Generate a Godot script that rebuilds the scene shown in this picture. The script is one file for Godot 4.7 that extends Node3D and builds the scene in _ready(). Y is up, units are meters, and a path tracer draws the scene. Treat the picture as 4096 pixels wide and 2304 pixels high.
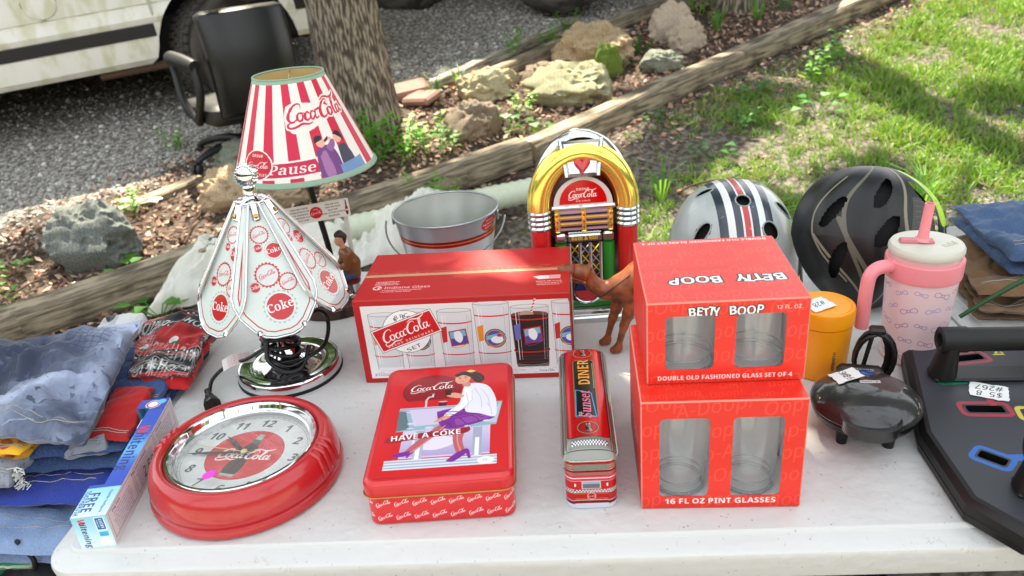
extends Node3D
# A garage-sale table under trees: red drinks collectibles, boxes of glasses, helmets, clothes.

const TY := 0.74
var rng := RandomNumberGenerator.new()
var taken := {}
var mats := {}

func _ready() -> void:
	rng.seed = 41
	setup_camera_and_light()
	build_ground()
	build_trees()
	build_vehicles()
	build_timbers_and_rocks()
	build_table()
	build_boxes()
	build_tins()
	build_clock()
	build_toothpaste()
	build_panel_lamp()
	build_figurine_lamp()
	build_pail()
	build_jukebox()
	build_camel()
	build_helmets()
	build_jar_and_tumbler()
	build_waffle_maker()
	build_board()
	build_clothes_right()
	build_clothes_left()
	build_chair()
	build_yard_things()
	build_plants()
	build_under_table()

# ------------------------------------------------------------------ triangles
class B:
	var P := PackedVector3Array()
	var U := PackedVector2Array()
	var X := Transform3D.IDENTITY
	func tri(a, b, c, ua = Vector2.ZERO, ub = Vector2.ZERO, uc = Vector2.ZERO):   # counter-clockwise from outside
		P.append(X * a); P.append(X * c); P.append(X * b)
		U.append(ua); U.append(uc); U.append(ub)
	func quad(a, b, c, d, ua = Vector2(0, 1), ub = Vector2(1, 1), uc = Vector2(1, 0), ud = Vector2(0, 0)):
		tri(a, b, c, ua, ub, uc); tri(a, c, d, ua, uc, ud)
	func box(c: Vector3, s: Vector3, bv := 0.0):
		var h := s * 0.5
		var k: float = min(bv, min(h.x, min(h.y, h.z)) * 0.98)
		if k <= 0.0:
			for ax in 3:
				for sg in [-1.0, 1.0]:
					_face(c, h, ax, sg, 0.0)
			return
		for ax in 3:
			for sg in [-1.0, 1.0]:
				_face(c, h, ax, sg, k)
		for ax in 3:
			var i := (ax + 1) % 3
			var j := (ax + 2) % 3
			for si in [-1.0, 1.0]:
				for sj in [-1.0, 1.0]:
					var p := Vector3.ZERO; var q := Vector3.ZERO
					p[i] = si * h[i]; p[j] = sj * (h[j] - k); q[i] = si * (h[i] - k); q[j] = sj * h[j]
					var p2 := p; var q2 := q
					p[ax] = -(h[ax] - k); q[ax] = p[ax]; p2[ax] = h[ax] - k; q2[ax] = p2[ax]
					if si * sj > 0: quad(c + p, c + q, c + q2, c + p2)
					else: quad(c + q, c + p, c + p2, c + q2)
		for sx in [-1.0, 1.0]:
			for sy in [-1.0, 1.0]:
				for sz in [-1.0, 1.0]:
					var a := Vector3(sx * h.x, sy * (h.y - k), sz * (h.z - k))
					var b := Vector3(sx * (h.x - k), sy * h.y, sz * (h.z - k))
					var d := Vector3(sx * (h.x - k), sy * (h.y - k), sz * h.z)
					if sx * sy * sz > 0: tri(c + a, c + b, c + d)
					else: tri(c + b, c + a, c + d)
	func _face(c, h, ax, sg, k):
		var i: int = (ax + 1) % 3
		var j: int = (ax + 2) % 3
		var v := []
		for e in [[-1, -1], [1, -1], [1, 1], [-1, 1]]:
			var p := Vector3.ZERO
			p[ax] = sg * h[ax]; p[i] = e[0] * (h[i] - k); p[j] = e[1] * (h[j] - k)
			v.append(c + p)
		if sg > 0: quad(v[0], v[1], v[2], v[3])
		else: quad(v[1], v[0], v[3], v[2])
	# surface of revolution about y; profile from bottom to top on the outside
	func lathe(pr: Array, n := 48, a0 := 0.0, a1 := TAU):
		var tot := 0.0
		var acc := [0.0]
		for i in range(1, pr.size()):
			tot += pr[i].distance_to(pr[i - 1]); acc.append(tot)
		for k in n:
			var t0 := a0 + (a1 - a0) * k / n
			var t1 := a0 + (a1 - a0) * (k + 1) / n
			var d0 := Vector3(sin(t0), 0, cos(t0)); var d1 := Vector3(sin(t1), 0, cos(t1))
			for i in pr.size() - 1:
				var r0: float = pr[i].x; var r1: float = pr[i + 1].x
				var y0 := Vector3(0, pr[i].y, 0); var y1 := Vector3(0, pr[i + 1].y, 0)
				var u0 := float(k) / n; var u1 := float(k + 1) / n
				var v0: float = 1.0 - acc[i] / tot; var v1: float = 1.0 - acc[i + 1] / tot
				if r0 > 1e-6: tri(d0 * r0 + y0, d1 * r0 + y0, d1 * r1 + y1, Vector2(u0, v0), Vector2(u1, v0), Vector2(u1, v1))
				if r1 > 1e-6: tri(d0 * r0 + y0, d1 * r1 + y1, d0 * r1 + y1, Vector2(u0, v0), Vector2(u1, v1), Vector2(u0, v1))
	func tube(pts: Array, rad, n := 8, caps := true):
		var m := pts.size()
		var rings := []
		var t0: Vector3 = (pts[1] - pts[0]).normalized()
		var nrm: Vector3 = t0.cross(Vector3.UP)
		if nrm.length() < 0.1: nrm = t0.cross(Vector3.RIGHT)
		nrm = nrm.normalized()
		for i in m:
			var t: Vector3 = (pts[min(i + 1, m - 1)] - pts[max(i - 1, 0)]).normalized()
			nrm = (nrm - t * nrm.dot(t)).normalized()
			var bn := t.cross(nrm)
			var r: float = rad[i] if rad is Array else rad
			var ring := []
			for k in n:
				var a := TAU * k / n
				ring.append(pts[i] + (nrm * cos(a) + bn * sin(a)) * r)
			rings.append(ring)
		for i in m - 1:
			for k in n:
				var k2 := (k + 1) % n
				quad(rings[i][k], rings[i][k2], rings[i + 1][k2], rings[i + 1][k], Vector2(float(k) / n, float(i)), Vector2(float(k + 1) / n, float(i)), Vector2(float(k + 1) / n, i + 1.0), Vector2(float(k) / n, i + 1.0))
		if caps:
			for k in n:
				var k2 := (k + 1) % n
				tri(pts[0], rings[0][k2], rings[0][k])
				tri(pts[m - 1], rings[m - 1][k], rings[m - 1][k2])
	# polygon in the x/y plane (counter-clockwise), thick along z from z0 to z1; u/v from rect
	func prism(poly: PackedVector2Array, z0: float, z1: float, rect = null, bv := 0.0):
		if Geometry2D.is_polygon_clockwise(poly) == false: pass
		var area := 0.0
		for i in poly.size():
			area += poly[i].cross(poly[(i + 1) % poly.size()])
		if area < 0: poly.reverse()
		var ix := Geometry2D.triangulate_polygon(poly)
		var uv := func(p): return Vector2((p.x - rect.position.x) / rect.size.x, 1.0 - (p.y - rect.position.y) / rect.size.y) if rect != null else p
		var top := poly
		if bv > 0.0:
			top = inset(poly, bv)
		for i in range(0, ix.size(), 3):
			var a := poly[ix[i]]; var b := poly[ix[i + 1]]; var c := poly[ix[i + 2]]
			var ccw := (b - a).cross(c - a) > 0
			if not ccw:
				var sw = ix[i + 1]; ix[i + 1] = ix[i + 2]; ix[i + 2] = sw
			var ta := top[ix[i]]; var tb := top[ix[i + 1]]; var tc := top[ix[i + 2]]
			a = poly[ix[i]]; b = poly[ix[i + 1]]; c = poly[ix[i + 2]]
			tri(Vector3(ta.x, ta.y, z1), Vector3(tb.x, tb.y, z1), Vector3(tc.x, tc.y, z1), uv.call(ta), uv.call(tb), uv.call(tc))
			tri(Vector3(a.x, a.y, z0), Vector3(c.x, c.y, z0), Vector3(b.x, b.y, z0), uv.call(a), uv.call(c), uv.call(b))
		var n := poly.size()
		for i in n:
			var p := poly[i]; var q := poly[(i + 1) % n]
			var zt := z1 - bv
			quad(Vector3(p.x, p.y, z0), Vector3(q.x, q.y, z0), Vector3(q.x, q.y, zt), Vector3(p.x, p.y, zt), uv.call(p), uv.call(q), uv.call(q), uv.call(p))
			if bv > 0.0:
				var tp := top[i]; var tq := top[(i + 1) % n]
				quad(Vector3(p.x, p.y, zt), Vector3(q.x, q.y, zt), Vector3(tq.x, tq.y, z1), Vector3(tp.x, tp.y, z1), uv.call(p), uv.call(q), uv.call(tq), uv.call(tp))
	static func inset(poly: PackedVector2Array, d: float) -> PackedVector2Array:
		var out := PackedVector2Array()
		var n := poly.size()
		for i in n:
			var a := poly[(i + n - 1) % n]; var b := poly[i]; var c := poly[(i + 1) % n]
			var e1 := (b - a).normalized(); var e2 := (c - b).normalized()
			var n1 := Vector2(-e1.y, e1.x); var n2 := Vector2(-e2.y, e2.x)
			var m := (n1 + n2)
			var k := 1.0 + n1.dot(n2)
			out.append(b + m * (d / max(k, 0.35)))
		return out
	func sheet(fn: Callable, nu: int, nv: int, u0 := 0.0, u1 := 1.0, v0 := 0.0, v1 := 1.0, flip := false):
		var g := []
		for j in nv + 1:
			for i in nu + 1:
				g.append(fn.call(u0 + (u1 - u0) * i / nu, v0 + (v1 - v0) * j / nv))
		for j in nv:
			for i in nu:
				var a = g[j * (nu + 1) + i]; var b = g[j * (nu + 1) + i + 1]
				var d = g[(j + 1) * (nu + 1) + i]; var c = g[(j + 1) * (nu + 1) + i + 1]
				if a == null or b == null or c == null or d == null: continue
				var ua := Vector2(u0 + (u1 - u0) * i / nu, v0 + (v1 - v0) * j / nv)
				var uc := Vector2(u0 + (u1 - u0) * (i + 1) / nu, v0 + (v1 - v0) * (j + 1) / nv)
				if flip: quad(d, c, b, a, Vector2(ua.x, uc.y), uc, Vector2(uc.x, ua.y), ua)
				else: quad(a, b, c, d, ua, Vector2(uc.x, ua.y), uc, Vector2(ua.x, uc.y))
	func mesh(angle := 42.0, smooth_all := false) -> ArrayMesh:
		var nf := P.size() / 3
		var fn := PackedVector3Array(); fn.resize(nf)
		for i in nf:
			fn[i] = (P[i * 3 + 2] - P[i * 3]).cross(P[i * 3 + 1] - P[i * 3])
		var N := PackedVector3Array(); N.resize(P.size())
		if angle <= 0.0:
			for i in nf:
				var q := fn[i].normalized()
				N[i * 3] = q; N[i * 3 + 1] = q; N[i * 3 + 2] = q
		else:
			var at := {}
			for i in P.size():
				var k := Vector3i((P[i] * 40000.0).round())
				if at.has(k): at[k].append(i / 3)
				else: at[k] = [i / 3]
			var ca := cos(deg_to_rad(angle))
			var un := PackedVector3Array(); un.resize(nf)
			for i in nf: un[i] = fn[i].normalized()
			for i in P.size():
				var f := i / 3
				var k := Vector3i((P[i] * 40000.0).round())
				var s := Vector3.ZERO
				for o in at[k]:
					if un[o].dot(un[f]) > ca: s += fn[o]
				N[i] = s.normalized() if s.length() > 1e-14 else un[f]
		var A := []; A.resize(Mesh.ARRAY_MAX)
		A[Mesh.ARRAY_VERTEX] = P; A[Mesh.ARRAY_NORMAL] = N; A[Mesh.ARRAY_TEX_UV] = U
		var m := ArrayMesh.new()
		m.add_surface_from_arrays(Mesh.PRIMITIVE_TRIANGLES, A)
		return m

# ------------------------------------------------------------------ things and parts
func numbered(par: Node, called: String) -> String:
	var k := str(par.get_instance_id()) + called
	var n: int = taken.get(k, 0)
	taken[k] = n + 1
	return called if n == 0 else "%s_%03d" % [called, n]

func tag(o: Node, label: String, category: String, group := "", kind := ""):
	if label: o.set_meta("label", label)
	if category: o.set_meta("category", category)
	if group: o.set_meta("group", group)
	if kind: o.set_meta("kind", kind)

func thing(called: String, label: String, category: String, at := Vector3.ZERO, turn := 0.0, group := "") -> Node3D:
	var o := Node3D.new()
	o.name = numbered(self, called)
	add_child(o)
	o.position = at; o.rotation.y = deg_to_rad(turn)
	tag(o, label, category, group)
	return o

func part(par: Node, called: String, m: Mesh, mat: Material, at := Vector3.ZERO, rot := Vector3.ZERO) -> MeshInstance3D:
	var o := MeshInstance3D.new()
	o.name = numbered(par, called)
	o.mesh = m
	o.material_override = mat
	par.add_child(o)
	o.position = at; o.rotation_degrees = rot
	return o

func many(par: Node, called: String, m: Mesh, mat: Material, xf: Array, cols: Array) -> MultiMeshInstance3D:
	var mm := MultiMesh.new()
	mm.transform_format = MultiMesh.TRANSFORM_3D
	mm.use_colors = true
	mm.mesh = m
	mm.instance_count = xf.size()
	for i in xf.size():
		mm.set_instance_transform(i, xf[i]); mm.set_instance_color(i, cols[i])
	var o := MultiMeshInstance3D.new()
	o.name = numbered(par, called)
	o.multimesh = mm
	o.material_override = mat
	par.add_child(o)
	return o

func bevel_box(s: Vector3, bv := 0.002, c := Vector3.ZERO) -> ArrayMesh:
	var b := B.new(); b.box(c, s, bv); return b.mesh(30)

func lathe_mesh(pr: Array, n := 48) -> ArrayMesh:
	var b := B.new(); b.lathe(pr, n); return b.mesh(38)

func tube_mesh(pts: Array, rad, n := 8) -> ArrayMesh:
	var b := B.new(); b.tube(pts, rad, n); return b.mesh(60)

func spline(pts: Array, per := 6, closed := false) -> Array:
	var out := []
	var n := pts.size()
	var segs := n if closed else n - 1
	for i in segs:
		var p0 = pts[(i - 1 + n) % n] if closed else pts[max(i - 1, 0)]
		var p1 = pts[i]; var p2 = pts[(i + 1) % n]
		var p3 = pts[(i + 2) % n] if closed else pts[min(i + 2, n - 1)]
		for k in per:
			var t := float(k) / per
			out.append(0.5 * ((2.0 * p1) + (p2 - p0) * t + (2.0 * p0 - 5.0 * p1 + 4.0 * p2 - p3) * t * t + (3.0 * p1 - p0 - 3.0 * p2 + p3) * t * t * t))
	if not closed: out.append(pts[n - 1])
	return out

func round_rect(w: float, h: float, r: float, seg := 6, c := Vector2.ZERO) -> PackedVector2Array:
	var o := PackedVector2Array()
	for q in 4:
		var cc := Vector2([1, -1, -1, 1][q] * (w / 2 - r), [1, 1, -1, -1][q] * (h / 2 - r))
		for k in seg + 1:
			var a := PI / 2 * (q + float(k) / seg)
			o.append(c + cc + Vector2(cos(a), sin(a)) * r)
	return o

func ellipse(c: Vector2, rx: float, ry: float, n := 32, rot := 0.0) -> PackedVector2Array:
	var o := PackedVector2Array()
	for k in n:
		o.append(c + Vector2(cos(TAU * k / n) * rx, sin(TAU * k / n) * ry).rotated(rot))
	return o

# stacked rings of one outline: rows are [inset, height]; closes bottom and top; side u/v runs round the outline
func loft(b: B, poly: PackedVector2Array, rows: Array, top := true, bottom := true, rect = null, vscale := 1.0):
	var rings := []
	for r in rows:
		rings.append(B.inset(poly, r[0]) if r[0] != 0.0 else poly)
	var n := poly.size()
	var run := PackedFloat32Array([0.0])
	for i in n: run.append(run[i] + poly[i].distance_to(poly[(i + 1) % n]))
	var y0: float = rows[0][1]; var yl: float = rows[-1][1]
	for k in rows.size() - 1:
		var a: PackedVector2Array = rings[k]; var c: PackedVector2Array = rings[k + 1]
		var va: float = 1.0 - (rows[k][1] - y0) / max(yl - y0, 1e-6); var vc: float = 1.0 - (rows[k + 1][1] - y0) / max(yl - y0, 1e-6)
		for i in n:
			var j := (i + 1) % n
			b.quad(Vector3(a[i].x, rows[k][1], -a[i].y), Vector3(a[j].x, rows[k][1], -a[j].y), Vector3(c[j].x, rows[k + 1][1], -c[j].y), Vector3(c[i].x, rows[k + 1][1], -c[i].y),
				Vector2(run[i], va * vscale), Vector2(run[i + 1], va * vscale), Vector2(run[i + 1], vc * vscale), Vector2(run[i], vc * vscale))
	var cap := func(ring: PackedVector2Array, y: float, up: bool):
		var ix := Geometry2D.triangulate_polygon(ring)
		for i in range(0, ix.size(), 3):
			var q := []
			var u := []
			for e in 3:
				var p := ring[ix[i + e]]
				q.append(Vector3(p.x, y, -p.y))
				u.append(Vector2((p.x - rect.position.x) / rect.size.x, 1.0 - (p.y - rect.position.y) / rect.size.y) if rect != null else p)
			var nn: Vector3 = (q[1] - q[0]).cross(q[2] - q[0])
			if (nn.y > 0) == up: b.tri(q[0], q[1], q[2], u[0], u[1], u[2])
			else: b.tri(q[0], q[2], q[1], u[0], u[2], u[1])
	if top: cap.call(rings[-1], yl, true)
	if bottom: cap.call(rings[0], y0, false)

# ------------------------------------------------------------------ materials
func mat(key: String, col: Color, rough := 0.6, metal := 0.0) -> StandardMaterial3D:
	if mats.has(key): return mats[key]
	var m := StandardMaterial3D.new()
	m.albedo_color = col; m.roughness = rough; m.metallic = metal
	mats[key] = m
	return m

func noise_tex(sz: int, freq: float, c0: Color, c1: Color, seed_ := 1, stretch := 1, octaves := 4, lo := 0.3, hi := 0.7) -> ImageTexture:
	var nz := FastNoiseLite.new()
	nz.seed = seed_; nz.frequency = freq; nz.fractal_octaves = octaves
	nz.noise_type = FastNoiseLite.TYPE_SIMPLEX_SMOOTH
	var im := nz.get_seamless_image(sz, sz, false, false, 0.15)
	im.convert(Image.FORMAT_RGB8)
	if stretch > 1:
		im.resize(sz, sz * stretch, Image.INTERPOLATE_CUBIC)
		im = im.get_region(Rect2i(0, 0, sz, sz * stretch))
	var d := im.get_data()
	var lut := PackedByteArray(); lut.resize(768)
	for i in 256:
		var t: float = smoothstep(lo, hi, i / 255.0)
		var c := c0.lerp(c1, t)
		lut[i * 3] = c.r8; lut[i * 3 + 1] = c.g8; lut[i * 3 + 2] = c.b8
	for i in range(0, d.size(), 3):
		var v := d[i] * 3
		d[i] = lut[v]; d[i + 1] = lut[v + 1]; d[i + 2] = lut[v + 2]
	return ImageTexture.create_from_image(Image.create_from_data(im.get_width(), im.get_height(), false, Image.FORMAT_RGB8, d))

func bump_tex(sz: int, freq: float, seed_ := 1, octaves := 3) -> ImageTexture:
	var k := "bump%d_%f_%d" % [sz, freq, seed_]
	if mats.has(k): return mats[k]
	var t := noise_tex(sz, freq, Color.BLACK, Color.WHITE, seed_, 1, octaves, 0.1, 0.9)
	mats[k] = t
	return t

func relief(m: StandardMaterial3D, t: Texture2D, cm: float, scale := 1.0):
	m.heightmap_enabled = true; m.heightmap_texture = t; m.heightmap_scale = cm
	m.uv1_triplanar = true; m.uv1_scale = Vector3.ONE * scale

func print_mat(key: String, c: Cv, rough := 0.45, metal := 0.0) -> StandardMaterial3D:
	var m := mat(key, Color.WHITE, rough, metal)
	m.albedo_texture = c.tex()
	return m

# ------------------------------------------------------------------ flat print (drawn at double size, then halved)
class Cv:
	var im: Image
	var W: int
	var H: int
	const F := 2.0
	static var glyphs := {}
	func _init(w: int, h: int, col: Color):
		W = w; H = h
		im = Image.create_empty(int(w * F), int(h * F), false, Image.FORMAT_RGB8)
		im.fill(col)
	func tex() -> ImageTexture:
		im.shrink_x2()
		return ImageTexture.create_from_image(im)
	func rect(x, y, w, h, col: Color):
		im.fill_rect(Rect2i(int(x * F), int(y * F), max(1, int(round(w * F))), max(1, int(round(h * F)))), col)
	func poly(pts: PackedVector2Array, col: Color):
		var n := pts.size()
		var lo := 1e9; var hi := -1e9
		for p in pts: lo = min(lo, p.y); hi = max(hi, p.y)
		var r0: int = max(0, int(ceil(lo * F - 0.5))); var r1: int = min(im.get_height() - 1, int(floor(hi * F - 0.5)))
		for r in range(r0, r1 + 1):
			var y := (r + 0.5) / F
			var xs := PackedFloat32Array()
			for i in n:
				var a := pts[i]; var b := pts[(i + 1) % n]
				if (a.y <= y) != (b.y <= y):
					xs.append(a.x + (y - a.y) / (b.y - a.y) * (b.x - a.x))
			xs.sort()
			for i in range(0, xs.size() - 1, 2):
				var x0: int = max(0, int(ceil(xs[i] * F - 0.5))); var x1: int = min(im.get_width(), int(ceil(xs[i + 1] * F - 0.5)))
				if x1 > x0: im.fill_rect(Rect2i(x0, r, x1 - x0, 1), col)
	func ell(cx, cy, rx, ry, col: Color, rot := 0.0):
		var o := PackedVector2Array()
		for k in 40: o.append(Vector2(cx, cy) + Vector2(cos(TAU * k / 40) * rx, sin(TAU * k / 40) * ry).rotated(rot))
		poly(o, col)
	func disc(cx, cy, r, col: Color): ell(cx, cy, r, r, col)
	func line(a: Vector2, b: Vector2, w: float, col: Color):
		var d := (b - a).normalized().orthogonal() * w * 0.5
		poly(PackedVector2Array([a + d, b + d, b - d, a - d]), col)
	func lines(pts: Array, w: float, col: Color):
		for i in pts.size() - 1:
			line(pts[i], pts[i + 1], w, col)
			if w > 1.2: disc(pts[i].x, pts[i].y, w * 0.5, col)
	static func smooth(pts: Array, per := 6) -> Array:
		var out := []
		var n := pts.size()
		for i in n - 1:
			var p0 = pts[max(i - 1, 0)]; var p1 = pts[i]; var p2 = pts[i + 1]; var p3 = pts[min(i + 2, n - 1)]
			for k in per:
				var t := float(k) / per
				out.append(0.5 * ((2.0 * p1) + (p2 - p0) * t + (2.0 * p0 - 5.0 * p1 + 4.0 * p2 - p3) * t * t + (3.0 * p1 - p0 - 3.0 * p2 + p3) * t * t * t))
		out.append(pts[n - 1])
		return out
	# blob through points, smoothed and closed
	func blob(pts: Array, col: Color):
		var q := pts.duplicate()
		q.append(pts[0])
		poly(PackedVector2Array(smooth(q, 5)), col)
	# pen strokes given as [x, y, width] triples, in letter space (y up), set at pos
	func pen(strokes: Array, xf: Transform2D, col: Color, grow := 0.0):
		for s in strokes:
			var p3 := []
			for e in s: p3.append(Vector3(e[0], e[1], e[2]))
			var sm: Array = smooth(p3, 7)
			var L := PackedVector2Array(); var R := PackedVector2Array()
			for i in sm.size():
				var a: Vector3 = sm[max(i - 1, 0)]; var b: Vector3 = sm[min(i + 1, sm.size() - 1)]
				var d = Vector2(b.x - a.x, b.y - a.y).normalized().orthogonal() * (sm[i].z * 0.5 + grow)
				L.append(xf * (Vector2(sm[i].x, sm[i].y) + d)); R.append(xf * (Vector2(sm[i].x, sm[i].y) - d))
			for i in sm.size() - 1:
				poly(PackedVector2Array([L[i], L[i + 1], R[i + 1], R[i]]), col)
			if grow > 0.0:
				for e in [sm[0], sm[-1]]:
					var o := PackedVector2Array()
					for k in 12: o.append(xf * (Vector2(e.x, e.y) + Vector2.from_angle(TAU * k / 12) * (e.z * 0.5 + grow)))
					poly(o, col)
	# flowing script word mark, width in pixels, x/y is its left end on the base line
	const SCRIPT := [
		[[0.98, 0.74, 0.02], [1.0, 0.92, 0.05], [0.82, 1.0, 0.06], [0.5, 0.86, 0.1], [0.22, 0.52, 0.15], [0.16, 0.18, 0.15], [0.32, 0.0, 0.1], [0.55, 0.06, 0.06], [0.72, 0.2, 0.03]],
		[[0.36, 0.03, 0.03], [0.1, -0.1, 0.06], [0.14, -0.3, 0.08], [0.5, -0.3, 0.1], [0.95, -0.14, 0.1], [1.3, -0.2, 0.07], [1.55, -0.12, 0.02]],
		[[0.9, 0.48, 0.05], [0.74, 0.38, 0.11], [0.7, 0.14, 0.12], [0.84, 0.02, 0.08], [1.0, 0.14, 0.1], [1.04, 0.38, 0.09], [0.9, 0.48, 0.05], [1.16, 0.44, 0.03]],
		[[1.46, 0.4, 0.05], [1.38, 0.49, 0.06], [1.2, 0.34, 0.12], [1.18, 0.12, 0.12], [1.3, 0.02, 0.08], [1.5, 0.14, 0.04]],
		[[1.82, 0.4, 0.05], [1.7, 0.48, 0.07], [1.56, 0.34, 0.11], [1.54, 0.1, 0.11], [1.66, 0.03, 0.07], [1.84, 0.3, 0.05]],
		[[1.92, 0.5, 0.09], [1.84, 0.2, 0.1], [1.88, 0.04, 0.08], [2.04, 0.12, 0.03]],
		[[2.02, 0.52, 0.09], [2.2, 0.56, 0.09]],
		[[3.0, 0.76, 0.02], [2.98, 0.92, 0.05], [2.8, 0.96, 0.06], [2.52, 0.8, 0.1], [2.28, 0.48, 0.15], [2.24, 0.16, 0.15], [2.4, 0.0, 0.1], [2.62, 0.08, 0.05], [2.76, 0.2, 0.03]],
		[[2.5, 0.98, 0.03], [2.9, 1.12, 0.07], [3.4, 1.0, 0.1], [3.8, 1.08, 0.08], [4.05, 1.22, 0.03]],
		[[2.98, 0.48, 0.05], [2.82, 0.38, 0.11], [2.78, 0.14, 0.12], [2.92, 0.02, 0.08], [3.08, 0.14, 0.1], [3.12, 0.38, 0.09], [2.98, 0.48, 0.05], [3.2, 0.42, 0.03]],
		[[3.24, 0.3, 0.03], [3.5, 0.7, 0.07], [3.58, 0.94, 0.06], [3.44, 0.9, 0.09], [3.32, 0.4, 0.12], [3.32, 0.08, 0.1], [3.44, 0.02, 0.07], [3.56, 0.12, 0.03]],
		[[3.86, 0.4, 0.05], [3.74, 0.48, 0.07], [3.6, 0.34, 0.11], [3.58, 0.1, 0.11], [3.7, 0.03, 0.07], [3.88, 0.3, 0.05]],
		[[3.96, 0.5, 0.09], [3.88, 0.2, 0.1], [3.92, 0.04, 0.08], [4.1, 0.16, 0.03]]]
	func script_mark(x, y, width, col: Color, rot := 0.0, grow := 0.0):
		var k: float = width / 4.1
		var xf := Transform2D(rot, Vector2(x, y)) * Transform2D(Vector2(k, 0), Vector2(0.0, -k), Vector2.ZERO)
		pen(SCRIPT, xf, col, grow)
	static func faces(s: String, fam: String, bold: bool) -> Array:
		var key := s + fam + str(bold)
		if glyphs.has(key): return glyphs[key]
		var f := SystemFont.new()
		f.font_names = PackedStringArray([fam])
		f.font_weight = 700 if bold else 400
		var t := TextMesh.new()
		t.font = f; t.text = s; t.font_size = 48; t.pixel_size = 1.0 / 48.0; t.depth = 0.0; t.curve_step = 2.0
		t.horizontal_alignment = HORIZONTAL_ALIGNMENT_CENTER
		var A := t.get_mesh_arrays()
		var out := []
		if A.size() > 0:
			var V: PackedVector3Array = A[Mesh.ARRAY_VERTEX]
			var I = A[Mesh.ARRAY_INDEX]
			if I == null or I.size() == 0:
				I = range(V.size())
			for i in range(0, I.size(), 3):
				out.append(PackedVector2Array([Vector2(V[I[i]].x, V[I[i]].y), Vector2(V[I[i + 1]].x, V[I[i + 1]].y), Vector2(V[I[i + 2]].x, V[I[i + 2]].y)]))
		glyphs[key] = out
		return out
	# text centred at x/y; size is the em height in pixels; sx stretches it sideways
	func text(s: String, x, y, size, col: Color, rot := 0.0, sx := 1.0, bold := true, fam := "Droid Sans", slant := 0.0):
		var xf := Transform2D(rot, Vector2(x, y)) * Transform2D(Vector2(size * sx, 0), Vector2(size * slant, -size), Vector2.ZERO)
		for t in faces(s, fam, bold):
			poly(xf * t, col)
# ------------------------------------------------------------------ camera, sky, sun
const SUN := Vector3(-0.16, 0.87, -0.465)

func setup_camera_and_light():
	var cam := Camera3D.new()
	cam.name = "camera"
	add_child(cam)
	cam.position = Vector3(0.0, 1.373, 0.0)
	cam.rotation_degrees = Vector3(-25.4155, 5.926, -4.969)
	cam.fov = 40.18
	cam.near = 0.02
	cam.far = 300.0
	var at := CameraAttributesPhysical.new()
	at.frustum_focal_length = 32.85
	at.frustum_focus_distance = 1.12
	at.exposure_aperture = 8.0
	at.frustum_near = 0.02
	at.frustum_far = 300.0
	cam.attributes = at
	cam.current = true
	var env := Environment.new()
	env.background_mode = Environment.BG_SKY
	var sky := Sky.new()
	var ps := ProceduralSkyMaterial.new()
	ps.sky_top_color = Color(0.81, 0.835, 0.865)
	ps.sky_horizon_color = Color(0.98, 0.955, 0.915)
	ps.sky_curve = 0.18
	ps.ground_bottom_color = Color(0.22, 0.21, 0.17)
	ps.ground_horizon_color = Color(0.55, 0.57, 0.5)
	ps.sky_energy_multiplier = 1.0
	ps.ground_energy_multiplier = 1.0
	sky.sky_material = ps
	env.sky = sky
	env.background_energy_multiplier = 0.8
	env.tonemap_mode = Environment.TONE_MAPPER_LINEAR
	env.tonemap_exposure = 3.75
	env.sdfgi_enabled = true
	env.ssao_enabled = true
	env.ssil_enabled = true
	var we := WorldEnvironment.new()
	we.name = "world_environment"
	we.environment = env
	add_child(we)
	var sun := DirectionalLight3D.new()
	sun.name = "sun"
	add_child(sun)
	sun.look_at_from_position(SUN * 20.0, Vector3.ZERO, Vector3.UP)
	sun.light_energy = 1.6
	sun.light_angular_distance = 0.55
	sun.light_color = Color(1.0, 0.95, 0.86)
	sun.shadow_enabled = true

# ------------------------------------------------------------------ ground
var gnoise := FastNoiseLite.new()
const TLINE := [[-6.0, 0.5], [-3.2, -1.34], [-1.94, -2.14], [-0.22, -3.23], [1.76, -4.90], [6.0, -8.5]]
const GLINE := [[-9.0, 0.0], [-4.0, -1.9], [-2.5, -2.88], [-1.83, -3.46], [-0.83, -4.2], [0.07, -4.75], [1.0, -5.6], [6.0, -10.0]]

func on_line(l: Array, x: float) -> float:
	for i in l.size() - 1:
		if x <= l[i + 1][0] or i == l.size() - 2:
			var t: float = (x - l[i][0]) / (l[i + 1][0] - l[i][0])
			return lerp(l[i][1], l[i + 1][1], t)
	return 0.0

func gh(x: float, z: float) -> float:   # height of the rising yard
	var t := -z - 1.15
	var y := 0.0 if t <= 0.0 else 0.19 * t
	if t > 6.5: y = 0.19 * 6.5 + (t - 6.5) * 0.05
	return y + gnoise.get_noise_2d(x * 60.0, z * 60.0) * 0.02 * clamp(t, 0.0, 1.0)

func grass_amount(x: float, z: float) -> float:   # lawn cover between 0 and 1
	if z < on_line(TLINE, x) + 0.05: return 0.0
	var a := 0.0
	if x > -0.25: a = clamp((x + 0.25) * 1.1, 0.0, 1.0)
	a *= clamp((-z - 1.6) * 1.5, 0.25, 1.0)
	for s in [[0.42, -3.32, 0.62, 0.26], [0.0, -3.15, 0.5, 0.2], [1.5, -2.6, 0.5, 0.22], [0.9, -2.9, 0.2, 0.1]]:
		var d := Vector2((x - s[0]) / s[2], (z - s[1]) / s[3]).length()
		if d < 1.2: a *= clamp(d - 0.25, 0.06, 1.0)
	var near_timber := z - on_line(TLINE, x)
	if near_timber < 0.45: a *= clamp(near_timber * 2.4 - 0.1, 0.1, 1.0)
	return clamp(a * (0.75 + 0.9 * gnoise.get_noise_2d(x * 150.0 + 99.0, z * 150.0)), 0.0, 1.0)

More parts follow.
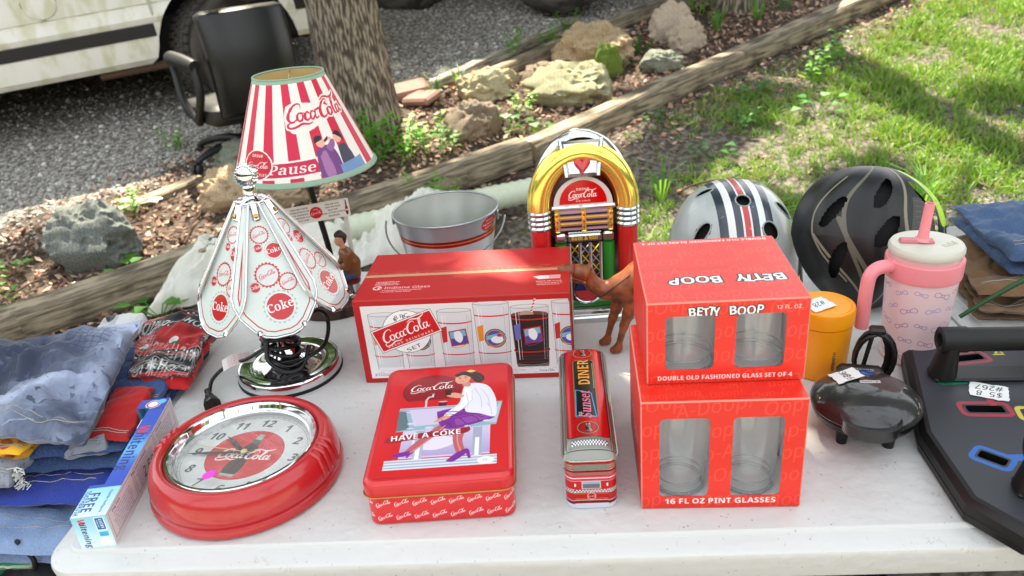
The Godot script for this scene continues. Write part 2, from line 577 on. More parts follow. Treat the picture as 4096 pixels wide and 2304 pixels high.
func build_ground():
	gnoise.seed = 7
	gnoise.frequency = 0.01
	gnoise.fractal_octaves = 3
	var st := SurfaceTool.new()
	st.begin(Mesh.PRIMITIVE_TRIANGLES)
	var xs := []; var zs := []
	var v := -60.0
	while v < 60.0:
		xs.append(v)
		v += 6.0 if abs(v + 0.5) > 12.0 else (0.5 if v < -5.0 or v > 4.0 else 0.06)
	v = -60.0
	while v < 40.0:
		zs.append(v)
		v += 6.0 if v < -14.0 or v > 6.0 else (0.5 if v < -7.5 or v > 0.5 else 0.06)
	for z in zs:
		for x in xs:
			var jz: float = z + gnoise.get_noise_2d(x * 220.0, z * 220.0) * 0.35
			var c := Color(0.085, 0.065, 0.045)
			if jz < on_line(GLINE, x): c = Color(0.31, 0.295, 0.27)
			elif jz < on_line(TLINE, x): c = Color(0.095, 0.068, 0.05)
			elif x > -0.3: c = Color(0.16, 0.14, 0.11)
			if z > -1.0: c = Color(0.16, 0.15, 0.14)
			if z > 0.3: c = Color(0.46, 0.44, 0.41)  # unseen ground behind the camera, made pale to bounce light onto the table front
			if x > 1.0 and z > -2.85 and z < -1.8: c = Color(0.21, 0.185, 0.165)
			st.set_color(c)
			st.set_normal(Vector3.UP)
			st.set_uv(Vector2(x, z))
			st.add_vertex(Vector3(x, gh(x, z), z))
	var nx := xs.size()
	for j in zs.size() - 1:
		for i in nx - 1:
			var a := j * nx + i
			for k in [a, a + 1, a + nx + 1, a, a + nx + 1, a + nx]: st.add_index(k)
	st.generate_normals()
	var gm := StandardMaterial3D.new()
	gm.vertex_color_use_as_albedo = true
	gm.roughness = 0.95
	gm.albedo_texture = noise_tex(512, 0.03, Color(0.62, 0.6, 0.58), Color(1, 1, 1), 5, 1, 5)
	gm.uv1_scale = Vector3(1.7, 1.7, 1.7)
	var g := part(self, "ground", st.commit(), gm)
	g.set_meta("kind", "structure")

	# gravel: loose stones of the drive
	var sb := B.new()
	sb.X = Transform3D(Basis.from_scale(Vector3(1, 0.6, 0.8)), Vector3.ZERO)
	var ico := rock_points(1, 0.28, 3)
	for t in ico: sb.tri(t[0], t[1], t[2])
	var stone := sb.mesh(0)
	var xf := []; var cols := []
	for i in 46000:
		var x := rng.randf_range(-5.5, 2.4)
		var z: float = on_line(GLINE, x) + 0.25 - rng.randf() * rng.randf() * 3.6
		var keep: float = 1.0
		if z > on_line(GLINE, x): keep = 0.25
		if rng.randf() > keep: continue
		var s := rng.randf_range(0.003, 0.008) if rng.randf() < 0.93 else rng.randf_range(0.009, 0.017)
		var b := Basis.from_euler(Vector3(rng.randf() * 0.6, rng.randf() * TAU, rng.randf() * 0.6)).scaled(Vector3.ONE * s)
		xf.append(Transform3D(b, Vector3(x, gh(x, z) + s * 0.2, z)))
		var w := rng.randf_range(0.27, 0.52) if rng.randf() < 0.9 else 0.66
		cols.append(Color(w * 1.02, w, w * rng.randf_range(0.88, 0.99)))
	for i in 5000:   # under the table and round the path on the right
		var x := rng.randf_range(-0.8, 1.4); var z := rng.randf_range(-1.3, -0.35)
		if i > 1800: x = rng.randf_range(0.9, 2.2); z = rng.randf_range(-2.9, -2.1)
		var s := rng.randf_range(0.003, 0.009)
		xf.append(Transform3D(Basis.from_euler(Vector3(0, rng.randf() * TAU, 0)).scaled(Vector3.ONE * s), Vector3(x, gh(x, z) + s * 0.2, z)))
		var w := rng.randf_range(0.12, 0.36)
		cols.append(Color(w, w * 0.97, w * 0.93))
	var gmat := mat("gravel", Color.WHITE, 0.9)
	gmat.vertex_color_use_as_albedo = true
	var go := many(self, "gravel", stone, gmat, xf, cols)
	tag(go, "loose grey crushed stone spread over the driveway", "gravel", "", "stuff")

	# fallen leaves and bark chips
	var lb := B.new()
	var lp := [Vector3(-0.5, 0.06, 0), Vector3(-0.1, 0.0, 0.24), Vector3(0.5, 0.12, 0.02), Vector3(-0.05, 0.1, -0.22), Vector3(0.05, 0.02, 0)]
	lb.tri(lp[0], lp[1], lp[4]); lb.tri(lp[1], lp[2], lp[4]); lb.tri(lp[2], lp[3], lp[4]); lb.tri(lp[3], lp[0], lp[4])
	var leaf := lb.mesh(0)
	xf = []; cols = []
	var tints := [Color(0.25, 0.14, 0.09), Color(0.16, 0.09, 0.06), Color(0.36, 0.23, 0.16), Color(0.44, 0.32, 0.24), Color(0.11, 0.07, 0.05), Color(0.30, 0.22, 0.17)]
	for i in 46000:
		var x := rng.randf_range(-3.6, 2.2)
		var z := rng.randf_range(-5.4, -1.2)
		var gz := on_line(GLINE, x); var tz := on_line(TLINE, x)
		if z < gz - 0.12: continue
		if z < gz + 0.1 and rng.randf() < 0.6: continue
		if z > tz:
			var keep := 0.75
			if x > -0.4: keep = 0.75 * clamp(1.0 - (z - tz - 0.1) * 2.0, 0.06, 1.0)
			if rng.randf() > keep: continue
		var s := rng.randf_range(0.018, 0.05)
		var b := Basis.from_euler(Vector3(rng.randfn(0, 0.45), rng.randf() * TAU, rng.randfn(0, 0.45))).scaled(Vector3(s, s * 1.1, s * rng.randf_range(0.45, 1.0)))
		xf.append(Transform3D(b, Vector3(x, gh(x, z) + rng.randf_range(0.001, 0.014), z)))
		var c: Color = tints[rng.randi() % tints.size()] * rng.randf_range(0.9, 1.7)
		c.a = 1.0
		cols.append(c)
	var lm := mat("litter", Color.WHITE, 0.85)
	lm.vertex_color_use_as_albedo = true
	lm.cull_mode = BaseMaterial3D.CULL_DISABLED
	var lo := many(self, "leaf_litter", leaf, lm, xf, cols)
	tag(lo, "brown fallen leaves and bark chips lying round the stones", "leaf litter", "", "stuff")

	# lawn
	var gb := B.new()
	var gr := RandomNumberGenerator.new(); gr.seed = 11
	for k in 7:
		var a := gr.randf() * TAU
		var lean := Vector3(cos(a), 0, sin(a)) * gr.randf_range(0.12, 0.75)
		var side := Vector3(-sin(a), 0, cos(a)).rotated(Vector3.UP, gr.randf_range(-0.8, 0.8)) * gr.randf_range(0.035, 0.06)
		var root := Vector3(gr.randfn(0, 0.2), 0, gr.randfn(0, 0.2))
		var hh := gr.randf_range(0.55, 1.0)
		var p1 := root + Vector3(0, hh * 0.45, 0) + lean * 0.3
		var p2 := root + Vector3(0, hh * 0.8, 0) + lean * 0.75
		var p3 := root + Vector3(0, hh * 0.95, 0) + lean * 1.25
		gb.quad(root - side, root + side, p1 + side * 0.9, p1 - side * 0.9)
		gb.quad(p1 - side * 0.9, p1 + side * 0.9, p2 + side * 0.6, p2 - side * 0.6)
		gb.tri(p2 - side * 0.6, p2 + side * 0.6, p3)
	var blade := gb.mesh(0)
	xf = []; cols = []
	for i in 60000:
		var x := rng.randf_range(-0.6, 4.6)
		var z := rng.randf_range(-7.4, -1.5)
		if x > 0.75 * -z + 1.6: continue
		var ga := grass_amount(x, z)
		if rng.randf() > ga * 1.05: continue
		var s := rng.randf_range(0.035, 0.075) * (0.6 + 0.5 * ga)
		var b := Basis.from_euler(Vector3(rng.randfn(0, 0.25), rng.randf() * TAU, rng.randfn(0, 0.25))).scaled(Vector3(s, s * rng.randf_range(0.7, 1.15), s))
		xf.append(Transform3D(b, Vector3(x, gh(x, z) - 0.003, z)))
		var t := rng.randf()
		var c := Color(0.14, 0.27, 0.045).lerp(Color(0.28, 0.42, 0.07), t)
		if rng.randf() < 0.1: c = Color(0.33, 0.29, 0.14)
		cols.append(c)
	var gsm := mat("grass", Color.WHITE, 0.55)
	gsm.vertex_color_use_as_albedo = true
	gsm.cull_mode = BaseMaterial3D.CULL_DISABLED
	gsm.backlight_enabled = true
	gsm.backlight = Color(0.75, 0.8, 0.35)
	var gro := many(self, "lawn_grass", blade, gsm, xf, cols)
	tag(gro, "patchy green lawn grass growing right of the timber edging", "grass", "", "stuff")

# triangles of an uneven stone of radius 1
func rock_points(detail: int, rough: float, seed_: int) -> Array:
	var nz := FastNoiseLite.new()
	nz.seed = seed_; nz.frequency = 0.9; nz.fractal_octaves = 4
	var t := (1.0 + sqrt(5.0)) / 2.0
	var V := [Vector3(-1, t, 0), Vector3(1, t, 0), Vector3(-1, -t, 0), Vector3(1, -t, 0), Vector3(0, -1, t), Vector3(0, 1, t), Vector3(0, -1, -t), Vector3(0, 1, -t), Vector3(t, 0, -1), Vector3(t, 0, 1), Vector3(-t, 0, -1), Vector3(-t, 0, 1)]
	var I := [[0, 11, 5], [0, 5, 1], [0, 1, 7], [0, 7, 10], [0, 10, 11], [1, 5, 9], [5, 11, 4], [11, 10, 2], [10, 7, 6], [7, 1, 8], [3, 9, 4], [3, 4, 2], [3, 2, 6], [3, 6, 8], [3, 8, 9], [4, 9, 5], [2, 4, 11], [6, 2, 10], [8, 6, 7], [9, 8, 1]]
	var tris := []
	for f in I: tris.append([V[f[0]].normalized(), V[f[1]].normalized(), V[f[2]].normalized()])
	for k in detail - 1:
		var nxt := []
		for q in tris:
			var ab: Vector3 = ((q[0] + q[1]) * 0.5).normalized(); var bc: Vector3 = ((q[1] + q[2]) * 0.5).normalized(); var ca: Vector3 = ((q[2] + q[0]) * 0.5).normalized()
			nxt.append([q[0], ab, ca]); nxt.append([ab, q[1], bc]); nxt.append([ca, bc, q[2]]); nxt.append([ab, bc, ca])
		tris = nxt
	for q in tris:
		for e in 3:
			var p: Vector3 = q[e]
			var r: float = 1.0 + rough * nz.get_noise_3dv(p * 1.4) + rough * 0.35 * nz.get_noise_3dv(p * 4.0) - rough * 0.06 * abs(nz.get_noise_3dv(p * 9.0))
			q[e] = p * r
	return tris

# ------------------------------------------------------------------ trees
func sun_share(x: float, z: float) -> float:   # how open the crowns are above this spot of the yard
	var a := 0.0
	if z > 0.4: a = 0.9
	if x > 0.45 and z < -2.0: a = 0.95 * clamp((x - 0.45) * 1.6, 0.0, 1.0)
	if z < on_line(TLINE, x) and x > -1.2: a = max(a, 0.74)
	if z > on_line(TLINE, x) and z < -2.2: a = max(a, 0.36)
	if z < on_line(GLINE, x) - 0.2: a = 0.42 if x < -1.0 else 0.3
	if x <= -1.2 and z < -2.0 and z > on_line(GLINE, x) - 0.2: a = max(a, 0.42)
	if abs(z - on_line(TLINE, x)) < 0.16 and x > -1.0: a = max(a, 0.72)
	for s in [[-2.2, -2.72, 0.75, 0.34, 1.0], [-1.72, -2.98, 0.3, 0.1, 0.8], [-1.95, -3.22, 0.16, 0.08, 0.75], [-1.18, -5.5, 0.5, 0.35, 0.9], [1.27, -4.05, 0.34, 0.26, 0.95], [1.27, -3.3, 0.25, 0.12, 0.9], [0.62, -4.55, 0.3, 0.22, 0.85], [0.12, -4.45, 0.2, 0.16, 0.9], [0.35, -4.2, 0.5, 0.3, 0.55], [1.9, -4.2, 0.3, 0.2, 0.9], [0.5, -3.42, 0.5, 0.16, 0.45], [0.15, -3.62, 0.45, 0.14, 0.6], [-0.3, -3.45, 0.4, 0.14, 0.55], [0.6, -3.05, 0.12, 0.06, 0.9], [-0.62, -3.0, 0.2, 0.1, 0.6], [0.13, -0.66, 0.10, 0.09, 1.0], [0.43, -0.40, 0.05, 0.05, 1.0]]:
		var d := Vector2((x - s[0]) / (s[2] + 0.13), (z - s[1]) / (s[3] + 0.13)).length()
		if d < 1.0: a = max(a, s[4])
	return a

func build_trees():
	# one twig of leaves, used all over the crowns
	var lr := RandomNumberGenerator.new(); lr.seed = 5
	var b := B.new()
	for k in 9:
		var dir := Vector3(lr.randfn(), lr.randfn() * 0.5, lr.randfn()).normalized()
		var c := Vector3(lr.randfn(0, 0.08), lr.randfn(0, 0.05), lr.randfn(0, 0.08))
		var sd := dir.cross(Vector3(lr.randfn() * 0.4, 1, lr.randfn() * 0.4)).normalized()
		var up := sd.cross(dir) * 0.012
		var L := lr.randf_range(0.05, 0.075); var w := L * 0.62
		b.tri(c - dir * L, c + sd * w + up, c + dir * L * 1.2); b.tri(c - dir * L, c + dir * L * 1.2, c - sd * w + up)
	var twig := b.mesh(0)
	var lm := mat("tree_leaf", Color.WHITE, 0.5)
	lm.vertex_color_use_as_albedo = true
	lm.cull_mode = BaseMaterial3D.CULL_DISABLED
	lm.backlight_enabled = true
	lm.backlight = Color(0.8, 0.9, 0.4)
	var bark := mat("bark", Color(1, 1, 1), 0.95)
	bark.albedo_texture = noise_tex(256, 0.03, Color(0.30, 0.265, 0.225), Color(0.66, 0.61, 0.54), 21, 2, 5)
	bark.heightmap_enabled = true
	bark.heightmap_texture = bump_tex(256, 0.035, 22, 4)
	bark.heightmap_scale = 1.0
	bark.uv1_scale = Vector3(8.0, 6.5, 1.0)
	var nz := FastNoiseLite.new(); nz.seed = 77; nz.frequency = 0.75; nz.fractal_octaves = 2
	var bn := FastNoiseLite.new(); bn.seed = 3; bn.frequency = 1.0; bn.fractal_octaves = 3
	var specs := [
		["maple_tree", "thick grey-brown tree trunk standing behind the striped lampshade", Vector3(-1.05, 0, -3.78), 0.173, Vector3(-0.5, 6.2, -3.5), Vector3(3.6, 1.7, 3.5), 10000, Vector2(-0.035, -0.02)],
		["maple_tree", "tree trunk cut off at the top edge beside the pale boulders", Vector3(0.98, 0, -5.12), 0.135, Vector3(1.8, 6.6, -6.4), Vector3(3.6, 2.0, 3.4), 7500, Vector2(0.0, 0.0)],
		["maple_tree", "tree standing behind the white van, outside the picture", Vector3(-3.6, 0, -9.4), 0.17, Vector3(-3.2, 6.8, -8.9), Vector3(3.8, 2.0, 3.4), 6500, Vector2(0.0, 0.0)],
		["maple_tree", "added unseen tree behind the photographer on the right, cutting sky light", Vector3(3.4, 0, 3.2), 0.16, Vector3(2.6, 6.4, 1.6), Vector3(3.4, 1.8, 2.8), 4500, Vector2(0.0, 0.0)],  # this and the next two trees are added to cut sky light and darken reflections
		["maple_tree", "added unseen tree behind the photographer on the left, cutting sky light", Vector3(-4.4, 0, 2.8), 0.16, Vector3(-3.2, 6.0, 1.4), Vector3(3.4, 1.8, 2.8), 4500, Vector2(0.0, 0.0)],
		["maple_tree", "added unseen tree far right of the lawn, cutting sky light", Vector3(7.0, 0, -3.0), 0.16, Vector3(6.4, 4.6, -2.6), Vector3(3.4, 2.8, 3.6), 6500, Vector2(0.0, 0.0)]]
	for s in specs:
		var base: Vector3 = s[2]
		base.y = gh(base.x, base.z) - 0.05
		var t := thing(s[0], s[1], "tree", base, 0.0, "maple trees shading the yard")
		var r0: float = s[3]
		var top := 4.6
		var ln: Vector2 = s[7]
		var trunk := B.new()
		trunk.sheet(func(u, v):
			var a: float = u * TAU
			var y: float = v * top
			var r: float = r0 * (1.0 - 0.09 * y) + 0.055 * exp(-y * 7.0) * (0.7 + 0.5 * bn.get_noise_2d(cos(a) * 1.6, sin(a) * 1.6))
			var ridge: float = bn.get_noise_3d(cos(a) * 5.5 + 3.0, y * 1.6, sin(a) * 5.5)
			r += 0.008 * ridge - 0.009 * abs(bn.get_noise_3d(cos(a) * 9.0, y * 3.6, sin(a) * 9.0))
			return Vector3(sin(a) * r + ln.x * y, y, cos(a) * r + ln.y * y), 100 if r0 > 0.172 else 40, 190 if r0 > 0.172 else 60)
		part(t, "trunk", trunk.mesh(80), bark)
		var cc: Vector3 = s[4] - base
		for k in 9:
			var a := TAU * k / 9.0 + rng.randf() * 0.5
			var e := Vector3(cos(a) * s[5].x * 0.7, cc.y + rng.randf_range(-0.8, 1.2), sin(a) * s[5].z * 0.7) + Vector3(cc.x, 0, cc.z)
			var st := Vector3(ln.x * 3.8, 3.4 + 0.13 * k, ln.y * 3.8)
			var mid := st.lerp(e, 0.5) + Vector3(0, 0.5, 0)
			part(t, "limb", tube_mesh(spline([st, mid, e], 5), [0.075, 0.07, 0.064, 0.058, 0.053, 0.048, 0.042, 0.036, 0.03, 0.022, 0.012], 7), bark)
		var xf := []; var cols := []
		for i in s[6]:
			var p := Vector3(rng.randfn(), rng.randfn(), rng.randfn()).normalized() * pow(rng.randf(), 0.4)
			p = Vector3(p.x * s[5].x, p.y * s[5].y, p.z * s[5].z) + s[4]
			var tt: float = (p.y + 0.19 * p.z + 0.2185) / (SUN.y + 0.19 * SUN.z)
			var gx: float = p.x - SUN.x * tt; var gz: float = p.z - SUN.z * tt
			var open := sun_share(gx, gz)
			if open > 0.02 and nz.get_noise_2d(gx * 1.5, gz * 1.5) * 0.5 + 0.5 < 0.24 + 0.60 * open: continue
			var bs := Basis.from_euler(Vector3(rng.randf() * TAU, rng.randf() * TAU, rng.randf() * TAU)).scaled(Vector3.ONE * rng.randf_range(0.8, 1.4))
			xf.append(Transform3D(bs, p - base))
			cols.append(Color(0.06, 0.13, 0.025).lerp(Color(0.12, 0.21, 0.04), rng.randf()))
		var cr := many(t, "crown", twig, lm, xf, cols)
		cr.set_meta("kind", "stuff")

	# unseen belt of leaves, added to darken reflections and cut low sky light
	var wx := []; var wc := []
	for i in 1300:
		var a := rng.randf_range(-0.25, PI + 0.25)
		var rr := rng.randf_range(13.0, 18.0)
		var p := Vector3(cos(a) * rr, 0.2 + rng.randf() * 3.0, sin(a) * rr)
		wx.append(Transform3D(Basis.from_euler(Vector3(rng.randf() * TAU, rng.randf() * TAU, 0)).scaled(Vector3.ONE * rng.randf_range(5.0, 9.0)), p))
		wc.append(Color(0.05, 0.10, 0.022).lerp(Color(0.09, 0.15, 0.035), rng.randf()))
	var wood := many(self, "added_leaf_belt", twig, lm, wx, wc)
	tag(wood, "low belt of leaves added unseen behind the photographer to darken reflections", "wood", "", "stuff")
# ------------------------------------------------------------------ vehicles
func wheel(par: Node, at: Vector3, turn: float, R: float, W: float, rim_col: Color):
	var w := Node3D.new()
	w.name = numbered(par, "wheel")
	par.add_child(w)
	w.position = at; w.rotation_degrees = Vector3(0, turn, 0)
	var rub := mat("tyre", Color(0.30, 0.285, 0.265), 0.9)
	rub.albedo_texture = noise_tex(128, 0.05, Color(0.5, 0.48, 0.44), Color(1, 1, 1), 9)
	var b := B.new()
	b.X = Transform3D(Basis(Vector3.RIGHT, PI / 2), Vector3.ZERO)
	var h := W / 2
	b.lathe([Vector2(R * 0.6, -h * 0.8), Vector2(R * 0.7, -h), Vector2(R * 0.86, -h * 1.04), Vector2(R * 0.95, -h * 0.93), Vector2(R * 0.975, -h * 0.7), Vector2(R * 0.985, 0), Vector2(R * 0.975, h * 0.7), Vector2(R * 0.95, h * 0.93), Vector2(R * 0.86, h * 1.04), Vector2(R * 0.7, h), Vector2(R * 0.6, h * 0.8), Vector2(R * 0.58, 0), Vector2(R * 0.6, -h * 0.8)], 56)
	var ty := part(w, "tyre", b.mesh(50), rub)
	var tb := B.new()
	for k in 44:   # tread lugs
		for row in 4:
			var a := TAU * (k + 0.5 * (row % 2)) / 44
			tb.X = Transform3D(Basis(Vector3.BACK, a), Vector3.ZERO) * Transform3D(Basis(Vector3.RIGHT, 0.0), Vector3(0, R * 0.985, (row - 1.5) * h * 0.46))
			tb.box(Vector3.ZERO, Vector3(R * 0.105, R * 0.04, h * 0.4), 0.002)
	part(w, "tread", tb.mesh(0), rub)
	var rb := B.new()
	rb.X = Transform3D(Basis(Vector3.RIGHT, PI / 2), Vector3.ZERO)
	rb.lathe([Vector2(R * 0.6, -h * 0.7), Vector2(R * 0.6, h * 0.78), Vector2(R * 0.56, h * 0.72), Vector2(R * 0.52, h * 0.3), Vector2(R * 0.3, h * 0.2), Vector2(R * 0.22, h * 0.5), Vector2(R * 0.12, h * 0.6), Vector2(0.0, h * 0.6)], 40)
	for k in 8:
		var a := TAU * k / 8
		rb.X = Transform3D(Basis(Vector3.BACK, a), Vector3.ZERO)
		rb.box(Vector3(0, R * 0.4, h * 0.34), Vector3(R * 0.1, R * 0.3, h * 0.3), 0.006)
	part(w, "rim", rb.mesh(40), mat("rim%s" % rim_col, rim_col, 0.35, 0.85))

func build_vehicles():
	# --- white van, its low side towards the yard
	var u := Vector3(0.9259, 0.0706, -0.3712); var n := Vector3(0.3721, 0.0, 0.9282)
	var van := thing("white_van", "dirty white van with a black side stripe parked on the gravel", "van", Vector3(-2.7443, 0.4747, -3.6509))
	van.basis = Basis(u, n.cross(u), n)
	var paint := mat("van_paint", Color.WHITE, 0.42)
	paint.albedo_texture = noise_tex(512, 0.012, Color(0.78, 0.78, 0.68), Color(0.88, 0.88, 0.85), 31, 1, 6, 0.2, 0.6)
	paint.uv1_triplanar = true
	paint.uv1_scale = Vector3(1.4, 0.7, 1.4)
	var side := func(x0: float, x1: float, cut_l: bool, cut_r: bool) -> ArrayMesh:
		# rows of [height, bulge]: rocker, lower panel, stripe seat, ridge, crease, door panel, shoulder, roof rail
		var rows := [[0.30, -0.05], [0.305, -0.03], [0.33, -0.008], [0.38, 0.0], [0.43, 0.004], [0.431, 0.0], [0.495, 0.0], [0.496, 0.004], [0.52, 0.012], [0.535, 0.008], [0.56, 0.0], [0.578, -0.001], [0.582, -0.008], [0.586, -0.001], [0.7, 0.004], [0.9, -0.01], [0.98, -0.05], [1.25, -0.16], [1.34, -0.25], [1.38, -0.5]]
		var b := B.new()
		b.sheet(func(s, v):
			var k: int = int(round(v * (rows.size() - 1)))
			var h: float = rows[k][0]
			var xx: float = x0 + (x1 - x0) * s
			# arch cut round the front wheel at x = 1.10
			if h < 0.64 and cut_r:
				var reach: float = 1.10 - 0.345 * sqrt(max(0.0, 1.0 - pow((h - 0.28) / 0.38, 2.0)))
				xx = x0 + (min(x1, reach + (0.0 if h > 0.34 else -0.05 * (0.34 - h) / 0.04)) - x0) * s
			if h < 0.64 and cut_l:
				var reach2: float = 1.10 + 0.345 * sqrt(max(0.0, 1.0 - pow((h - 0.28) / 0.38, 2.0)))
				xx = max(x0, reach2) + (x1 - max(x0, reach2)) * s
			return Vector3(xx, h, rows[k][1]), 16, rows.size() - 1)
		return b.mesh(28)
	part(van, "side_panel", side.call(-2.6, 1.10, false, true), paint)
	part(van, "side_panel", side.call(1.10, 1.56, true, false), paint)
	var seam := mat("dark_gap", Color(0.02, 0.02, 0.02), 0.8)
	var stripe := mat("van_stripe", Color(0.075, 0.072, 0.07), 0.62)
	part(van, "stripe", bevel_box(Vector3(3.34, 0.058, 0.012), 0.003), stripe, Vector3(-0.895, 0.463, 0.005))
	part(van, "stripe", bevel_box(Vector3(0.09, 0.058, 0.012), 0.003), stripe, Vector3(1.505, 0.463, 0.005))
	part(van, "drip_rail", bevel_box(Vector3(0.012, 0.18, 0.012), 0.003), mat("van_trim", Color(0.72, 0.72, 0.66), 0.4), Vector3(0.785, 0.615, 0.006))
	var fb := B.new()
	fb.X = Transform3D(Basis(Vector3.RIGHT, PI / 2), Vector3.ZERO)
	fb.lathe([Vector2(0.075, 0.0), Vector2(0.075, 0.003), Vector2(0.0735, 0.004), Vector2(0.0, 0.004)], 48)
	var cap := part(van, "fuel_door", fb.mesh(40), paint, Vector3(0.315, 0.668, 0.0035))
	part(cap, "gap_line", tube_mesh(spline([Vector3(0.0765, 0, 0), Vector3(0, 0.0765, 0), Vector3(-0.0765, 0, 0), Vector3(0, -0.0765, 0), Vector3(0.0765, 0, 0)], 10), 0.0017, 6), seam, Vector3(0, 0, 0.002))  # dark ring painted in for the shadow in the fuel door gap
	part(van, "underbody", bevel_box(Vector3(4.0, 0.2, 1.5), 0.02), mat("under", Color(0.03, 0.03, 0.032), 0.9), Vector3(-0.52, 0.40, -0.86))
	part(van, "far_side", bevel_box(Vector3(4.1, 1.0, 0.05), 0.02), paint, Vector3(-0.53, 0.82, -1.66))
	part(van, "roof", bevel_box(Vector3(4.1, 0.06, 1.25), 0.03), paint, Vector3(-0.53, 1.375, -0.85))
	part(van, "rear_end", bevel_box(Vector3(0.05, 1.0, 1.5), 0.02), paint, Vector3(-2.58, 0.85, -0.86))
	part(van, "front_end", bevel_box(Vector3(0.05, 0.8, 1.5), 0.02), paint, Vector3(1.54, 0.73, -0.86))
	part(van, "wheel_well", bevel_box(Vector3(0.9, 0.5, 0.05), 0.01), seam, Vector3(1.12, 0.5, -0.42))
	part(van, "rocker_pipe", tube_mesh([Vector3(0.45, 0.285, -0.07), Vector3(0.85, 0.285, -0.07), Vector3(0.95, 0.26, -0.12)], 0.022, 8), mat("rust", Color(0.33, 0.25, 0.2), 0.9))
	part(van, "door_glass", bevel_box(Vector3(1.6, 0.2, 0.01), 0.003), mat("car_glass", Color(0.03, 0.035, 0.04), 0.05), Vector3(-0.2, 1.12, -0.1), Vector3(-22, 0, 0))
	wheel(van, Vector3(1.10, 0.29, -0.16), 32.0, 0.30, 0.20, Color(0.62, 0.6, 0.55))
	wheel(van, Vector3(-1.75, 0.29, -0.16), 0.0, 0.30, 0.20, Color(0.62, 0.6, 0.55))
	wheel(van, Vector3(1.10, 0.29, -1.5), 180.0, 0.30, 0.20, Color(0.62, 0.6, 0.55))
	# --- second vehicle, only its tyres reach into the picture
	var car := thing("dark_pickup", "dark pickup of which only two tyres show at the top edge", "pickup", Vector3(-0.62, gh(-0.62, -5.25), -5.3), -24.0)
	car.rotation_degrees.x = 8.0
	var dark := mat("pickup_paint", Color(0.05, 0.055, 0.065), 0.25)
	var cb := B.new()
	cb.X = Transform3D(Basis.IDENTITY, Vector3(0, 0, -1.75))
	var prof := PackedVector2Array([Vector2(-1.6, 0.42), Vector2(-1.0, 0.42), Vector2(-0.95, 0.62), Vector2(-0.75, 0.78), Vector2(-0.5, 0.78), Vector2(-0.3, 0.62), Vector2(-0.25, 0.42), Vector2(0.15, 0.42), Vector2(0.2, 0.62), Vector2(0.42, 0.8), Vector2(0.75, 0.8), Vector2(0.95, 0.62), Vector2(1.0, 0.42), Vector2(1.7, 0.45), Vector2(1.75, 0.9), Vector2(0.9, 1.0), Vector2(0.5, 1.5), Vector2(-1.0, 1.55), Vector2(-1.6, 1.05)])
	cb.prism(prof, 0.0, 1.7, null, 0.05)
	part(car, "body", cb.mesh(35), dark)
	part(car, "chassis", bevel_box(Vector3(3.0, 0.16, 1.3), 0.02), mat("under", Color.BLACK), Vector3(0, 0.5, -0.95))
	wheel(car, Vector3(0.56, 0.36, -0.14), 0.0, 0.37, 0.24, Color(0.55, 0.55, 0.56))
	wheel(car, Vector3(-0.62, 0.36, -0.14), 0.0, 0.37, 0.24, Color(0.3, 0.3, 0.3))
	wheel(car, Vector3(0.56, 0.36, -1.6), 180.0, 0.37, 0.24, Color(0.55, 0.55, 0.56))

# ------------------------------------------------------------------ timbers and rocks
func timber(label: String, a: Vector3, c: Vector3, w: float, h: float, m: Material, seed_: int):
	var t := thing("landscape_timber", label, "timber", a, 0.0, "weathered edging timbers")
	var d := c - a
	var L := d.length()
	var x := d / L
	var z := x.cross(Vector3.UP).normalized() * -1.0
	z = Vector3(-x.z, 0, x.x).normalized()
	t.basis = Basis(x, z.cross(x), z)
	var nz := FastNoiseLite.new(); nz.seed = seed_; nz.frequency = 1.0; nz.fractal_octaves = 3
	var b := B.new()
	var rr := round_rect(w, h, min(w, h) * 0.24, 5)
	var ns := int(L / 0.06)
	var ring := func(k: int) -> Array:
		var o := []
		for i in rr.size():
			var p := rr[i]
			var s := L * k / ns
			var e := nz.get_noise_3d(s * 1.2, p.x * 60.0, p.y * 60.0) * 0.006 + nz.get_noise_3d(s * 0.8, p.x * 9.0, p.y * 9.0) * 0.012
			var q = p * (1.0 + e / max(p.length(), 0.01))
			o.append(Vector3(s, q.y + h / 2, q.x))
		return o
	var prev: Array = ring.call(0)
	for k in ns:
		var cur: Array = ring.call(k + 1)
		var m2 := rr.size()
		for i in m2:
			var j := (i + 1) % m2
			b.quad(prev[i], prev[j], cur[j], cur[i], Vector2(L * k / ns, float(i) / m2), Vector2(L * k / ns, float(i + 1) / m2), Vector2(L * (k + 1) / ns, float(i + 1) / m2), Vector2(L * (k + 1) / ns, float(i) / m2))
		prev = cur
	for e in [[ring.call(0), Vector3(0, h / 2, 0), false], [prev, Vector3(L, h / 2, 0), true]]:
		for i in rr.size():
			var j := (i + 1) % rr.size()
			if e[2]: b.tri(e[1], e[0][i], e[0][j])
			else: b.tri(e[1], e[0][j], e[0][i])
	part(t, "beam", b.mesh(50), m)

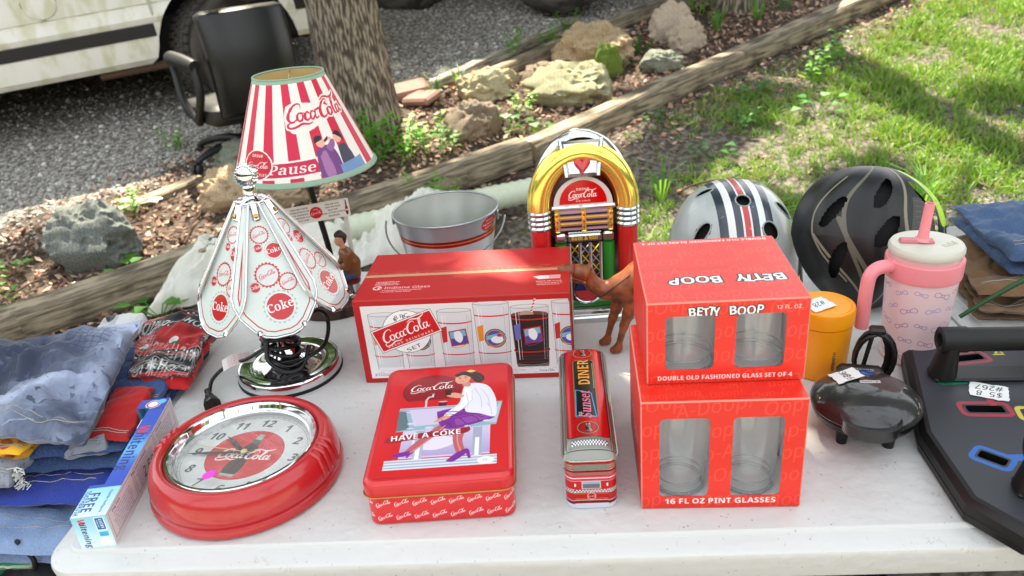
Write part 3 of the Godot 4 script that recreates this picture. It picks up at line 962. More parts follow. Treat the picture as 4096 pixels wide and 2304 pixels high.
func wood_mat(key: String, c0: Color, c1: Color, seed_: int) -> StandardMaterial3D:
	var m := mat(key, Color.WHITE, 0.9)
	var nz := FastNoiseLite.new(); nz.seed = seed_; nz.frequency = 0.02; nz.fractal_octaves = 5
	var im := Image.create_empty(512, 256, false, Image.FORMAT_RGB8)
	var hm := Image.create_empty(512, 256, false, Image.FORMAT_RGB8)
	for y in 256:
		for x in 512:
			var g := nz.get_noise_2d(x * 0.35, y * 5.0) * 0.5 + 0.5
			var p := nz.get_noise_2d(x * 0.5 + 900.0, y * 1.2) * 0.5 + 0.5
			var v: float = clamp(g * 1.1 - 0.05 + (p - 0.5) * 0.9, 0.0, 1.0)
			var c := c0.lerp(c1, smoothstep(0.2, 0.8, v))
			if g < 0.3: c = c.lerp(c0 * 0.6, 0.6)
			im.set_pixel(x, y, c)
			var q: float = clamp(g * 1.4 - 0.2, 0, 1)
			hm.set_pixel(x, y, Color(q, q, q))
	m.albedo_texture = ImageTexture.create_from_image(im)
	m.heightmap_enabled = true
	m.heightmap_texture = ImageTexture.create_from_image(hm)
	m.heightmap_scale = 0.35
	m.uv1_scale = Vector3(1.2, 2.0, 1.0)
	return m

func build_timbers_and_rocks():
	var wm := wood_mat("timber_wood", Color(0.36, 0.32, 0.26), Color(0.62, 0.57, 0.48), 13)
	var pale := wood_mat("timber_pale", Color(0.42, 0.38, 0.33), Color(0.75, 0.72, 0.67), 14)
	var up := func(x: float, z: float, dy: float) -> Vector3: return Vector3(x, gh(x, z) + dy, z)
	timber("long weathered timber in the foreground left of its joint, behind the clothes pile", up.call(-3.3, -1.36, -0.01), up.call(-0.235, -3.29, -0.015), 0.15, 0.115, wm, 1)
	timber("long weathered timber running from the joint behind the jukebox to the upper right", up.call(-0.22, -3.3, -0.015), up.call(2.3, -5.42, -0.01), 0.13, 0.10, wm, 2)
	timber("bleached thin timber lying in the bed right of the tree", up.call(-0.80, -4.08, -0.005), up.call(0.02, -4.95, 0.0), 0.085, 0.05, pale, 3)
	timber("mossy half-buried timber among the rocks at the back of the bed", up.call(-0.45, -4.22, -0.02), up.call(0.55, -5.15, -0.02), 0.10, 0.075, wm, 4)
	timber("rotten timber end lying by the gravel left of the chair", up.call(-1.98, -3.0, -0.03), up.call(-1.62, -3.36, -0.03), 0.10, 0.05, wm, 5)
	var tones := {"slate": [Color(0.28, 0.32, 0.32), Color(0.51, 0.52, 0.49)], "green": [Color(0.41, 0.45, 0.39), Color(0.61, 0.63, 0.57)], "tan": [Color(0.55, 0.46, 0.36), Color(0.79, 0.70, 0.57)], "yellow": [Color(0.59, 0.56, 0.44), Color(0.77, 0.73, 0.59)], "brown": [Color(0.41, 0.35, 0.29), Color(0.63, 0.57, 0.49)], "olive": [Color(0.48, 0.47, 0.36), Color(0.68, 0.67, 0.54)], "pale": [Color(0.68, 0.60, 0.52), Color(0.88, 0.82, 0.74)], "moss": [Color(0.29, 0.39, 0.13), Color(0.52, 0.61, 0.24)]}
	for k in tones:
		var m := mat("rock_" + k, Color.WHITE, 0.88)
		m.albedo_texture = noise_tex(256, 0.02, tones[k][0], tones[k][1], 60 + k.length(), 1, 6, 0.3, 0.68)
		m.heightmap_enabled = true; m.heightmap_texture = bump_tex(256, 0.05, 61, 5); m.heightmap_scale = 0.22
		m.uv1_triplanar = true; m.uv1_scale = Vector3.ONE * 4.0
	var list := [
	["dark slate grey boulder lying in the leaves behind the left timber", Vector3(-1.860, 0.281, -2.627), Vector3(0.168, 0.131, 0.131), "slate"],
	["grey-green boulder under the office chair casters", Vector3(-1.50, 0.375, -3.36), Vector3(0.165, 0.10, 0.11), "green"],
	["tan brown rock beside the finial of the glass panel lamp", Vector3(-1.464, 0.352, -3.004), Vector3(0.127, 0.100, 0.099), "tan"],
	["small rounded tan rock behind the plastic sheet", Vector3(-1.251, 0.353, -3.009), Vector3(0.101, 0.066, 0.079), "tan"],
	["rounded yellowish rock right of the big tree trunk", Vector3(-0.473, 0.529, -3.932), Vector3(0.133, 0.086, 0.103), "yellow"],
	["small pale rock resting behind the yellowish one", Vector3(-0.397, 0.560, -4.099), Vector3(0.090, 0.053, 0.070), "yellow"],
	["brown boulder below the yellowish rock by the weeds", Vector3(-0.485, 0.450, -3.519), Vector3(0.122, 0.099, 0.095), "brown"],
	["long olive-grey flat-topped stone behind the jukebox timber", Vector3(-0.031, 0.512, -3.845), Vector3(0.204, 0.105, 0.158), "olive"],
	["low grey-brown stone behind the long olive one", Vector3(-0.163, 0.565, -4.122), Vector3(0.116, 0.053, 0.090), "brown"],
	["large tan boulder in the middle of the bed", Vector3(0.105, 0.599, -4.303), Vector3(0.196, 0.127, 0.152), "tan"],
	["tall pale boulder at the back of the bed", Vector3(0.534, 0.655, -4.596), Vector3(0.108, 0.121, 0.084), "pale"],
	["pale pinkish boulder beside the tallest one", Vector3(0.597, 0.626, -4.442), Vector3(0.089, 0.093, 0.069), "pale"],
	["low grey-green stone near the long timber", Vector3(0.437, 0.577, -4.188), Vector3(0.116, 0.057, 0.090), "green"],
	["mossy bright green upright stone beside the large tan boulder", Vector3(0.150, 0.570, -4.148), Vector3(0.074, 0.094, 0.057), "moss"],
	["dark brown rock at the top edge of the bed", Vector3(0.582, 0.735, -5.017), Vector3(0.098, 0.055, 0.076), "brown"]]
	var i := 0
	for r in list:
		var b := B.new()
		var s: Vector3 = r[2]
		b.X = Transform3D(Basis(Vector3.UP, i * 1.3) * Basis.IDENTITY, Vector3.ZERO)
		var rk := rock_points(5, 0.42, 100 + i * 7)
		for t in rk:
			for e in 3:
				var p: Vector3 = t[e]
				# flatten a few broken faces
				for f in 5:
					var nrm := Vector3(sin(f * 2.1 + i), cos(f * 1.3 + i * 0.7) * 0.6, cos(f * 2.1 + i)).normalized()
					var over := p.dot(nrm) - 0.82
					if over > 0: p -= nrm * over * 0.85
				t[e] = p
			b.tri(t[0] * 1.0, t[1] * 1.0, t[2] * 1.0)
		var o := part(self, "garden_rock", b.mesh(34), mats["rock_" + r[3]])
		o.position = r[1] + Vector3(0, s.y * 0.55, -s.z * 0.5)
		o.scale = Vector3(s.x * 1.08, s.y * 1.12, s.z * 1.08)
		tag(o, r[0], "rock", "rocks round the planting bed")
		i += 1
	for q in [[Vector3(-0.86, 0.0, -4.05), Vector3(0.2, 0.05, 0.14), 20.0, "pinkish flat flagstone leaning on the foot of the big tree"], [Vector3(-0.78, 0.0, -3.93), Vector3(0.19, 0.04, 0.12), -35.0, "lower pinkish flagstone in front of the leaning one"]]:
		var b := B.new()
		b.box(Vector3.ZERO, q[1], 0.012)
		var m := mat("flag", Color(0.56, 0.44, 0.4), 0.9)
		var o := part(self, "flagstone", b.mesh(30), m, Vector3(q[0].x, gh(q[0].x, q[0].z) + 0.035, q[0].z), Vector3(14, q[2], 6))
		tag(o, q[3], "flagstone", "flagstones by the tree")

# ------------------------------------------------------------------ table
func build_table():
	var t := thing("folding_table", "white plastic folding table with a textured top carrying the sale items", "table", Vector3(0.024, 0, 0), 1.4)
	var pl := mat("table_plastic", Color.WHITE, 0.42)
	# a blow-moulded top: fine pebbling, scuffs and specks of dirt
	var c := Cv.new(1024, 1024, Color(0.80, 0.80, 0.79))
	var r := RandomNumberGenerator.new(); r.seed = 8
	for k in 900:
		var g := r.randf_range(0.3, 0.72)
		var s := r.randf_range(0.4, 1.15)
		c.ell(r.randf() * 1024, r.randf() * 1024, s, s * r.randf_range(0.6, 1.6), Color(g, g * 0.97, g * 0.9))
	for k in 130:
		var p := Vector2(r.randf() * 1024, r.randf() * 1024)
		var d := Vector2.from_angle(r.randf() * TAU) * r.randf_range(3, 16)
		var g := r.randf_range(0.6, 0.78)
		c.line(p, p + d, 0.8, Color(g, g, g * 0.97))
	for k in 44:
		var p := Vector2(r.randf() * 1024, r.randf() * 1024)
		for e in 30:
			var q := p + Vector2(r.randfn() * 9, r.randfn() * 4)
			c.ell(q.x, q.y, r.randf_range(0.4, 1.6), r.randf_range(0.3, 0.8), Color(0.6, 0.57, 0.5).lerp(Color(0.78, 0.76, 0.7), r.randf()))
	pl.albedo_texture = c.tex()
	pl.heightmap_enabled = true
	pl.heightmap_texture = bump_tex(512, 0.06, 71, 3)
	pl.heightmap_scale = 0.07
	pl.uv1_triplanar = true
	pl.uv1_scale = Vector3.ONE * 1.35
	var rows := [[0.016, 0.688], [0.006, 0.690], [0.004, 0.694], [0.001, 0.716], [0.0, 0.724], [0.0012, 0.7285], [0.005, 0.7312], [0.021, 0.7352], [0.0235, 0.7358], [0.025, 0.7385], [0.0275, 0.74]]
	var halves := [Rect2(-0.655, 0.652, 1.243, 0.815), Rect2(0.5905, 0.652, 1.24, 0.815)]
	for h in halves:
		var b := B.new()
		var ctr := Vector2(h.position.x + h.size.x / 2, h.position.y + h.size.y / 2)
		loft(b, round_rect(h.size.x, h.size.y, 0.045, 8, ctr), rows)
		part(t, "table_half", b.mesh(25), pl)
	var leg := mat("table_leg", Color(0.42, 0.42, 0.43), 0.4, 0.6)
	for x in [-0.40, 1.55]:
		for z in [-0.78, -1.34]:
			part(t, "leg", tube_mesh([Vector3(x, 0.69, z), Vector3(x, gh(x, z) - 0.01, z)], 0.0125, 12), leg)
		part(t, "cross_bar", tube_mesh([Vector3(x, 0.3, -0.78), Vector3(x, 0.3, -1.34)], 0.011, 10), leg)
# ------------------------------------------------------------------ cartons
const RED := Color(0.78, 0.045, 0.075)
const CARD := Color(0.70, 0.60, 0.46)

# six printed panels and folded edges; skip names the panels that are built elsewhere
func carton(t: Node3D, s: Vector3, m: Dictionary, edge: Material, k := 0.0016, skip := []):
	var h := s / 2
	var c := Vector3(0, h.y, 0)
	var f := {
		"front_panel": [Vector3(-h.x + k, -h.y + k, h.z), Vector3(h.x - k, -h.y + k, h.z), Vector3(h.x - k, h.y - k, h.z), Vector3(-h.x + k, h.y - k, h.z)],
		"back_panel": [Vector3(h.x - k, -h.y + k, -h.z), Vector3(-h.x + k, -h.y + k, -h.z), Vector3(-h.x + k, h.y - k, -h.z), Vector3(h.x - k, h.y - k, -h.z)],
		"left_panel": [Vector3(-h.x, -h.y + k, -h.z + k), Vector3(-h.x, -h.y + k, h.z - k), Vector3(-h.x, h.y - k, h.z - k), Vector3(-h.x, h.y - k, -h.z + k)],
		"right_panel": [Vector3(h.x, -h.y + k, h.z - k), Vector3(h.x, -h.y + k, -h.z + k), Vector3(h.x, h.y - k, -h.z + k), Vector3(h.x, h.y - k, h.z - k)],
		"top_panel": [Vector3(-h.x + k, h.y, h.z - k), Vector3(h.x - k, h.y, h.z - k), Vector3(h.x - k, h.y, -h.z + k), Vector3(-h.x + k, h.y, -h.z + k)],
		"bottom_panel": [Vector3(-h.x + k, -h.y, -h.z + k), Vector3(h.x - k, -h.y, -h.z + k), Vector3(h.x - k, -h.y, h.z - k), Vector3(-h.x + k, -h.y, h.z - k)]}
	for name_ in f:
		if name_ in skip: continue
		var q: Array = f[name_]
		var b := B.new()
		b.quad(c + q[0], c + q[1], c + q[2], c + q[3])
		part(t, "side_panel" if name_ in ["left_panel", "right_panel"] else name_, b.mesh(0), m.get(name_, m["all"]))
	var e := B.new()
	e.box(c, s, k)
	var keep := B.new()   # only the folded edges of that box: every face after the first twelve triangles
	keep.P = e.P.slice(36); keep.U = e.U.slice(36)
	part(t, "folded_edges", keep.mesh(50), edge)

# a front panel with round-cornered openings, thickness along +z
func window_panel(w: float, h: float, th: float, wins: Array, r: float) -> ArrayMesh:
	var b := B.new()
	var rect := Rect2(-w / 2, 0, w, h)
	var cuts := [-w / 2]
	for q in wins: cuts.append(q.position.x + q.size.x / 2)
	cuts.append(w / 2)
	for i in cuts.size() - 1:
		var p := PackedVector2Array()
		p.append(Vector2(cuts[i], 0)); p.append(Vector2(cuts[i + 1], 0))
		if i < wins.size():   # left half of the next opening bites into the right edge
			var q: Rect2 = wins[i]
			p.append(Vector2(cuts[i + 1], q.position.y))
			for k in 6: p.append(q.position + Vector2(r, r) + Vector2.from_angle(-PI / 2 - PI / 2 * k / 5.0) * r)
			for k in 6: p.append(Vector2(q.position.x + r, q.end.y - r) + Vector2.from_angle(PI - PI / 2 * k / 5.0) * r)
			p.append(Vector2(cuts[i + 1], q.end.y))
		p.append(Vector2(cuts[i + 1], h)); p.append(Vector2(cuts[i], h))
		if i > 0:
			var q: Rect2 = wins[i - 1]
			p.append(Vector2(cuts[i], q.end.y))
			for k in 6: p.append(Vector2(q.end.x - r, q.end.y - r) + Vector2.from_angle(PI / 2 - PI / 2 * k / 5.0) * r)
			for k in 6: p.append(Vector2(q.end.x - r, q.position.y + r) + Vector2.from_angle(-PI / 2 * k / 5.0) * r)
			p.append(Vector2(cuts[i], q.position.y))
		b.prism(p, -th, 0.0, rect)
	return b.mesh(20)

func comic_name(c: Cv, x: float, y: float, size: float, rot: float):
	var word := "BETTY BOOP"
	var adv := [0.0, 0.62, 1.12, 1.58, 1.98, 2.7, 3.3, 4.0, 4.78, 5.5]
	var tilt := [-0.1, 0.06, -0.1, 0.14, -0.04, 0, -0.08, 0.08, -0.06, 0.1]
	var up := [0.0, -0.05, 0.06, -0.05, 0.05, 0, -0.04, 0.05, 0.0, -0.06]
	var xf := Transform2D(rot, Vector2(x, y))
	for pas in 2:
		for i in word.length():
			if word[i] == " ": continue
			var p := xf * Vector2((adv[i] - 2.75) * size, up[i] * size)
			if pas == 0:
				for k in 10:
					var o := Vector2.from_angle(TAU * k / 10) * size * 0.085
					c.text(word[i], p.x + o.x, p.y + o.y, size * 1.12, Color(0.06, 0.05, 0.05), rot + tilt[i], 1.0)
			else:
				c.text(word[i], p.x, p.y, size * 1.12, Color(0.95, 0.94, 0.93), rot + tilt[i], 1.0)

func ghost(c: Cv, base: Color, seed_: int, size := 46.0):
	var r := RandomNumberGenerator.new(); r.seed = seed_
	var words := ["Boop-Oop", "A-Doop!", "Oop-A", "Doop!", "Boop-A"]
	var col := base.lerp(Color(1.0, 0.62, 0.5), 0.24)
	var y := 20.0
	var k := 0
	while y < c.H + 20:
		var x := r.randf_range(-60, 60)
		while x < c.W + 80:
			c.text(words[k % 5], x, y + r.randf_range(-6, 6), size, col, -0.16, 0.9, false, "Droid Sans", 0.22)
			x += size * 3.3; k += 1
		y += size * 1.25

func scuffs(c: Cv, n: int, col: Color, seed_: int, L := 14.0):
	var r := RandomNumberGenerator.new(); r.seed = seed_
	for i in n:
		var p := Vector2(r.randf() * c.W, r.randf() * c.H)
		c.line(p, p + Vector2(r.randfn() * L, r.randfn() * L * 0.3), r.randf_range(0.5, 1.2), col)

func drink_glass(called: String, label: String, at: Vector3, h: float, rt: float, rb: float, group: String):
	var gm := mat("clear_glass", Color(0.90, 0.93, 0.93, 0.07), 0.02)
	gm.transparency = BaseMaterial3D.TRANSPARENCY_ALPHA
	gm.cull_mode = BaseMaterial3D.CULL_DISABLED
	var th := 0.0022
	var b := B.new()
	b.lathe([Vector2(0, 0.003), Vector2(rb * 0.7, 0.0015), Vector2(rb * 0.93, 0.0), Vector2(rb, 0.003), Vector2(rb * 1.02, 0.014), Vector2(lerp(rb, rt, 0.5), h * 0.5), Vector2(rt, h - 0.001), Vector2(rt - th * 0.5, h), Vector2(rt - th, h - 0.001), Vector2(lerp(rb, rt, 0.5) - th, h * 0.5), Vector2(rb - th * 0.8, 0.017), Vector2(rb * 0.7, 0.0135), Vector2(0, 0.013)], 48)
	var o := thing(called, label, "glass", at, 0.0, group)
	part(o, "bowl", b.mesh(40), gm)
	var em := mat("glass_edge", Color(0.72, 0.77, 0.77, 0.55), 0.05); em.transparency = BaseMaterial3D.TRANSPARENCY_ALPHA
	part(o, "rim", tube_mesh(ring_pts(rt - 0.001, rt - 0.001, h, 40), 0.0012, 6), em)
	part(o, "foot", tube_mesh(ring_pts(rb * 0.97, rb * 0.97, 0.0035, 40), 0.0022, 6), em)
	part(o, "inner_floor", tube_mesh(ring_pts(rb * 0.9, rb * 0.9, 0.016, 40), 0.0010, 6), em)

func glass_box(called: String, label: String, at: Vector3, turn: float, s: Vector3, wins: Array, front: Cv, top: Cv, side: Cv, key: String):
	var t := thing(called, label, "carton", at, turn, "windowed cartons of glasses")
	var red := Color(0.80, 0.085, 0.06)
	var m_all := print_mat(key + "_side", side, 0.42)
	var edge := mat("carton_edge", Color(0.86, 0.52, 0.45), 0.7)
	carton(t, s, {"all": m_all, "top_panel": print_mat(key + "_top", top, 0.36)}, edge, 0.0016, ["front_panel"])
	part(t, "front_panel", window_panel(s.x - 0.003, s.y - 0.003, 0.0012, wins, 0.006), print_mat(key + "_front", front, 0.38), Vector3(0, 0.0015, s.z / 2))
	# pale board inside
	var lin := mat("grey_board", Color(0.93, 0.93, 0.93), 0.85)
	var b := B.new()
	var h := s / 2 - Vector3.ONE * 0.0025
	var c := Vector3(0, s.y / 2, 0)
	b.quad(c + Vector3(-h.x, -h.y, -h.z), c + Vector3(h.x, -h.y, -h.z), c + Vector3(h.x, h.y, -h.z), c + Vector3(-h.x, h.y, -h.z))
	b.quad(c + Vector3(-h.x, -h.y, h.z), c + Vector3(-h.x, -h.y, -h.z), c + Vector3(-h.x, h.y, -h.z), c + Vector3(-h.x, h.y, h.z))
	b.quad(c + Vector3(h.x, -h.y, -h.z), c + Vector3(h.x, -h.y, h.z), c + Vector3(h.x, h.y, h.z), c + Vector3(h.x, h.y, -h.z))
	b.quad(c + Vector3(-h.x, -h.y, h.z), c + Vector3(h.x, -h.y, h.z), c + Vector3(h.x, -h.y, -h.z), c + Vector3(-h.x, -h.y, -h.z))
	b.quad(c + Vector3(-h.x, h.y, -h.z), c + Vector3(h.x, h.y, -h.z), c + Vector3(h.x, h.y, h.z), c + Vector3(-h.x, h.y, h.z))
	part(t, "inner_board", b.mesh(0), lin)
	part(t, "divider", bevel_box(Vector3(0.0012, s.y * 0.82, s.z * 0.92), 0.0003), lin, Vector3(0, s.y * 0.42, -0.004))
	part(t, "divider", bevel_box(Vector3(s.x * 0.94, s.y * 0.82, 0.0012), 0.0003), lin, Vector3(0, s.y * 0.42, 0))
	return t

func build_boxes():
	var white := Color(0.93, 0.92, 0.91)
	var org := Color(0.87, 0.165, 0.11)
	# --- lower carton
	var s := Vector3(0.178, 0.147, 0.178)
	var f := Cv.new(640, 528, org); ghost(f, org, 1, 92.0)
	f.text("16 FL OZ PINT GLASSES", 318, 492, 37, white, 0.0, 1.13)
	scuffs(f, 14, Color(0.9, 0.5, 0.42), 4)
	var tp := Cv.new(512, 512, org); ghost(tp, org, 2); scuffs(tp, 40, Color(0.88, 0.5, 0.42), 5)
	var sd := Cv.new(512, 420, org); ghost(sd, org, 3); scuffs(sd, 30, Color(0.86, 0.45, 0.38), 6)
	sd.text("PINT GLASSES", 256, 250, 40, white, 0, 0.9)
	sd.text("SET OF 4", 256, 300, 30, white, 0, 0.9)
	var wins := [Rect2(-0.0685, 0.0165, 0.0545, 0.107), Rect2(0.0105, 0.0165, 0.0545, 0.107)]
	glass_box("glassware_carton", "lower red carton with two windows reading 16 fl oz pint glasses", Vector3(0.142, TY, -0.806), 0.0, s, wins, f, tp, sd, "lowbox")
	drink_glass("pint_glass", "clear pint glass in the left window of the lower red carton", Vector3(0.142 - 0.0415, TY + 0.0035, -0.762), 0.132, 0.040, 0.029, "glasses inside the cartons")
	drink_glass("pint_glass", "clear pint glass in the right window of the lower red carton", Vector3(0.142 + 0.0385, TY + 0.0035, -0.762), 0.132, 0.040, 0.029, "glasses inside the cartons")
	# --- upper carton
	s = Vector3(0.171, 0.101, 0.172)
	f = Cv.new(640, 380, org); ghost(f, org, 7, 92.0)
	comic_name(f, 312, 42, 49, 0.0)
	f.text("12 FL. OZ.", 562, 34, 24, white, 0.0, 1.0, false)
	f.text("DOUBLE OLD FASHIONED GLASS SET OF 4", 316, 356, 29, white, 0.0, 0.98)
	tp = Cv.new(640, 640, org); ghost(tp, org, 8, 92.0)
	comic_name(tp, 350, 440, 80, PI)
	tp.text("DOUBLE OLD FASHIONED GLASS SET OF 4", 320, 26, 30, white, PI, 0.98)
	tp.rect(0, 329, 640, 2.5, Color(0.5, 0.05, 0.04)); tp.rect(0, 331.5, 640, 1.6, Color(0.93, 0.42, 0.34))
	scuffs(tp, 46, Color(0.9, 0.5, 0.42), 9)
	sd = Cv.new(512, 300, org); ghost(sd, org, 10); scuffs(sd, 30, Color(0.86, 0.45, 0.38), 11)
	wins = [Rect2(-0.0655, 0.0165, 0.0525, 0.0665), Rect2(0.009, 0.0165, 0.0525, 0.0665)]
	glass_box("glassware_carton", "upper red carton with two windows and 12 fl. oz. on its front", Vector3(0.1475, TY + 0.1475, -0.838), 0.6, s, wins, f, tp, sd, "topbox")
	drink_glass("rocks_glass", "short clear tumbler in the left window of the upper red carton", Vector3(0.1475 - 0.0405, TY + 0.1475 + 0.0035, -0.797), 0.086, 0.0395, 0.036, "glasses inside the cartons")
	drink_glass("rocks_glass", "short clear tumbler in the right window of the upper red carton", Vector3(0.1475 + 0.0385, TY + 0.1475 + 0.0035, -0.797), 0.086, 0.0395, 0.036, "glasses inside the cartons")

	# --- wide carton of eight glasses
	s = Vector3(0.318, 0.141, 0.170)
	var cr := Color(0.71, 0.055, 0.075)
	f = Cv.new(1024, 454, cr)
	var grey := Color(0.88, 0.875, 0.87)
	f.rect(30, 26, 990, 404, grey)
	for i in 26: f.rect(30, 280 + i * 5.8, 990, 6.2, grey.lerp(Color(0.95, 0.95, 0.96), i / 26.0))
	var ink := Color(0.45, 0.45, 0.47)
	var r0 := RandomNumberGenerator.new(); r0.seed = 2
	var band := Color(0.83, 0.07, 0.09)
	var xs := [[60, 74, 150], [215, 60, 150], [395, 66, 165], [570, 34, 170], [745, 60, 180], [940, 40, 150]]
	for i in xs.size():
		var x: float = xs[i][0]; var y: float = xs[i][1]; var w: float = xs[i][2]
		f.poly(PackedVector2Array([Vector2(x, y), Vector2(x + w, y), Vector2(x + w - 12, 370), Vector2(x + 12, 370)]), Color(0.83, 0.84, 0.85))
		if i == 4:
			f.poly(PackedVector2Array([Vector2(x + 2, y + 40), Vector2(x + w - 2, y + 40), Vector2(x + w - 14, 392), Vector2(x + 14, 392)]), Color(0.17, 0.06, 0.05))
			f.ell(x + w / 2, y + 42, w / 2 - 2, 17, Color(0.45, 0.25, 0.18))
			f.ell(x + w / 2 - 14, y + 40, 34, 18, Color(0.72, 0.6, 0.52))
			f.line(Vector2(x + 120, y - 40), Vector2(x + 100, y + 30), 9, Color(0.93, 0.9, 0.9))
			for q in 4: f.line(Vector2(x + 121 - q * 5, y - 34 + q * 17), Vector2(x + 111 - q * 5, y - 26 + q * 17), 6, band)
			for q in 3: f.rect(x + 10, 330 + q * 18, w - 22, 5, Color(0.3, 0.14, 0.12))
		for q in [[y + 62, 5], [300, 4]]:
			f.ell(x + w / 2, q[0], w / 2 - 3, 13, band); f.ell(x + w / 2, q[0] - q[1] * 1.2, w / 2 - 3, 12, Color(0.17, 0.06, 0.05) if i == 4 else Color(0.83, 0.84, 0.85))
		f.lines([Vector2(x, y), Vector2(x + 12, 380)], 2.0, ink); f.lines([Vector2(x + w, y), Vector2(x + w - 12, 380)], 2.0, ink)
		for k in 24:
			var a := TAU * k / 24; var a2 := TAU * (k + 1) / 24
			f.line(Vector2(x + w / 2 + cos(a) * w / 2, y + sin(a) * 11), Vector2(x + w / 2 + cos(a2) * w / 2, y + sin(a2) * 11), 1.8, ink)
		# plain colour badges in place of the cartoon birds
		var bx := x + w * 0.55; var by := 210.0 + (i % 2) * 16
		if i % 2 == 0:
			f.poly(PackedVector2Array([Vector2(bx - 46, by - 30), Vector2(bx + 40, by - 44), Vector2(bx + 48, by + 42), Vector2(bx - 38, by + 54)]), Color(0.75, 0.1, 0.1))
			f.poly(PackedVector2Array([Vector2(bx - 40, by - 25), Vector2(bx + 35, by - 37), Vector2(bx + 42, by + 37), Vector2(bx - 33, by + 47)]), Color(0.32, 0.29, 0.62))
			f.poly(PackedVector2Array([Vector2(bx - 40, by - 25), Vector2(bx + 35, by - 37), Vector2(bx + 38, by - 5), Vector2(bx - 37, by + 12)]), Color(0.45, 0.72, 0.82))
			f.blob([Vector2(bx - 20, by - 24), Vector2(bx + 8, by - 30), Vector2(bx + 22, by + 6), Vector2(bx + 6, by + 34), Vector2(bx - 18, by + 14)], Color(0.93, 0.93, 0.94))
		else:
			f.disc(bx, by, 52, Color(0.13, 0.12, 0.16)); f.disc(bx, by, 48, Color(0.78, 0.62, 0.25)); f.disc(bx, by, 43, Color(0.34, 0.31, 0.66))
			f.poly(PackedVector2Array([Vector2(bx - 40, by - 14), Vector2(bx + 30, by - 30), Vector2(bx + 40, by), Vector2(bx - 42, by + 8)]), Color(0.47, 0.74, 0.83))
			f.ell(bx + 8, by + 8, 30, 20, Color(0.94, 0.94, 0.95)); f.ell(bx + 20, by - 16, 12, 9, Color(0.8, 0.1, 0.1))
	for i in xs.size():   # glints, rims and painted strokes on the printed glasses
		var x: float = xs[i][0]; var w: float = xs[i][2]
		for q in [[0.12, 3.0], [0.2, 1.4], [0.84, 2.2], [0.91, 1.2]]: f.line(Vector2(x + w * q[0] + 3, xs[i][1] + 24), Vector2(x + w * q[0] + 8 - 12 * q[0], 352), q[1], Color(0.96, 0.96, 0.97) if q[0] < 0.5 else Color(0.68, 0.7, 0.72))
		for q in 5: f.lines(Cv.smooth([Vector2(x + 14, 374 + q * 5), Vector2(x + w / 2, 384 + q * 5), Vector2(x + w - 14, 374 + q * 5)], 6), 1.3, Color(0.74, 0.75, 0.77) if q % 2 else Color(0.95, 0.95, 0.96))
		f.lines(Cv.smooth([Vector2(x + w * 0.3, 262), Vector2(x + w * 0.5, 272), Vector2(x + w * 0.8, 250)], 6), 4, [Color(0.9, 0.5, 0.1), Color(0.2, 0.3, 0.6), Color(0.85, 0.7, 0.2)][i % 3])
		f.poly(PackedVector2Array([Vector2(x + w * 0.06, 160), Vector2(x + w * 0.24, 150), Vector2(x + w * 0.22, 236), Vector2(x + w * 0.08, 242)]), [Color(0.9, 0.55, 0.15), Color(0.4, 0.42, 0.7), Color(0.78, 0.15, 0.15)][i % 3])
	for k in 90: f.ell(30 + r0.randf() * 990, 396 + r0.randf() * 30, r0.randf_range(4, 16), r0.randf_range(1, 3), Color(0.97, 0.97, 0.98) if k % 2 else Color(0.82, 0.82, 0.83))
	# tilted name plate over the badge oval
	f.ell(238, 172, 118, 118, Color(0.12, 0.12, 0.12)); f.ell(238, 172, 116, 116, Color(0.95, 0.95, 0.94))
	var ang := -0.36
	for i in 4:
		f.text("8 PC."[i] if i != 1 else " ", 190 + i * 22, 92 - abs(i - 2) * -6, 26, Color(0.2, 0.2, 0.2), -0.5 + i * 0.2)
	f.text("8 PC.", 226, 86, 27, Color(0.2, 0.2, 0.2), -0.2, 1.35, false)
	f.text("SET", 262, 262, 27, Color(0.2, 0.2, 0.2), -0.42, 1.9, false)
	var xf := Transform2D(ang, Vector2(236, 170))
	var plate := func(w: float, h: float) -> PackedVector2Array: return xf * PackedVector2Array([Vector2(-w, -h), Vector2(w, -h), Vector2(w, h), Vector2(-w, h)])
	f.poly(plate.call(164, 66), Color(0.16, 0.1, 0.1)); f.poly(plate.call(162, 64), Color(0.94, 0.93, 0.92)); f.poly(plate.call(156, 58), Color(0.8, 0.06, 0.09))
	var o := xf * Vector2(-132, 20)
	f.script_mark(o.x, o.y, 258, Color(0.96, 0.95, 0.94), ang)
	o = xf * Vector2(0, 46)
	f.text("B R A N D   D R I N K W A R E", o.x, o.y, 17, Color(0.92, 0.8, 0.78), ang, 1.1)
	f.text("8-COOLERS", 96, 412, 19, Color(0.3, 0.3, 0.3), 0, 1.0, false)
	f.text("Coca-Cola", 900, 415, 16, Color(0.35, 0.35, 0.35), 0, 1.0, false)
	tp = Cv.new(1024, 548, cr)
	var r := RandomNumberGenerator.new(); r.seed = 17
	for k in 8: tp.rect(0, 225 + k * 9, 1024, 9, cr.darkened(0.08).lerp(Color(0.72, 0.17, 0.14), r.randf()))
	for k in 230:   # torn and worn strips where the tape was
		var p := Vector2(r.randf() * 1024, 262 + r.randfn() * 26)
		tp.line(p, p + Vector2(r.randfn() * 40, r.randfn() * 3), r.randf_range(0.6, 2.6), Color(0.82, 0.6, 0.42).lerp(cr, r.randf() * 0.8))
	for k in 60:
		var x := r.randf() * 1024
		tp.line(Vector2(x, 222 + r.randf() * 20), Vector2(x + r.randfn() * 10, 290 + r.randf() * 14), r.randf_range(0.6, 1.6), Color(0.85, 0.62, 0.45).lerp(cr, 0.4))
	tp.line(Vector2(0, 268), Vector2(1024, 262), 3, Color(0.86, 0.72, 0.55))
	var tt := Color(0.93, 0.82, 0.8)
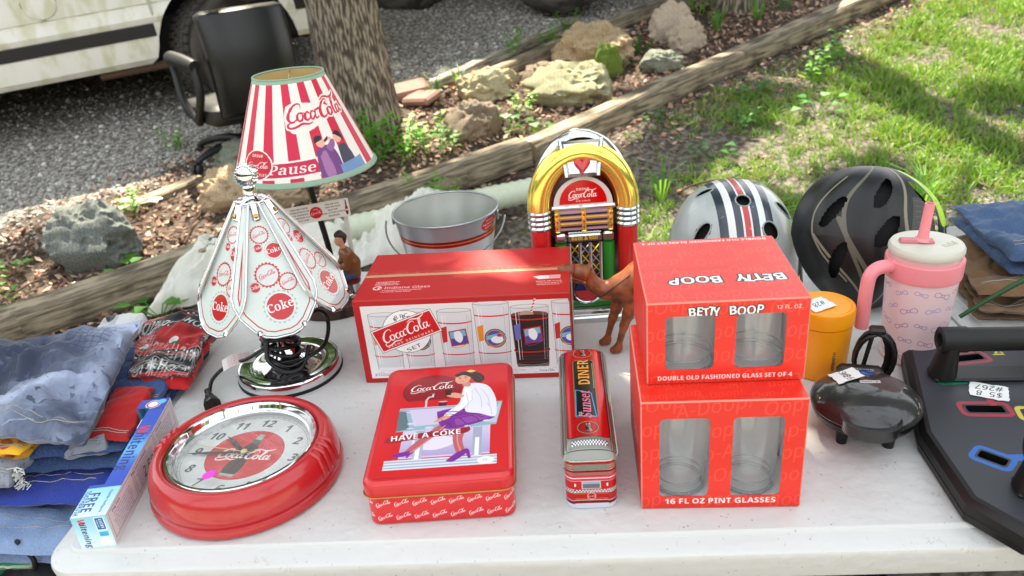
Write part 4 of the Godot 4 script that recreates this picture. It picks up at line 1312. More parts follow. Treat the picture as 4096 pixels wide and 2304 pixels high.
	tp.text("DISTRIBUTED BY:", 132, 352, 15, tt, 0, 1.0); tp.text("DISTRIBUÉ PAR:", 128, 368, 15, tt, 0, 1.0); tp.text("DISTRIBUIDO DE:", 134, 384, 15, tt, 0, 1.0)
	tp.disc(92, 420, 22, tt); tp.disc(92, 420, 15, cr); tp.rect(92, 414, 24, 12, cr); tp.disc(104, 420, 11, tt); tp.disc(106, 420, 6, cr)
	tp.text("Indiana Glass", 240, 420, 36, tt, 0, 1.05, false)
	tp.text("A Lancaster Colony Company", 218, 448, 14, tt, 0, 1.0); tp.text("Cincinnati, Ohio 45242", 190, 466, 14, tt, 0, 1.0)
	for q in 4: tp.rect(900 + 0, 352 + q * 11, 84, 6, tt)
	tp.poly(PackedVector2Array([Vector2(850, 362), Vector2(896, 350), Vector2(930, 360), Vector2(928, 392), Vector2(880, 396), Vector2(868, 380)]), tt)
	tp.text("MADE IN U.S.A.", 930, 418, 16, tt, 0, 1.1); tp.text("Fabriqué aux É.U.", 934, 438, 15, tt, 0, 1.0); tp.text("Hecho en E.U.A.", 928, 456, 15, tt, 0, 1.0)
	scuffs(tp, 60, Color(0.82, 0.35, 0.32), 19, 10)
	var side := Cv.new(256, 256, cr); scuffs(side, 30, Color(0.75, 0.5, 0.4), 20, 9)
	var t := thing("drinkware_carton", "wide red carton of eight soda glasses with a tilted script plate", "carton", Vector3(-0.182, TY, -1.093), 0.0)
	carton(t, s, {"all": print_mat("wide_side", side, 0.6), "front_panel": print_mat("wide_front", f, 0.5), "top_panel": print_mat("wide_top", tp, 0.5)}, mat("worn_edge", Color(0.66, 0.2, 0.17), 0.8), 0.0016)
	part(t, "torn_tape", bevel_box(Vector3(0.316, 0.0007, 0.006), 0.0002), mat("torn_card", Color(0.74, 0.56, 0.42), 0.9), Vector3(0, 0.1413, 0.003))
	part(t, "side_flap", bevel_box(Vector3(0.0012, 0.13, 0.082), 0.0003), mat("clear_tape", Color(0.78, 0.7, 0.64), 0.3), Vector3(0.1605, 0.072, 0.0))
func cap_mesh(poly: PackedVector2Array, y: float, rect: Rect2, fn = null) -> ArrayMesh:
	var b := B.new()
	loft(b, poly, [[0.0, y]], true, false, rect)
	return b.mesh(0)

func build_tins():
	# --- big hinged tin with the seated woman
	var red := Color(0.80, 0.025, 0.085)
	var c := Cv.new(512, 744, red)
	c.rect(0, 0, 512, 6, red.darkened(0.25)); c.rect(0, 738, 512, 6, red.darkened(0.2))
	var dk := Color(0.55, 0.03, 0.10)
	c.ell(190, 175, 128, 118, Color(0.42, 0.02, 0.06)); c.ell(192, 173, 124, 114, dk)
	c.poly(PackedVector2Array([Vector2(60, 250), Vector2(330, 250), Vector2(330, 300), Vector2(60, 300)]), red)
	c.script_mark(92, 178, 190, Color(0.95, 0.92, 0.9), -0.06)
	c.lines([Vector2(172, 298), Vector2(170, 250), Vector2(180, 228), Vector2(196, 224)], 9, Color(0.75, 0.78, 0.8))
	c.rect(192, 206, 8, 24, Color(0.8, 0.82, 0.84)); c.ell(196, 202, 9, 5, Color(0.4, 0.4, 0.42))
	c.poly(PackedVector2Array([Vector2(222, 268), Vector2(262, 266), Vector2(255, 306), Vector2(229, 306)]), Color(0.3, 0.04, 0.05)); c.ell(242, 268, 20, 5, Color(0.75, 0.7, 0.72))
	# booth
	c.rect(64, 300, 410, 16, Color(0.78, 0.76, 0.84)); c.rect(64, 305, 410, 3, Color(0.45, 0.44, 0.6)); c.rect(64, 311, 410, 2, Color(0.5, 0.5, 0.62))
	c.rect(96, 316, 350, 318, Color(0.80, 0.755, 0.85))
	for i in 22: c.rect(96, 470 + i * 7, 350, 7.4, Color(0.80, 0.755, 0.85).lerp(Color(0.66, 0.60, 0.76), i / 22.0))
	c.blob([Vector2(140, 520), Vector2(240, 500), Vector2(320, 540), Vector2(240, 590), Vector2(150, 570)], Color(0.87, 0.83, 0.90))
	var teal := Color(0.56, 0.68, 0.72)
	c.poly(PackedVector2Array([Vector2(62, 312), Vector2(106, 318), Vector2(136, 430), Vector2(256, 424), Vector2(256, 452), Vector2(66, 462)]), teal)
	c.poly(PackedVector2Array([Vector2(62, 318), Vector2(92, 324), Vector2(118, 446), Vector2(66, 458)]), teal.darkened(0.35))
	c.poly(PackedVector2Array([Vector2(470, 290), Vector2(494, 292), Vector2(470, 450), Vector2(340, 462), Vector2(338, 438), Vector2(436, 420)]), teal)
	c.poly(PackedVector2Array([Vector2(482, 300), Vector2(490, 300), Vector2(468, 440), Vector2(440, 436)]), teal.lightened(0.3))
	c.rect(378, 462, 36, 200, Color(0.62, 0.64, 0.72)); c.rect(388, 530, 16, 150, Color(0.92, 0.92, 0.9))
	c.rect(150, 462, 36, 200, Color(0.66, 0.67, 0.74)); c.rect(158, 560, 16, 120, Color(0.92, 0.92, 0.9))
	for i in 7: c.rect(44, 640 + i * 8, 430, 8.5, Color(0.83, 0.84, 0.88) if i % 2 == 0 else Color(0.62, 0.66, 0.72))
	# a woman in a white blouse and purple skirt, drawn simply
	var skin := Color(0.87, 0.62, 0.50); var stock := Color(0.72, 0.35, 0.38); var pur := Color(0.47, 0.12, 0.55)
	c.blob([Vector2(250, 420), Vector2(282, 430), Vector2(180, 560), Vector2(130, 612), Vector2(108, 604), Vector2(180, 500)], stock)
	c.blob([Vector2(300, 440), Vector2(346, 446), Vector2(338, 540), Vector2(350, 612), Vector2(322, 622), Vector2(300, 540)], stock)
	c.blob([Vector2(62, 610), Vector2(110, 592), Vector2(150, 590), Vector2(140, 612), Vector2(90, 622)], pur); c.poly(PackedVector2Array([Vector2(136, 596), Vector2(150, 590), Vector2(132, 630), Vector2(124, 628)]), pur)
	c.blob([Vector2(280, 664), Vector2(312, 624), Vector2(350, 596), Vector2(366, 604), Vector2(350, 632), Vector2(310, 668)], pur); c.poly(PackedVector2Array([Vector2(350, 604), Vector2(368, 606), Vector2(376, 656), Vector2(366, 656)]), pur)
	c.blob([Vector2(222, 340), Vector2(300, 322), Vector2(420, 360), Vector2(462, 400), Vector2(420, 424), Vector2(330, 456), Vector2(270, 462), Vector2(236, 420)], pur)
	c.blob([Vector2(300, 400), Vector2(400, 380), Vector2(450, 398), Vector2(360, 430), Vector2(310, 440)], pur.lightened(0.16))
	c.blob([Vector2(330, 150), Vector2(372, 140), Vector2(430, 168), Vector2(462, 250), Vector2(470, 330), Vector2(462, 398), Vector2(400, 370), Vector2(340, 346), Vector2(352, 260), Vector2(322, 210)], Color(0.90, 0.89, 0.92))
	c.blob([Vector2(326, 180), Vector2(360, 190), Vector2(366, 270), Vector2(310, 350), Vector2(268, 380), Vector2(256, 360), Vector2(310, 290), Vector2(318, 230)], Color(0.94, 0.93, 0.95))
	c.lines([Vector2(362, 196), Vector2(366, 270), Vector2(322, 340)], 2.5, Color(0.72, 0.70, 0.8))
	c.blob([Vector2(262, 366), Vector2(280, 382), Vector2(246, 406), Vector2(214, 412), Vector2(226, 394)], skin)
	c.blob([Vector2(318, 250), Vector2(330, 230), Vector2(290, 206), Vector2(262, 214), Vector2(258, 230), Vector2(290, 246)], skin)
	c.poly(PackedVector2Array([Vector2(244, 178), Vector2(276, 178), Vector2(272, 222), Vector2(250, 222)]), Color(0.25, 0.05, 0.05))
	c.blob([Vector2(320, 160), Vector2(352, 164), Vector2(350, 130), Vector2(322, 128)], skin.darkened(0.12))
	c.ell(318, 100, 34, 42, skin, 0.15)
	c.blob([Vector2(280, 66), Vector2(314, 44), Vector2(358, 46), Vector2(396, 66), Vector2(414, 104), Vector2(402, 138), Vector2(374, 132), Vector2(352, 92), Vector2(318, 70), Vector2(292, 84)], Color(0.12, 0.07, 0.07))
	c.blob([Vector2(330, 40), Vector2(350, 30), Vector2(372, 44), Vector2(350, 52)], Color(0.92, 0.78, 0.4))
	c.ell(304, 98, 4, 2.5, Color(0.15, 0.1, 0.1)); c.ell(330, 96, 4, 2.5, Color(0.15, 0.1, 0.1)); c.ell(316, 122, 9, 4, Color(0.75, 0.08, 0.12)); c.lines([Vector2(315, 98), Vector2(311, 111)], 1.6, skin.darkened(0.25))
	# painted folds, hair waves and stocking tones of the illustration
	for q in [[372, 180, 400, 250, 408, 330], [400, 190, 430, 250, 440, 320], [340, 220, 350, 290, 346, 330], [430, 300, 446, 340, 450, 380], [300, 300, 290, 330, 276, 356]]: c.lines(Cv.smooth([Vector2(q[0], q[1]), Vector2(q[2], q[3]), Vector2(q[4], q[5])], 6), 3.0, Color(0.76, 0.75, 0.83))
	for q in [[240, 360, 300, 370, 350, 440], [262, 346, 340, 356, 420, 400], [246, 400, 280, 430, 290, 456], [350, 372, 390, 400, 400, 424]]: c.lines(Cv.smooth([Vector2(q[0], q[1]), Vector2(q[2], q[3]), Vector2(q[4], q[5])], 6), 4.0, Color(0.33, 0.06, 0.40))
	for q in [[232, 352, 290, 344, 360, 362], [300, 388, 360, 376, 430, 392]]: c.lines(Cv.smooth([Vector2(q[0], q[1]), Vector2(q[2], q[3]), Vector2(q[4], q[5])], 6), 3.0, Color(0.62, 0.30, 0.70))
	for q in [[262, 440, 200, 530, 138, 600], [318, 470, 318, 540, 334, 608]]: c.lines(Cv.smooth([Vector2(q[0], q[1]), Vector2(q[2], q[3]), Vector2(q[4], q[5])], 6), 6.0, Color(0.84, 0.52, 0.50))
	for q in [[300, 58, 340, 54, 380, 80], [350, 60, 390, 86, 402, 120], [360, 90, 384, 104, 390, 128]]: c.lines(Cv.smooth([Vector2(q[0], q[1]), Vector2(q[2], q[3]), Vector2(q[4], q[5])], 6), 3.0, Color(0.28, 0.18, 0.16))
	c.ell(298, 112, 7, 5, Color(0.90, 0.55, 0.48)); c.ell(336, 112, 7, 5, Color(0.90, 0.55, 0.48)); c.lines([Vector2(297, 90), Vector2(304, 87), Vector2(310, 90)], 2.0, Color(0.2, 0.12, 0.1)); c.lines([Vector2(324, 88), Vector2(331, 85), Vector2(338, 89)], 2.0, Color(0.2, 0.12, 0.1)); c.ell(316, 121, 6, 1.6, Color(0.95, 0.93, 0.92))
	for q in 4: c.lines([Vector2(222 + q * 5, 404 - q * 6), Vector2(250 + q * 4, 390 - q * 4)], 1.3, Color(0.68, 0.42, 0.34))
	for k in 60:
		var y := 330 + (k * 53) % 290; var x := 104 + (k * 97) % 330
		if c.im.get_pixel(int(x * 2), int(y * 2)).is_equal_approx(c.im.get_pixel(206, 640)): c.ell(x, y, 10 + k % 9, 4 + k % 4, Color(0.83, 0.79, 0.88))
	c.blob([Vector2(34, 498), Vector2(180, 476), Vector2(340, 462), Vector2(356, 450), Vector2(366, 478), Vector2(330, 500), Vector2(180, 512), Vector2(40, 532)], Color(0.56, 0.05, 0.14))
	c.text("HAVE A COKE", 190, 494, 44, Color(0.95, 0.93, 0.92), -0.075, 1.02)
	c.ell(432, 672, 32, 22, Color(0.90, 0.91, 0.92)); c.text("68", 430, 670, 17, Color(0.6, 0.62, 0.66), -0.1, 1.0, false)
	var t := thing("collectible_tin", "large red lidded tin with a seated woman in a purple skirt", "tin", Vector3(-0.186, TY, -0.826), 4.2)
	var w := 0.171; var d := 0.248
	var tile := Cv.new(160, 320, Color(0.80, 0.02, 0.075))
	tile.script_mark(14, 122, 138, Color(0.96, 0.94, 0.93), -0.26); tile.script_mark(14, 262, 138, Color(0.96, 0.94, 0.93), -0.26)
	var tm := print_mat("tin_wrap", tile, 0.22)
	tm.uv1_scale = Vector3(1.0 / 0.0212, 1.0, 1.0)
	tm.clearcoat_enabled = true; tm.clearcoat = 0.6
	var b := B.new()
	loft(b, round_rect(w, d, 0.014, 8), [[0.002, 0.0], [0.0, 0.002], [0.0, 0.044]], true, true)
	part(t, "body", b.mesh(30), tm)
	var rm := mat("tin_red", Color(0.78, 0.015, 0.075), 0.2)
	rm.clearcoat_enabled = true; rm.clearcoat = 0.7
	b = B.new()
	loft(b, round_rect(w + 0.0045, d + 0.0045, 0.016, 8), [[0.0, 0.0425], [0.0, 0.055], [0.0008, 0.0585], [0.003, 0.0612], [0.0065, 0.0625], [0.0085, 0.062]], false, true)
	var lid := part(t, "lid", b.mesh(40), rm)
	var ring := []
	for p in round_rect(w + 0.006, d + 0.006, 0.0165, 8): ring.append(Vector3(p.x, 0.0425, -p.y))
	ring.append(ring[0])
	part(lid, "rolled_rim", tube_mesh(ring, 0.0009, 6), mat("tin_gold", Color(0.75, 0.62, 0.35), 0.3, 0.9))
	var pm := print_mat("tin_top", c, 0.16)
	pm.clearcoat_enabled = true; pm.clearcoat = 0.7
	var ip := B.inset(round_rect(w + 0.0045, d + 0.0045, 0.016, 8), 0.0085)
	part(lid, "lid_print", cap_mesh(ip, 0.062, Rect2(-w / 2 + 0.006, -d / 2 + 0.006, w - 0.012, d - 0.012)), pm)

	# --- narrow diner-car tin
	t = thing("diner_tin", "narrow red and chrome diner car tin with a curved roof", "tin", Vector3(-0.0065, TY, -0.838), 1.5)
	var W := 0.0595; var L := 0.236
	var side := Cv.new(640, 320, Color(0.75, 0.03, 0.06))
	var sil := Color(0.72, 0.72, 0.72); var dkr := Color(0.5, 0.02, 0.06)
	side.rect(0, 0, 640, 12, Color(0.5, 0.5, 0.48)); side.rect(0, 12, 640, 12, Color(0.7, 0.04, 0.08))
	for i in 6: side.rect(0, 26 + i * 7, 640, 5, Color(0.42, 0.42, 0.38) if i % 2 == 0 else Color(0.68, 0.67, 0.6))
	side.rect(0, 68, 640, 10, dkr)
	for i in 4: side.rect(0, 80 + i * 5, 640, 3, Color(0.55, 0.54, 0.5))
	for i in 3: side.rect(0, 102 + i * 11, 640, 7, Color(0.85, 0.2, 0.34) if i % 2 == 0 else Color(0.93, 0.86, 0.87))
	side.rect(0, 136, 640, 54, Color(0.74, 0.03, 0.06)); side.rect(0, 134, 640, 3, sil); side.rect(0, 188, 640, 4, sil)
	for x in 80:
		for y in 2: side.rect(x * 8, 194 + y * 8, 8, 8, Color(0.94, 0.94, 0.94) if (x + y) % 2 == 0 else Color(0.07, 0.07, 0.08))
	side.rect(0, 210, 640, 4, sil); side.rect(0, 214, 640, 48, Color(0.74, 0.04, 0.06)); side.rect(0, 262, 640, 5, sil)
	side.rect(0, 267, 640, 20, dkr); side.rect(0, 287, 640, 33, Color(0.82, 0.83, 0.88))
	var sm := print_mat("diner_wrap", side, 0.25, 0.25)
	sm.uv1_scale = Vector3(1.0 / 0.12, 1, 1)
	b = B.new()
	loft(b, round_rect(W, L, 0.012, 8), [[0.001, 0.0], [0.0, 0.0015], [0.0, 0.070]], true, true)
	part(t, "body", b.mesh(30), sm)
	# front print plate with window and lamps
	var fr := Cv.new(256, 320, Color(0.74, 0.03, 0.06))
	for q in [[0, 12, 0.5], [26, 40, 0.6]]: fr.rect(0, q[0], 256, q[1], Color(q[2], q[2], q[2] * 0.95))
	fr.rect(0, 12, 256, 13, Color(0.7, 0.04, 0.08)); fr.rect(0, 68, 256, 10, dkr)
	for i in 8: fr.rect(0, 27 + i * 5, 256, 2, Color(0.36, 0.36, 0.33))
	for i in 4: fr.rect(0, 80 + i * 5, 256, 3, Color(0.55, 0.54, 0.5))
	for i in 3: fr.rect(0, 102 + i * 11, 256, 7, Color(0.85, 0.2, 0.34) if i % 2 == 0 else Color(0.93, 0.86, 0.87))
	fr.rect(0, 134, 256, 3, sil); fr.rect(78, 137, 100, 52, sil); fr.rect(84, 142, 88, 42, Color(0.42, 0.38, 0.44)); fr.rect(84, 142, 88, 14, Color(0.55, 0.68, 0.78))
	for x in [38, 218]: fr.disc(x, 162, 15, Color(0.6, 0.1, 0.12)); fr.disc(x, 162, 12, Color(0.92, 0.9, 0.88))
	for x in 32:
		for y in 2: fr.rect(x * 8, 194 + y * 8, 8, 8, Color(0.94, 0.94, 0.94) if (x + y) % 2 == 0 else Color(0.07, 0.07, 0.08))
	fr.rect(0, 210, 256, 4, sil); fr.rect(16, 220, 224, 36, Color(0.9, 0.4, 0.1)); fr.rect(19, 223, 218, 30, Color(0.68, 0.03, 0.05))
	fr.disc(128, 238, 23, Color(0.85, 0.8, 0.75)); fr.disc(128, 238, 20, Color(0.7, 0.03, 0.05)); fr.script_mark(109, 243, 38, Color(0.95, 0.93, 0.9))
	fr.rect(0, 262, 256, 5, sil); fr.rect(0, 267, 256, 20, dkr); fr.rect(0, 287, 256, 33, Color(0.82, 0.83, 0.88))
	var fb := B.new()
	var fw := W / 2 - 0.0105
	fb.quad(Vector3(-fw, 0.0015, L / 2 + 0.0004), Vector3(fw, 0.0015, L / 2 + 0.0004), Vector3(fw, 0.0699, L / 2 + 0.0004), Vector3(-fw, 0.0699, L / 2 + 0.0004), Vector2(0.16, 1), Vector2(0.84, 1), Vector2(0.84, 0), Vector2(0.16, 0))
	part(t, "front_print", fb.mesh(0), print_mat("diner_front", fr, 0.22, 0.2))
	# curved lid
	var rf := Cv.new(256, 1024, Color(0.55, 0.55, 0.5))
	for i in 10: rf.rect(0 + i * 3, 0, 3, 1024, Color(0.62, 0.62, 0.58).lerp(Color(0.3, 0.3, 0.28), 0.5 + 0.5 * sin(i * 1.3)))
	for i in 10: rf.rect(226 + i * 3, 0, 3, 1024, Color(0.62, 0.62, 0.58).lerp(Color(0.3, 0.3, 0.28), 0.5 + 0.5 * sin(i * 1.7)))
	rf.poly(round_rect(206, 900, 30, 6, Vector2(128, 478)), Color(0.1, 0.08, 0.08)); rf.poly(round_rect(198, 892, 28, 6, Vector2(128, 478)), Color(0.76, 0.03, 0.07))
	rf.rect(72, 0, 112, 1, Color(0.1, 0.1, 0.1))
	for q in [[128, 122], [128, 850]]:
		rf.disc(q[0], q[1], 52, Color(0.6, 0.58, 0.45)); rf.disc(q[0], q[1], 47, Color(0.1, 0.08, 0.08)); rf.disc(q[0], q[1], 43, Color(0.72, 0.04, 0.07))
		rf.ell(q[0], q[1], 38, 13, Color(0.16, 0.1, 0.08), -PI / 2)
		rf.script_mark(q[0] + 12, q[1] + 34, 72, Color(0.96, 0.94, 0.92), -PI / 2)
	rf.poly(round_rect(116, 560, 16, 5, Vector2(128, 480)), Color(0.5, 0.5, 0.36)); rf.poly(round_rect(106, 550, 12, 5, Vector2(128, 480)), Color(0.09, 0.09, 0.08))
	for y in 26: rf.disc(176, 240 + y * 10, 2.6, Color(0.95, 0.85, 0.5))
	rf.text("DINER", 128, 330, 82, Color(0.95, 0.66, 0.3), -PI / 2, 1.05)
	rf.poly(PackedVector2Array([Vector2(76, 500), Vector2(160, 540), Vector2(178, 760), Vector2(72, 750)]), Color(0.3, 0.62, 0.85)); rf.poly(PackedVector2Array([Vector2(82, 510), Vector2(156, 546), Vector2(172, 752), Vector2(78, 742)]), Color(0.07, 0.07, 0.09))
	rf.text("Sunset", 126, 640, 74, Color(0.93, 0.5, 0.62), -PI / 2, 1.0, true, "Droid Serif", 0.3)
	rf.text("THE", 96, 730, 20, Color(0.95, 0.85, 0.75), -PI / 2, 1.0)
	rf.rect(26, 946, 204, 40, Color(0.5, 0.5, 0.47))
	for x in 24:
		for y in 3: rf.rect(46 + x * 7, 950 + y * 8, 7, 8, Color(0.93, 0.93, 0.93) if (x + y) % 2 == 0 else Color(0.07, 0.07, 0.08))
	rf.rect(0, 986, 256, 38, Color(0.55, 0.55, 0.52)); rf.rect(0, 990, 256, 3, Color(0.2, 0.2, 0.2))
	var lm := print_mat("diner_lid", rf, 0.2, 0.3)
	var lb := B.new()
	var a := W / 2 + 0.0012; var Lh := L / 2 + 0.0012
	lb.sheet(func(u, v):
		var x: float = (u - 0.5) * 2.0
		var zz: float = (v - 0.5) * 2.0
		var endf: float = clamp((1.0 - abs(zz)) / 0.17, 0.0, 1.0)
		var e: float = sin(endf * PI / 2)
		var px: float = x * a * (1.0 if abs(zz) < 0.9 else 1.0 - 0.07 * pow((abs(zz) - 0.9) / 0.1, 2.0))
		var hgt: float = 0.0165 * sqrt(max(0.0, 1.0 - pow(abs(x), 2.6))) * e
		return Vector3(px, 0.0705 + hgt, zz * Lh), 24, 60, 0.0, 1.0, 0.0, 1.0, true)
	var ld := part(t, "lid", lb.mesh(60), lm)
	var rr := []
	for p in round_rect(W + 0.0035, L + 0.0035, 0.0135, 8): rr.append(Vector3(p.x, 0.0702, -p.y))
	rr.append(rr[0])
	part(ld, "rolled_rim", tube_mesh(rr, 0.0011, 6), mat("tin_steel", Color(0.8, 0.8, 0.78), 0.25, 0.9))

# ------------------------------------------------------------------ wall clock lying on the table
func build_clock():
	var t := thing("wall_clock", "round red wall clock with a chrome bezel lying face up", "clock", Vector3(-0.444, TY, -0.793), -7.0)
	var red := mat("clock_red", Color(0.70, 0.01, 0.065), 0.16)
	red.clearcoat_enabled = true; red.clearcoat = 0.8
	var b := B.new()
	b.lathe([Vector2(0.0, 0.001), Vector2(0.110, 0.001), Vector2(0.118, 0.001), Vector2(0.1205, 0.004), Vector2(0.121, 0.010), Vector2(0.1195, 0.0135), Vector2(0.1165, 0.0150), Vector2(0.1170, 0.0175), Vector2(0.1185, 0.020), Vector2(0.1180, 0.030), Vector2(0.1150, 0.042), Vector2(0.1110, 0.050), Vector2(0.1060, 0.0545), Vector2(0.1020, 0.0555), Vector2(0.0985, 0.0545), Vector2(0.0965, 0.0515), Vector2(0.0960, 0.048)], 96)
	part(t, "case", b.mesh(35), red)
	for sgn in [0.0, PI]:   # moulded ribs at three and nine o'clock
		for k in 4:
			var a: float = PI / 2 + sgn + (k - 1.5) * 0.105
			var d := Vector3(sin(a), 0, cos(a))
			part(t, "rib", tube_mesh(spline([d * 0.1020 + Vector3(0, 0.0545, 0), d * 0.1120 + Vector3(0, 0.0495, 0), d * 0.1165 + Vector3(0, 0.038, 0), d * 0.1185 + Vector3(0, 0.022, 0)], 4), 0.0032, 8), red)
	var chrome := mat("chrome", Color(0.86, 0.86, 0.87), 0.06, 1.0)
	b = B.new()
	b.lathe([Vector2(0.0962, 0.046), Vector2(0.0955, 0.0505), Vector2(0.0930, 0.0535), Vector2(0.0900, 0.0535), Vector2(0.0880, 0.0505), Vector2(0.0868, 0.0455), Vector2(0.0850, 0.043), Vector2(0.083, 0.042)], 96)
	part(t, "bezel", b.mesh(50), chrome)
	# dial
	var c := Cv.new(1024, 1024, Color(0.80, 0.80, 0.785))
	var ctr := Vector2(512, 512)
	for k in 120:
		var a := TAU * k / 120
		var ink := Color(0.2, 0.2, 0.2)
		if k % 2 == 0: c.line(ctr + Vector2.from_angle(a) * 462, ctr + Vector2.from_angle(a) * 482, 3.0 if k % 10 == 0 else 1.8, ink)
	for rr in [462.0, 482.0]:
		for k in 140: c.line(ctr + Vector2.from_angle(TAU * k / 140) * rr, ctr + Vector2.from_angle(TAU * (k + 1) / 140) * rr, 2.0, Color(0.22, 0.22, 0.22))
	for k in 12:
		var a := TAU * (k + 1) / 12.0 - PI / 2
		var p := ctr + Vector2.from_angle(a) * 390
		c.text(str(k + 1), p.x + 5, p.y + 4, 118, Color(0.62, 0.62, 0.60), 0, 0.9, true, "Droid Sans", 0.18)
		c.text(str(k + 1), p.x, p.y, 118, Color(0.27, 0.27, 0.265), 0, 0.9, true, "Droid Sans", 0.18)
	c.disc(512, 512, 292, Color(0.62, 0.03, 0.05)); c.disc(512, 512, 286, Color(0.76, 0.07, 0.08))
	# contour bottle
	var bt := Color(0.20, 0.09, 0.07)
	var prof := [[-250, 24], [-236, 26], [-226, 22], [-190, 24], [-140, 34], [-90, 54], [-50, 62], [0, 54], [40, 50], [90, 62], [150, 70], [210, 64], [240, 58], [252, 48]]
	var L := []; var R := []
	for q in prof: L.append(Vector2(512 - q[1], 512 + q[0])); R.push_front(Vector2(512 + q[1], 512 + q[0]))
	var brot := Transform2D(0.10, Vector2(512, 512)) * Transform2D(0, Vector2(-512, -512))
	c.poly(brot * PackedVector2Array(L + R), bt)
	c.poly(brot * PackedVector2Array([Vector2(488, 262), Vector2(536, 262), Vector2(534, 290), Vector2(540, 330), Vector2(482, 330), Vector2(490, 290)]), Color(0.55, 0.66, 0.6))
	c.poly(brot * PackedVector2Array([Vector2(484, 330), Vector2(540, 330), Vector2(552, 372), Vector2(474, 372)]), Color(0.25, 0.35, 0.3))
	for q in [-46, -22, 24, 48]: c.lines([brot * Vector2(512 + q * 0.55, 390), brot * Vector2(512 + q, 450), brot * Vector2(512 + q * 0.8, 540), brot * Vector2(512 + q * 1.1, 690)], 5, Color(0.46, 0.2, 0.15))
	c.poly(brot * PackedVector2Array([Vector2(452, 738), Vector2(572, 738), Vector2(562, 764), Vector2(462, 764)]), Color(0.62, 0.66, 0.62))
	c.script_mark(300, 560, 430, Color(0.88, 0.87, 0.85), 0.0, 0.02)
	var dm := print_mat("clock_dial", c, 0.5)
	b = B.new()
	loft(b, ellipse(Vector2.ZERO, 0.088, 0.088, 72), [[0.0, 0.034]], true, false, Rect2(-0.088, -0.088, 0.176, 0.176))
	part(t, "dial", b.mesh(0), dm)
	b = B.new()
	b.lathe([Vector2(0.088, 0.034), Vector2(0.0845, 0.0425)], 72)
	part(t, "dial_wall", b.mesh(50), mat("clock_wall", Color(0.7, 0.7, 0.69), 0.35))
	var black := mat("hand_black", Color(0.03, 0.03, 0.03), 0.4)
	var hand := func(len: float, w: float, tail: float) -> ArrayMesh:
		var hb := B.new()
		hb.X = Transform3D(Basis(Vector3.RIGHT, -PI / 2), Vector3.ZERO)
		hb.prism(PackedVector2Array([Vector2(-w * 0.4, -tail), Vector2(w * 0.4, -tail), Vector2(w * 0.5, 0), Vector2(w, len * 0.62), Vector2(0, len), Vector2(-w, len * 0.62), Vector2(-w * 0.5, 0)]), 0.0, 0.0006)
		return hb.mesh(0)
	part(t, "hour_hand", hand.call(0.052, 0.0034, 0.006), black, Vector3(0, 0.0360, 0), Vector3(0, 52, 0))
	part(t, "minute_hand", hand.call(0.078, 0.0026, 0.008), black, Vector3(0, 0.0372, 0), Vector3(0, 97, 0))
	part(t, "second_hand", hand.call(0.075, 0.0006, 0.022), mat("hand_gold", Color(0.82, 0.74, 0.5), 0.4), Vector3(0, 0.0384, 0), Vector3(0, 84, 0))
	part(t, "hand_hub", lathe_mesh([Vector2(0.0042, 0), Vector2(0.0042, 0.0012), Vector2(0.002, 0.003), Vector2(0, 0.003)], 20), mat("hand_gold", Color.WHITE), Vector3(0, 0.0385, 0))
	var gl := mat("cover_glass", Color(0.95, 0.97, 0.97, 0.10), 0.03)
	gl.transparency = BaseMaterial3D.TRANSPARENCY_ALPHA
	gl.metallic_specular = 0.6
	b = B.new()
	b.lathe([Vector2(0.0862, 0.0448), Vector2(0.07, 0.0462), Vector2(0.045, 0.0474), Vector2(0.02, 0.0479), Vector2(0.0, 0.048)], 64)
	part(t, "cover_glass", b.mesh(60), gl)
	# pink price dot stuck on the glass
	b = B.new()
	var dot := PackedVector2Array([Vector2(-0.008, -0.005), Vector2(-0.004, -0.0072), Vector2(0.002, -0.0068), Vector2(0.007, -0.003), Vector2(0.0088, 0.004), Vector2(0.0062, 0.0066), Vector2(0.001, 0.0072), Vector2(-0.005, 0.0048), Vector2(-0.0082, 0.0)])
	loft(b, dot, [[0.0, 0.0], [0.0, 0.0003]])
	var st := part(self, "price_sticker", b.mesh(0), mat("pink_dot", Color(0.86, 0.24, 0.78), 0.6), Vector3(-0.4645, TY + 0.0472, -0.737), Vector3(1.5, 20, 0))
	tag(st, "bright pink oval price sticker on the clock glass by the seven", "sticker")

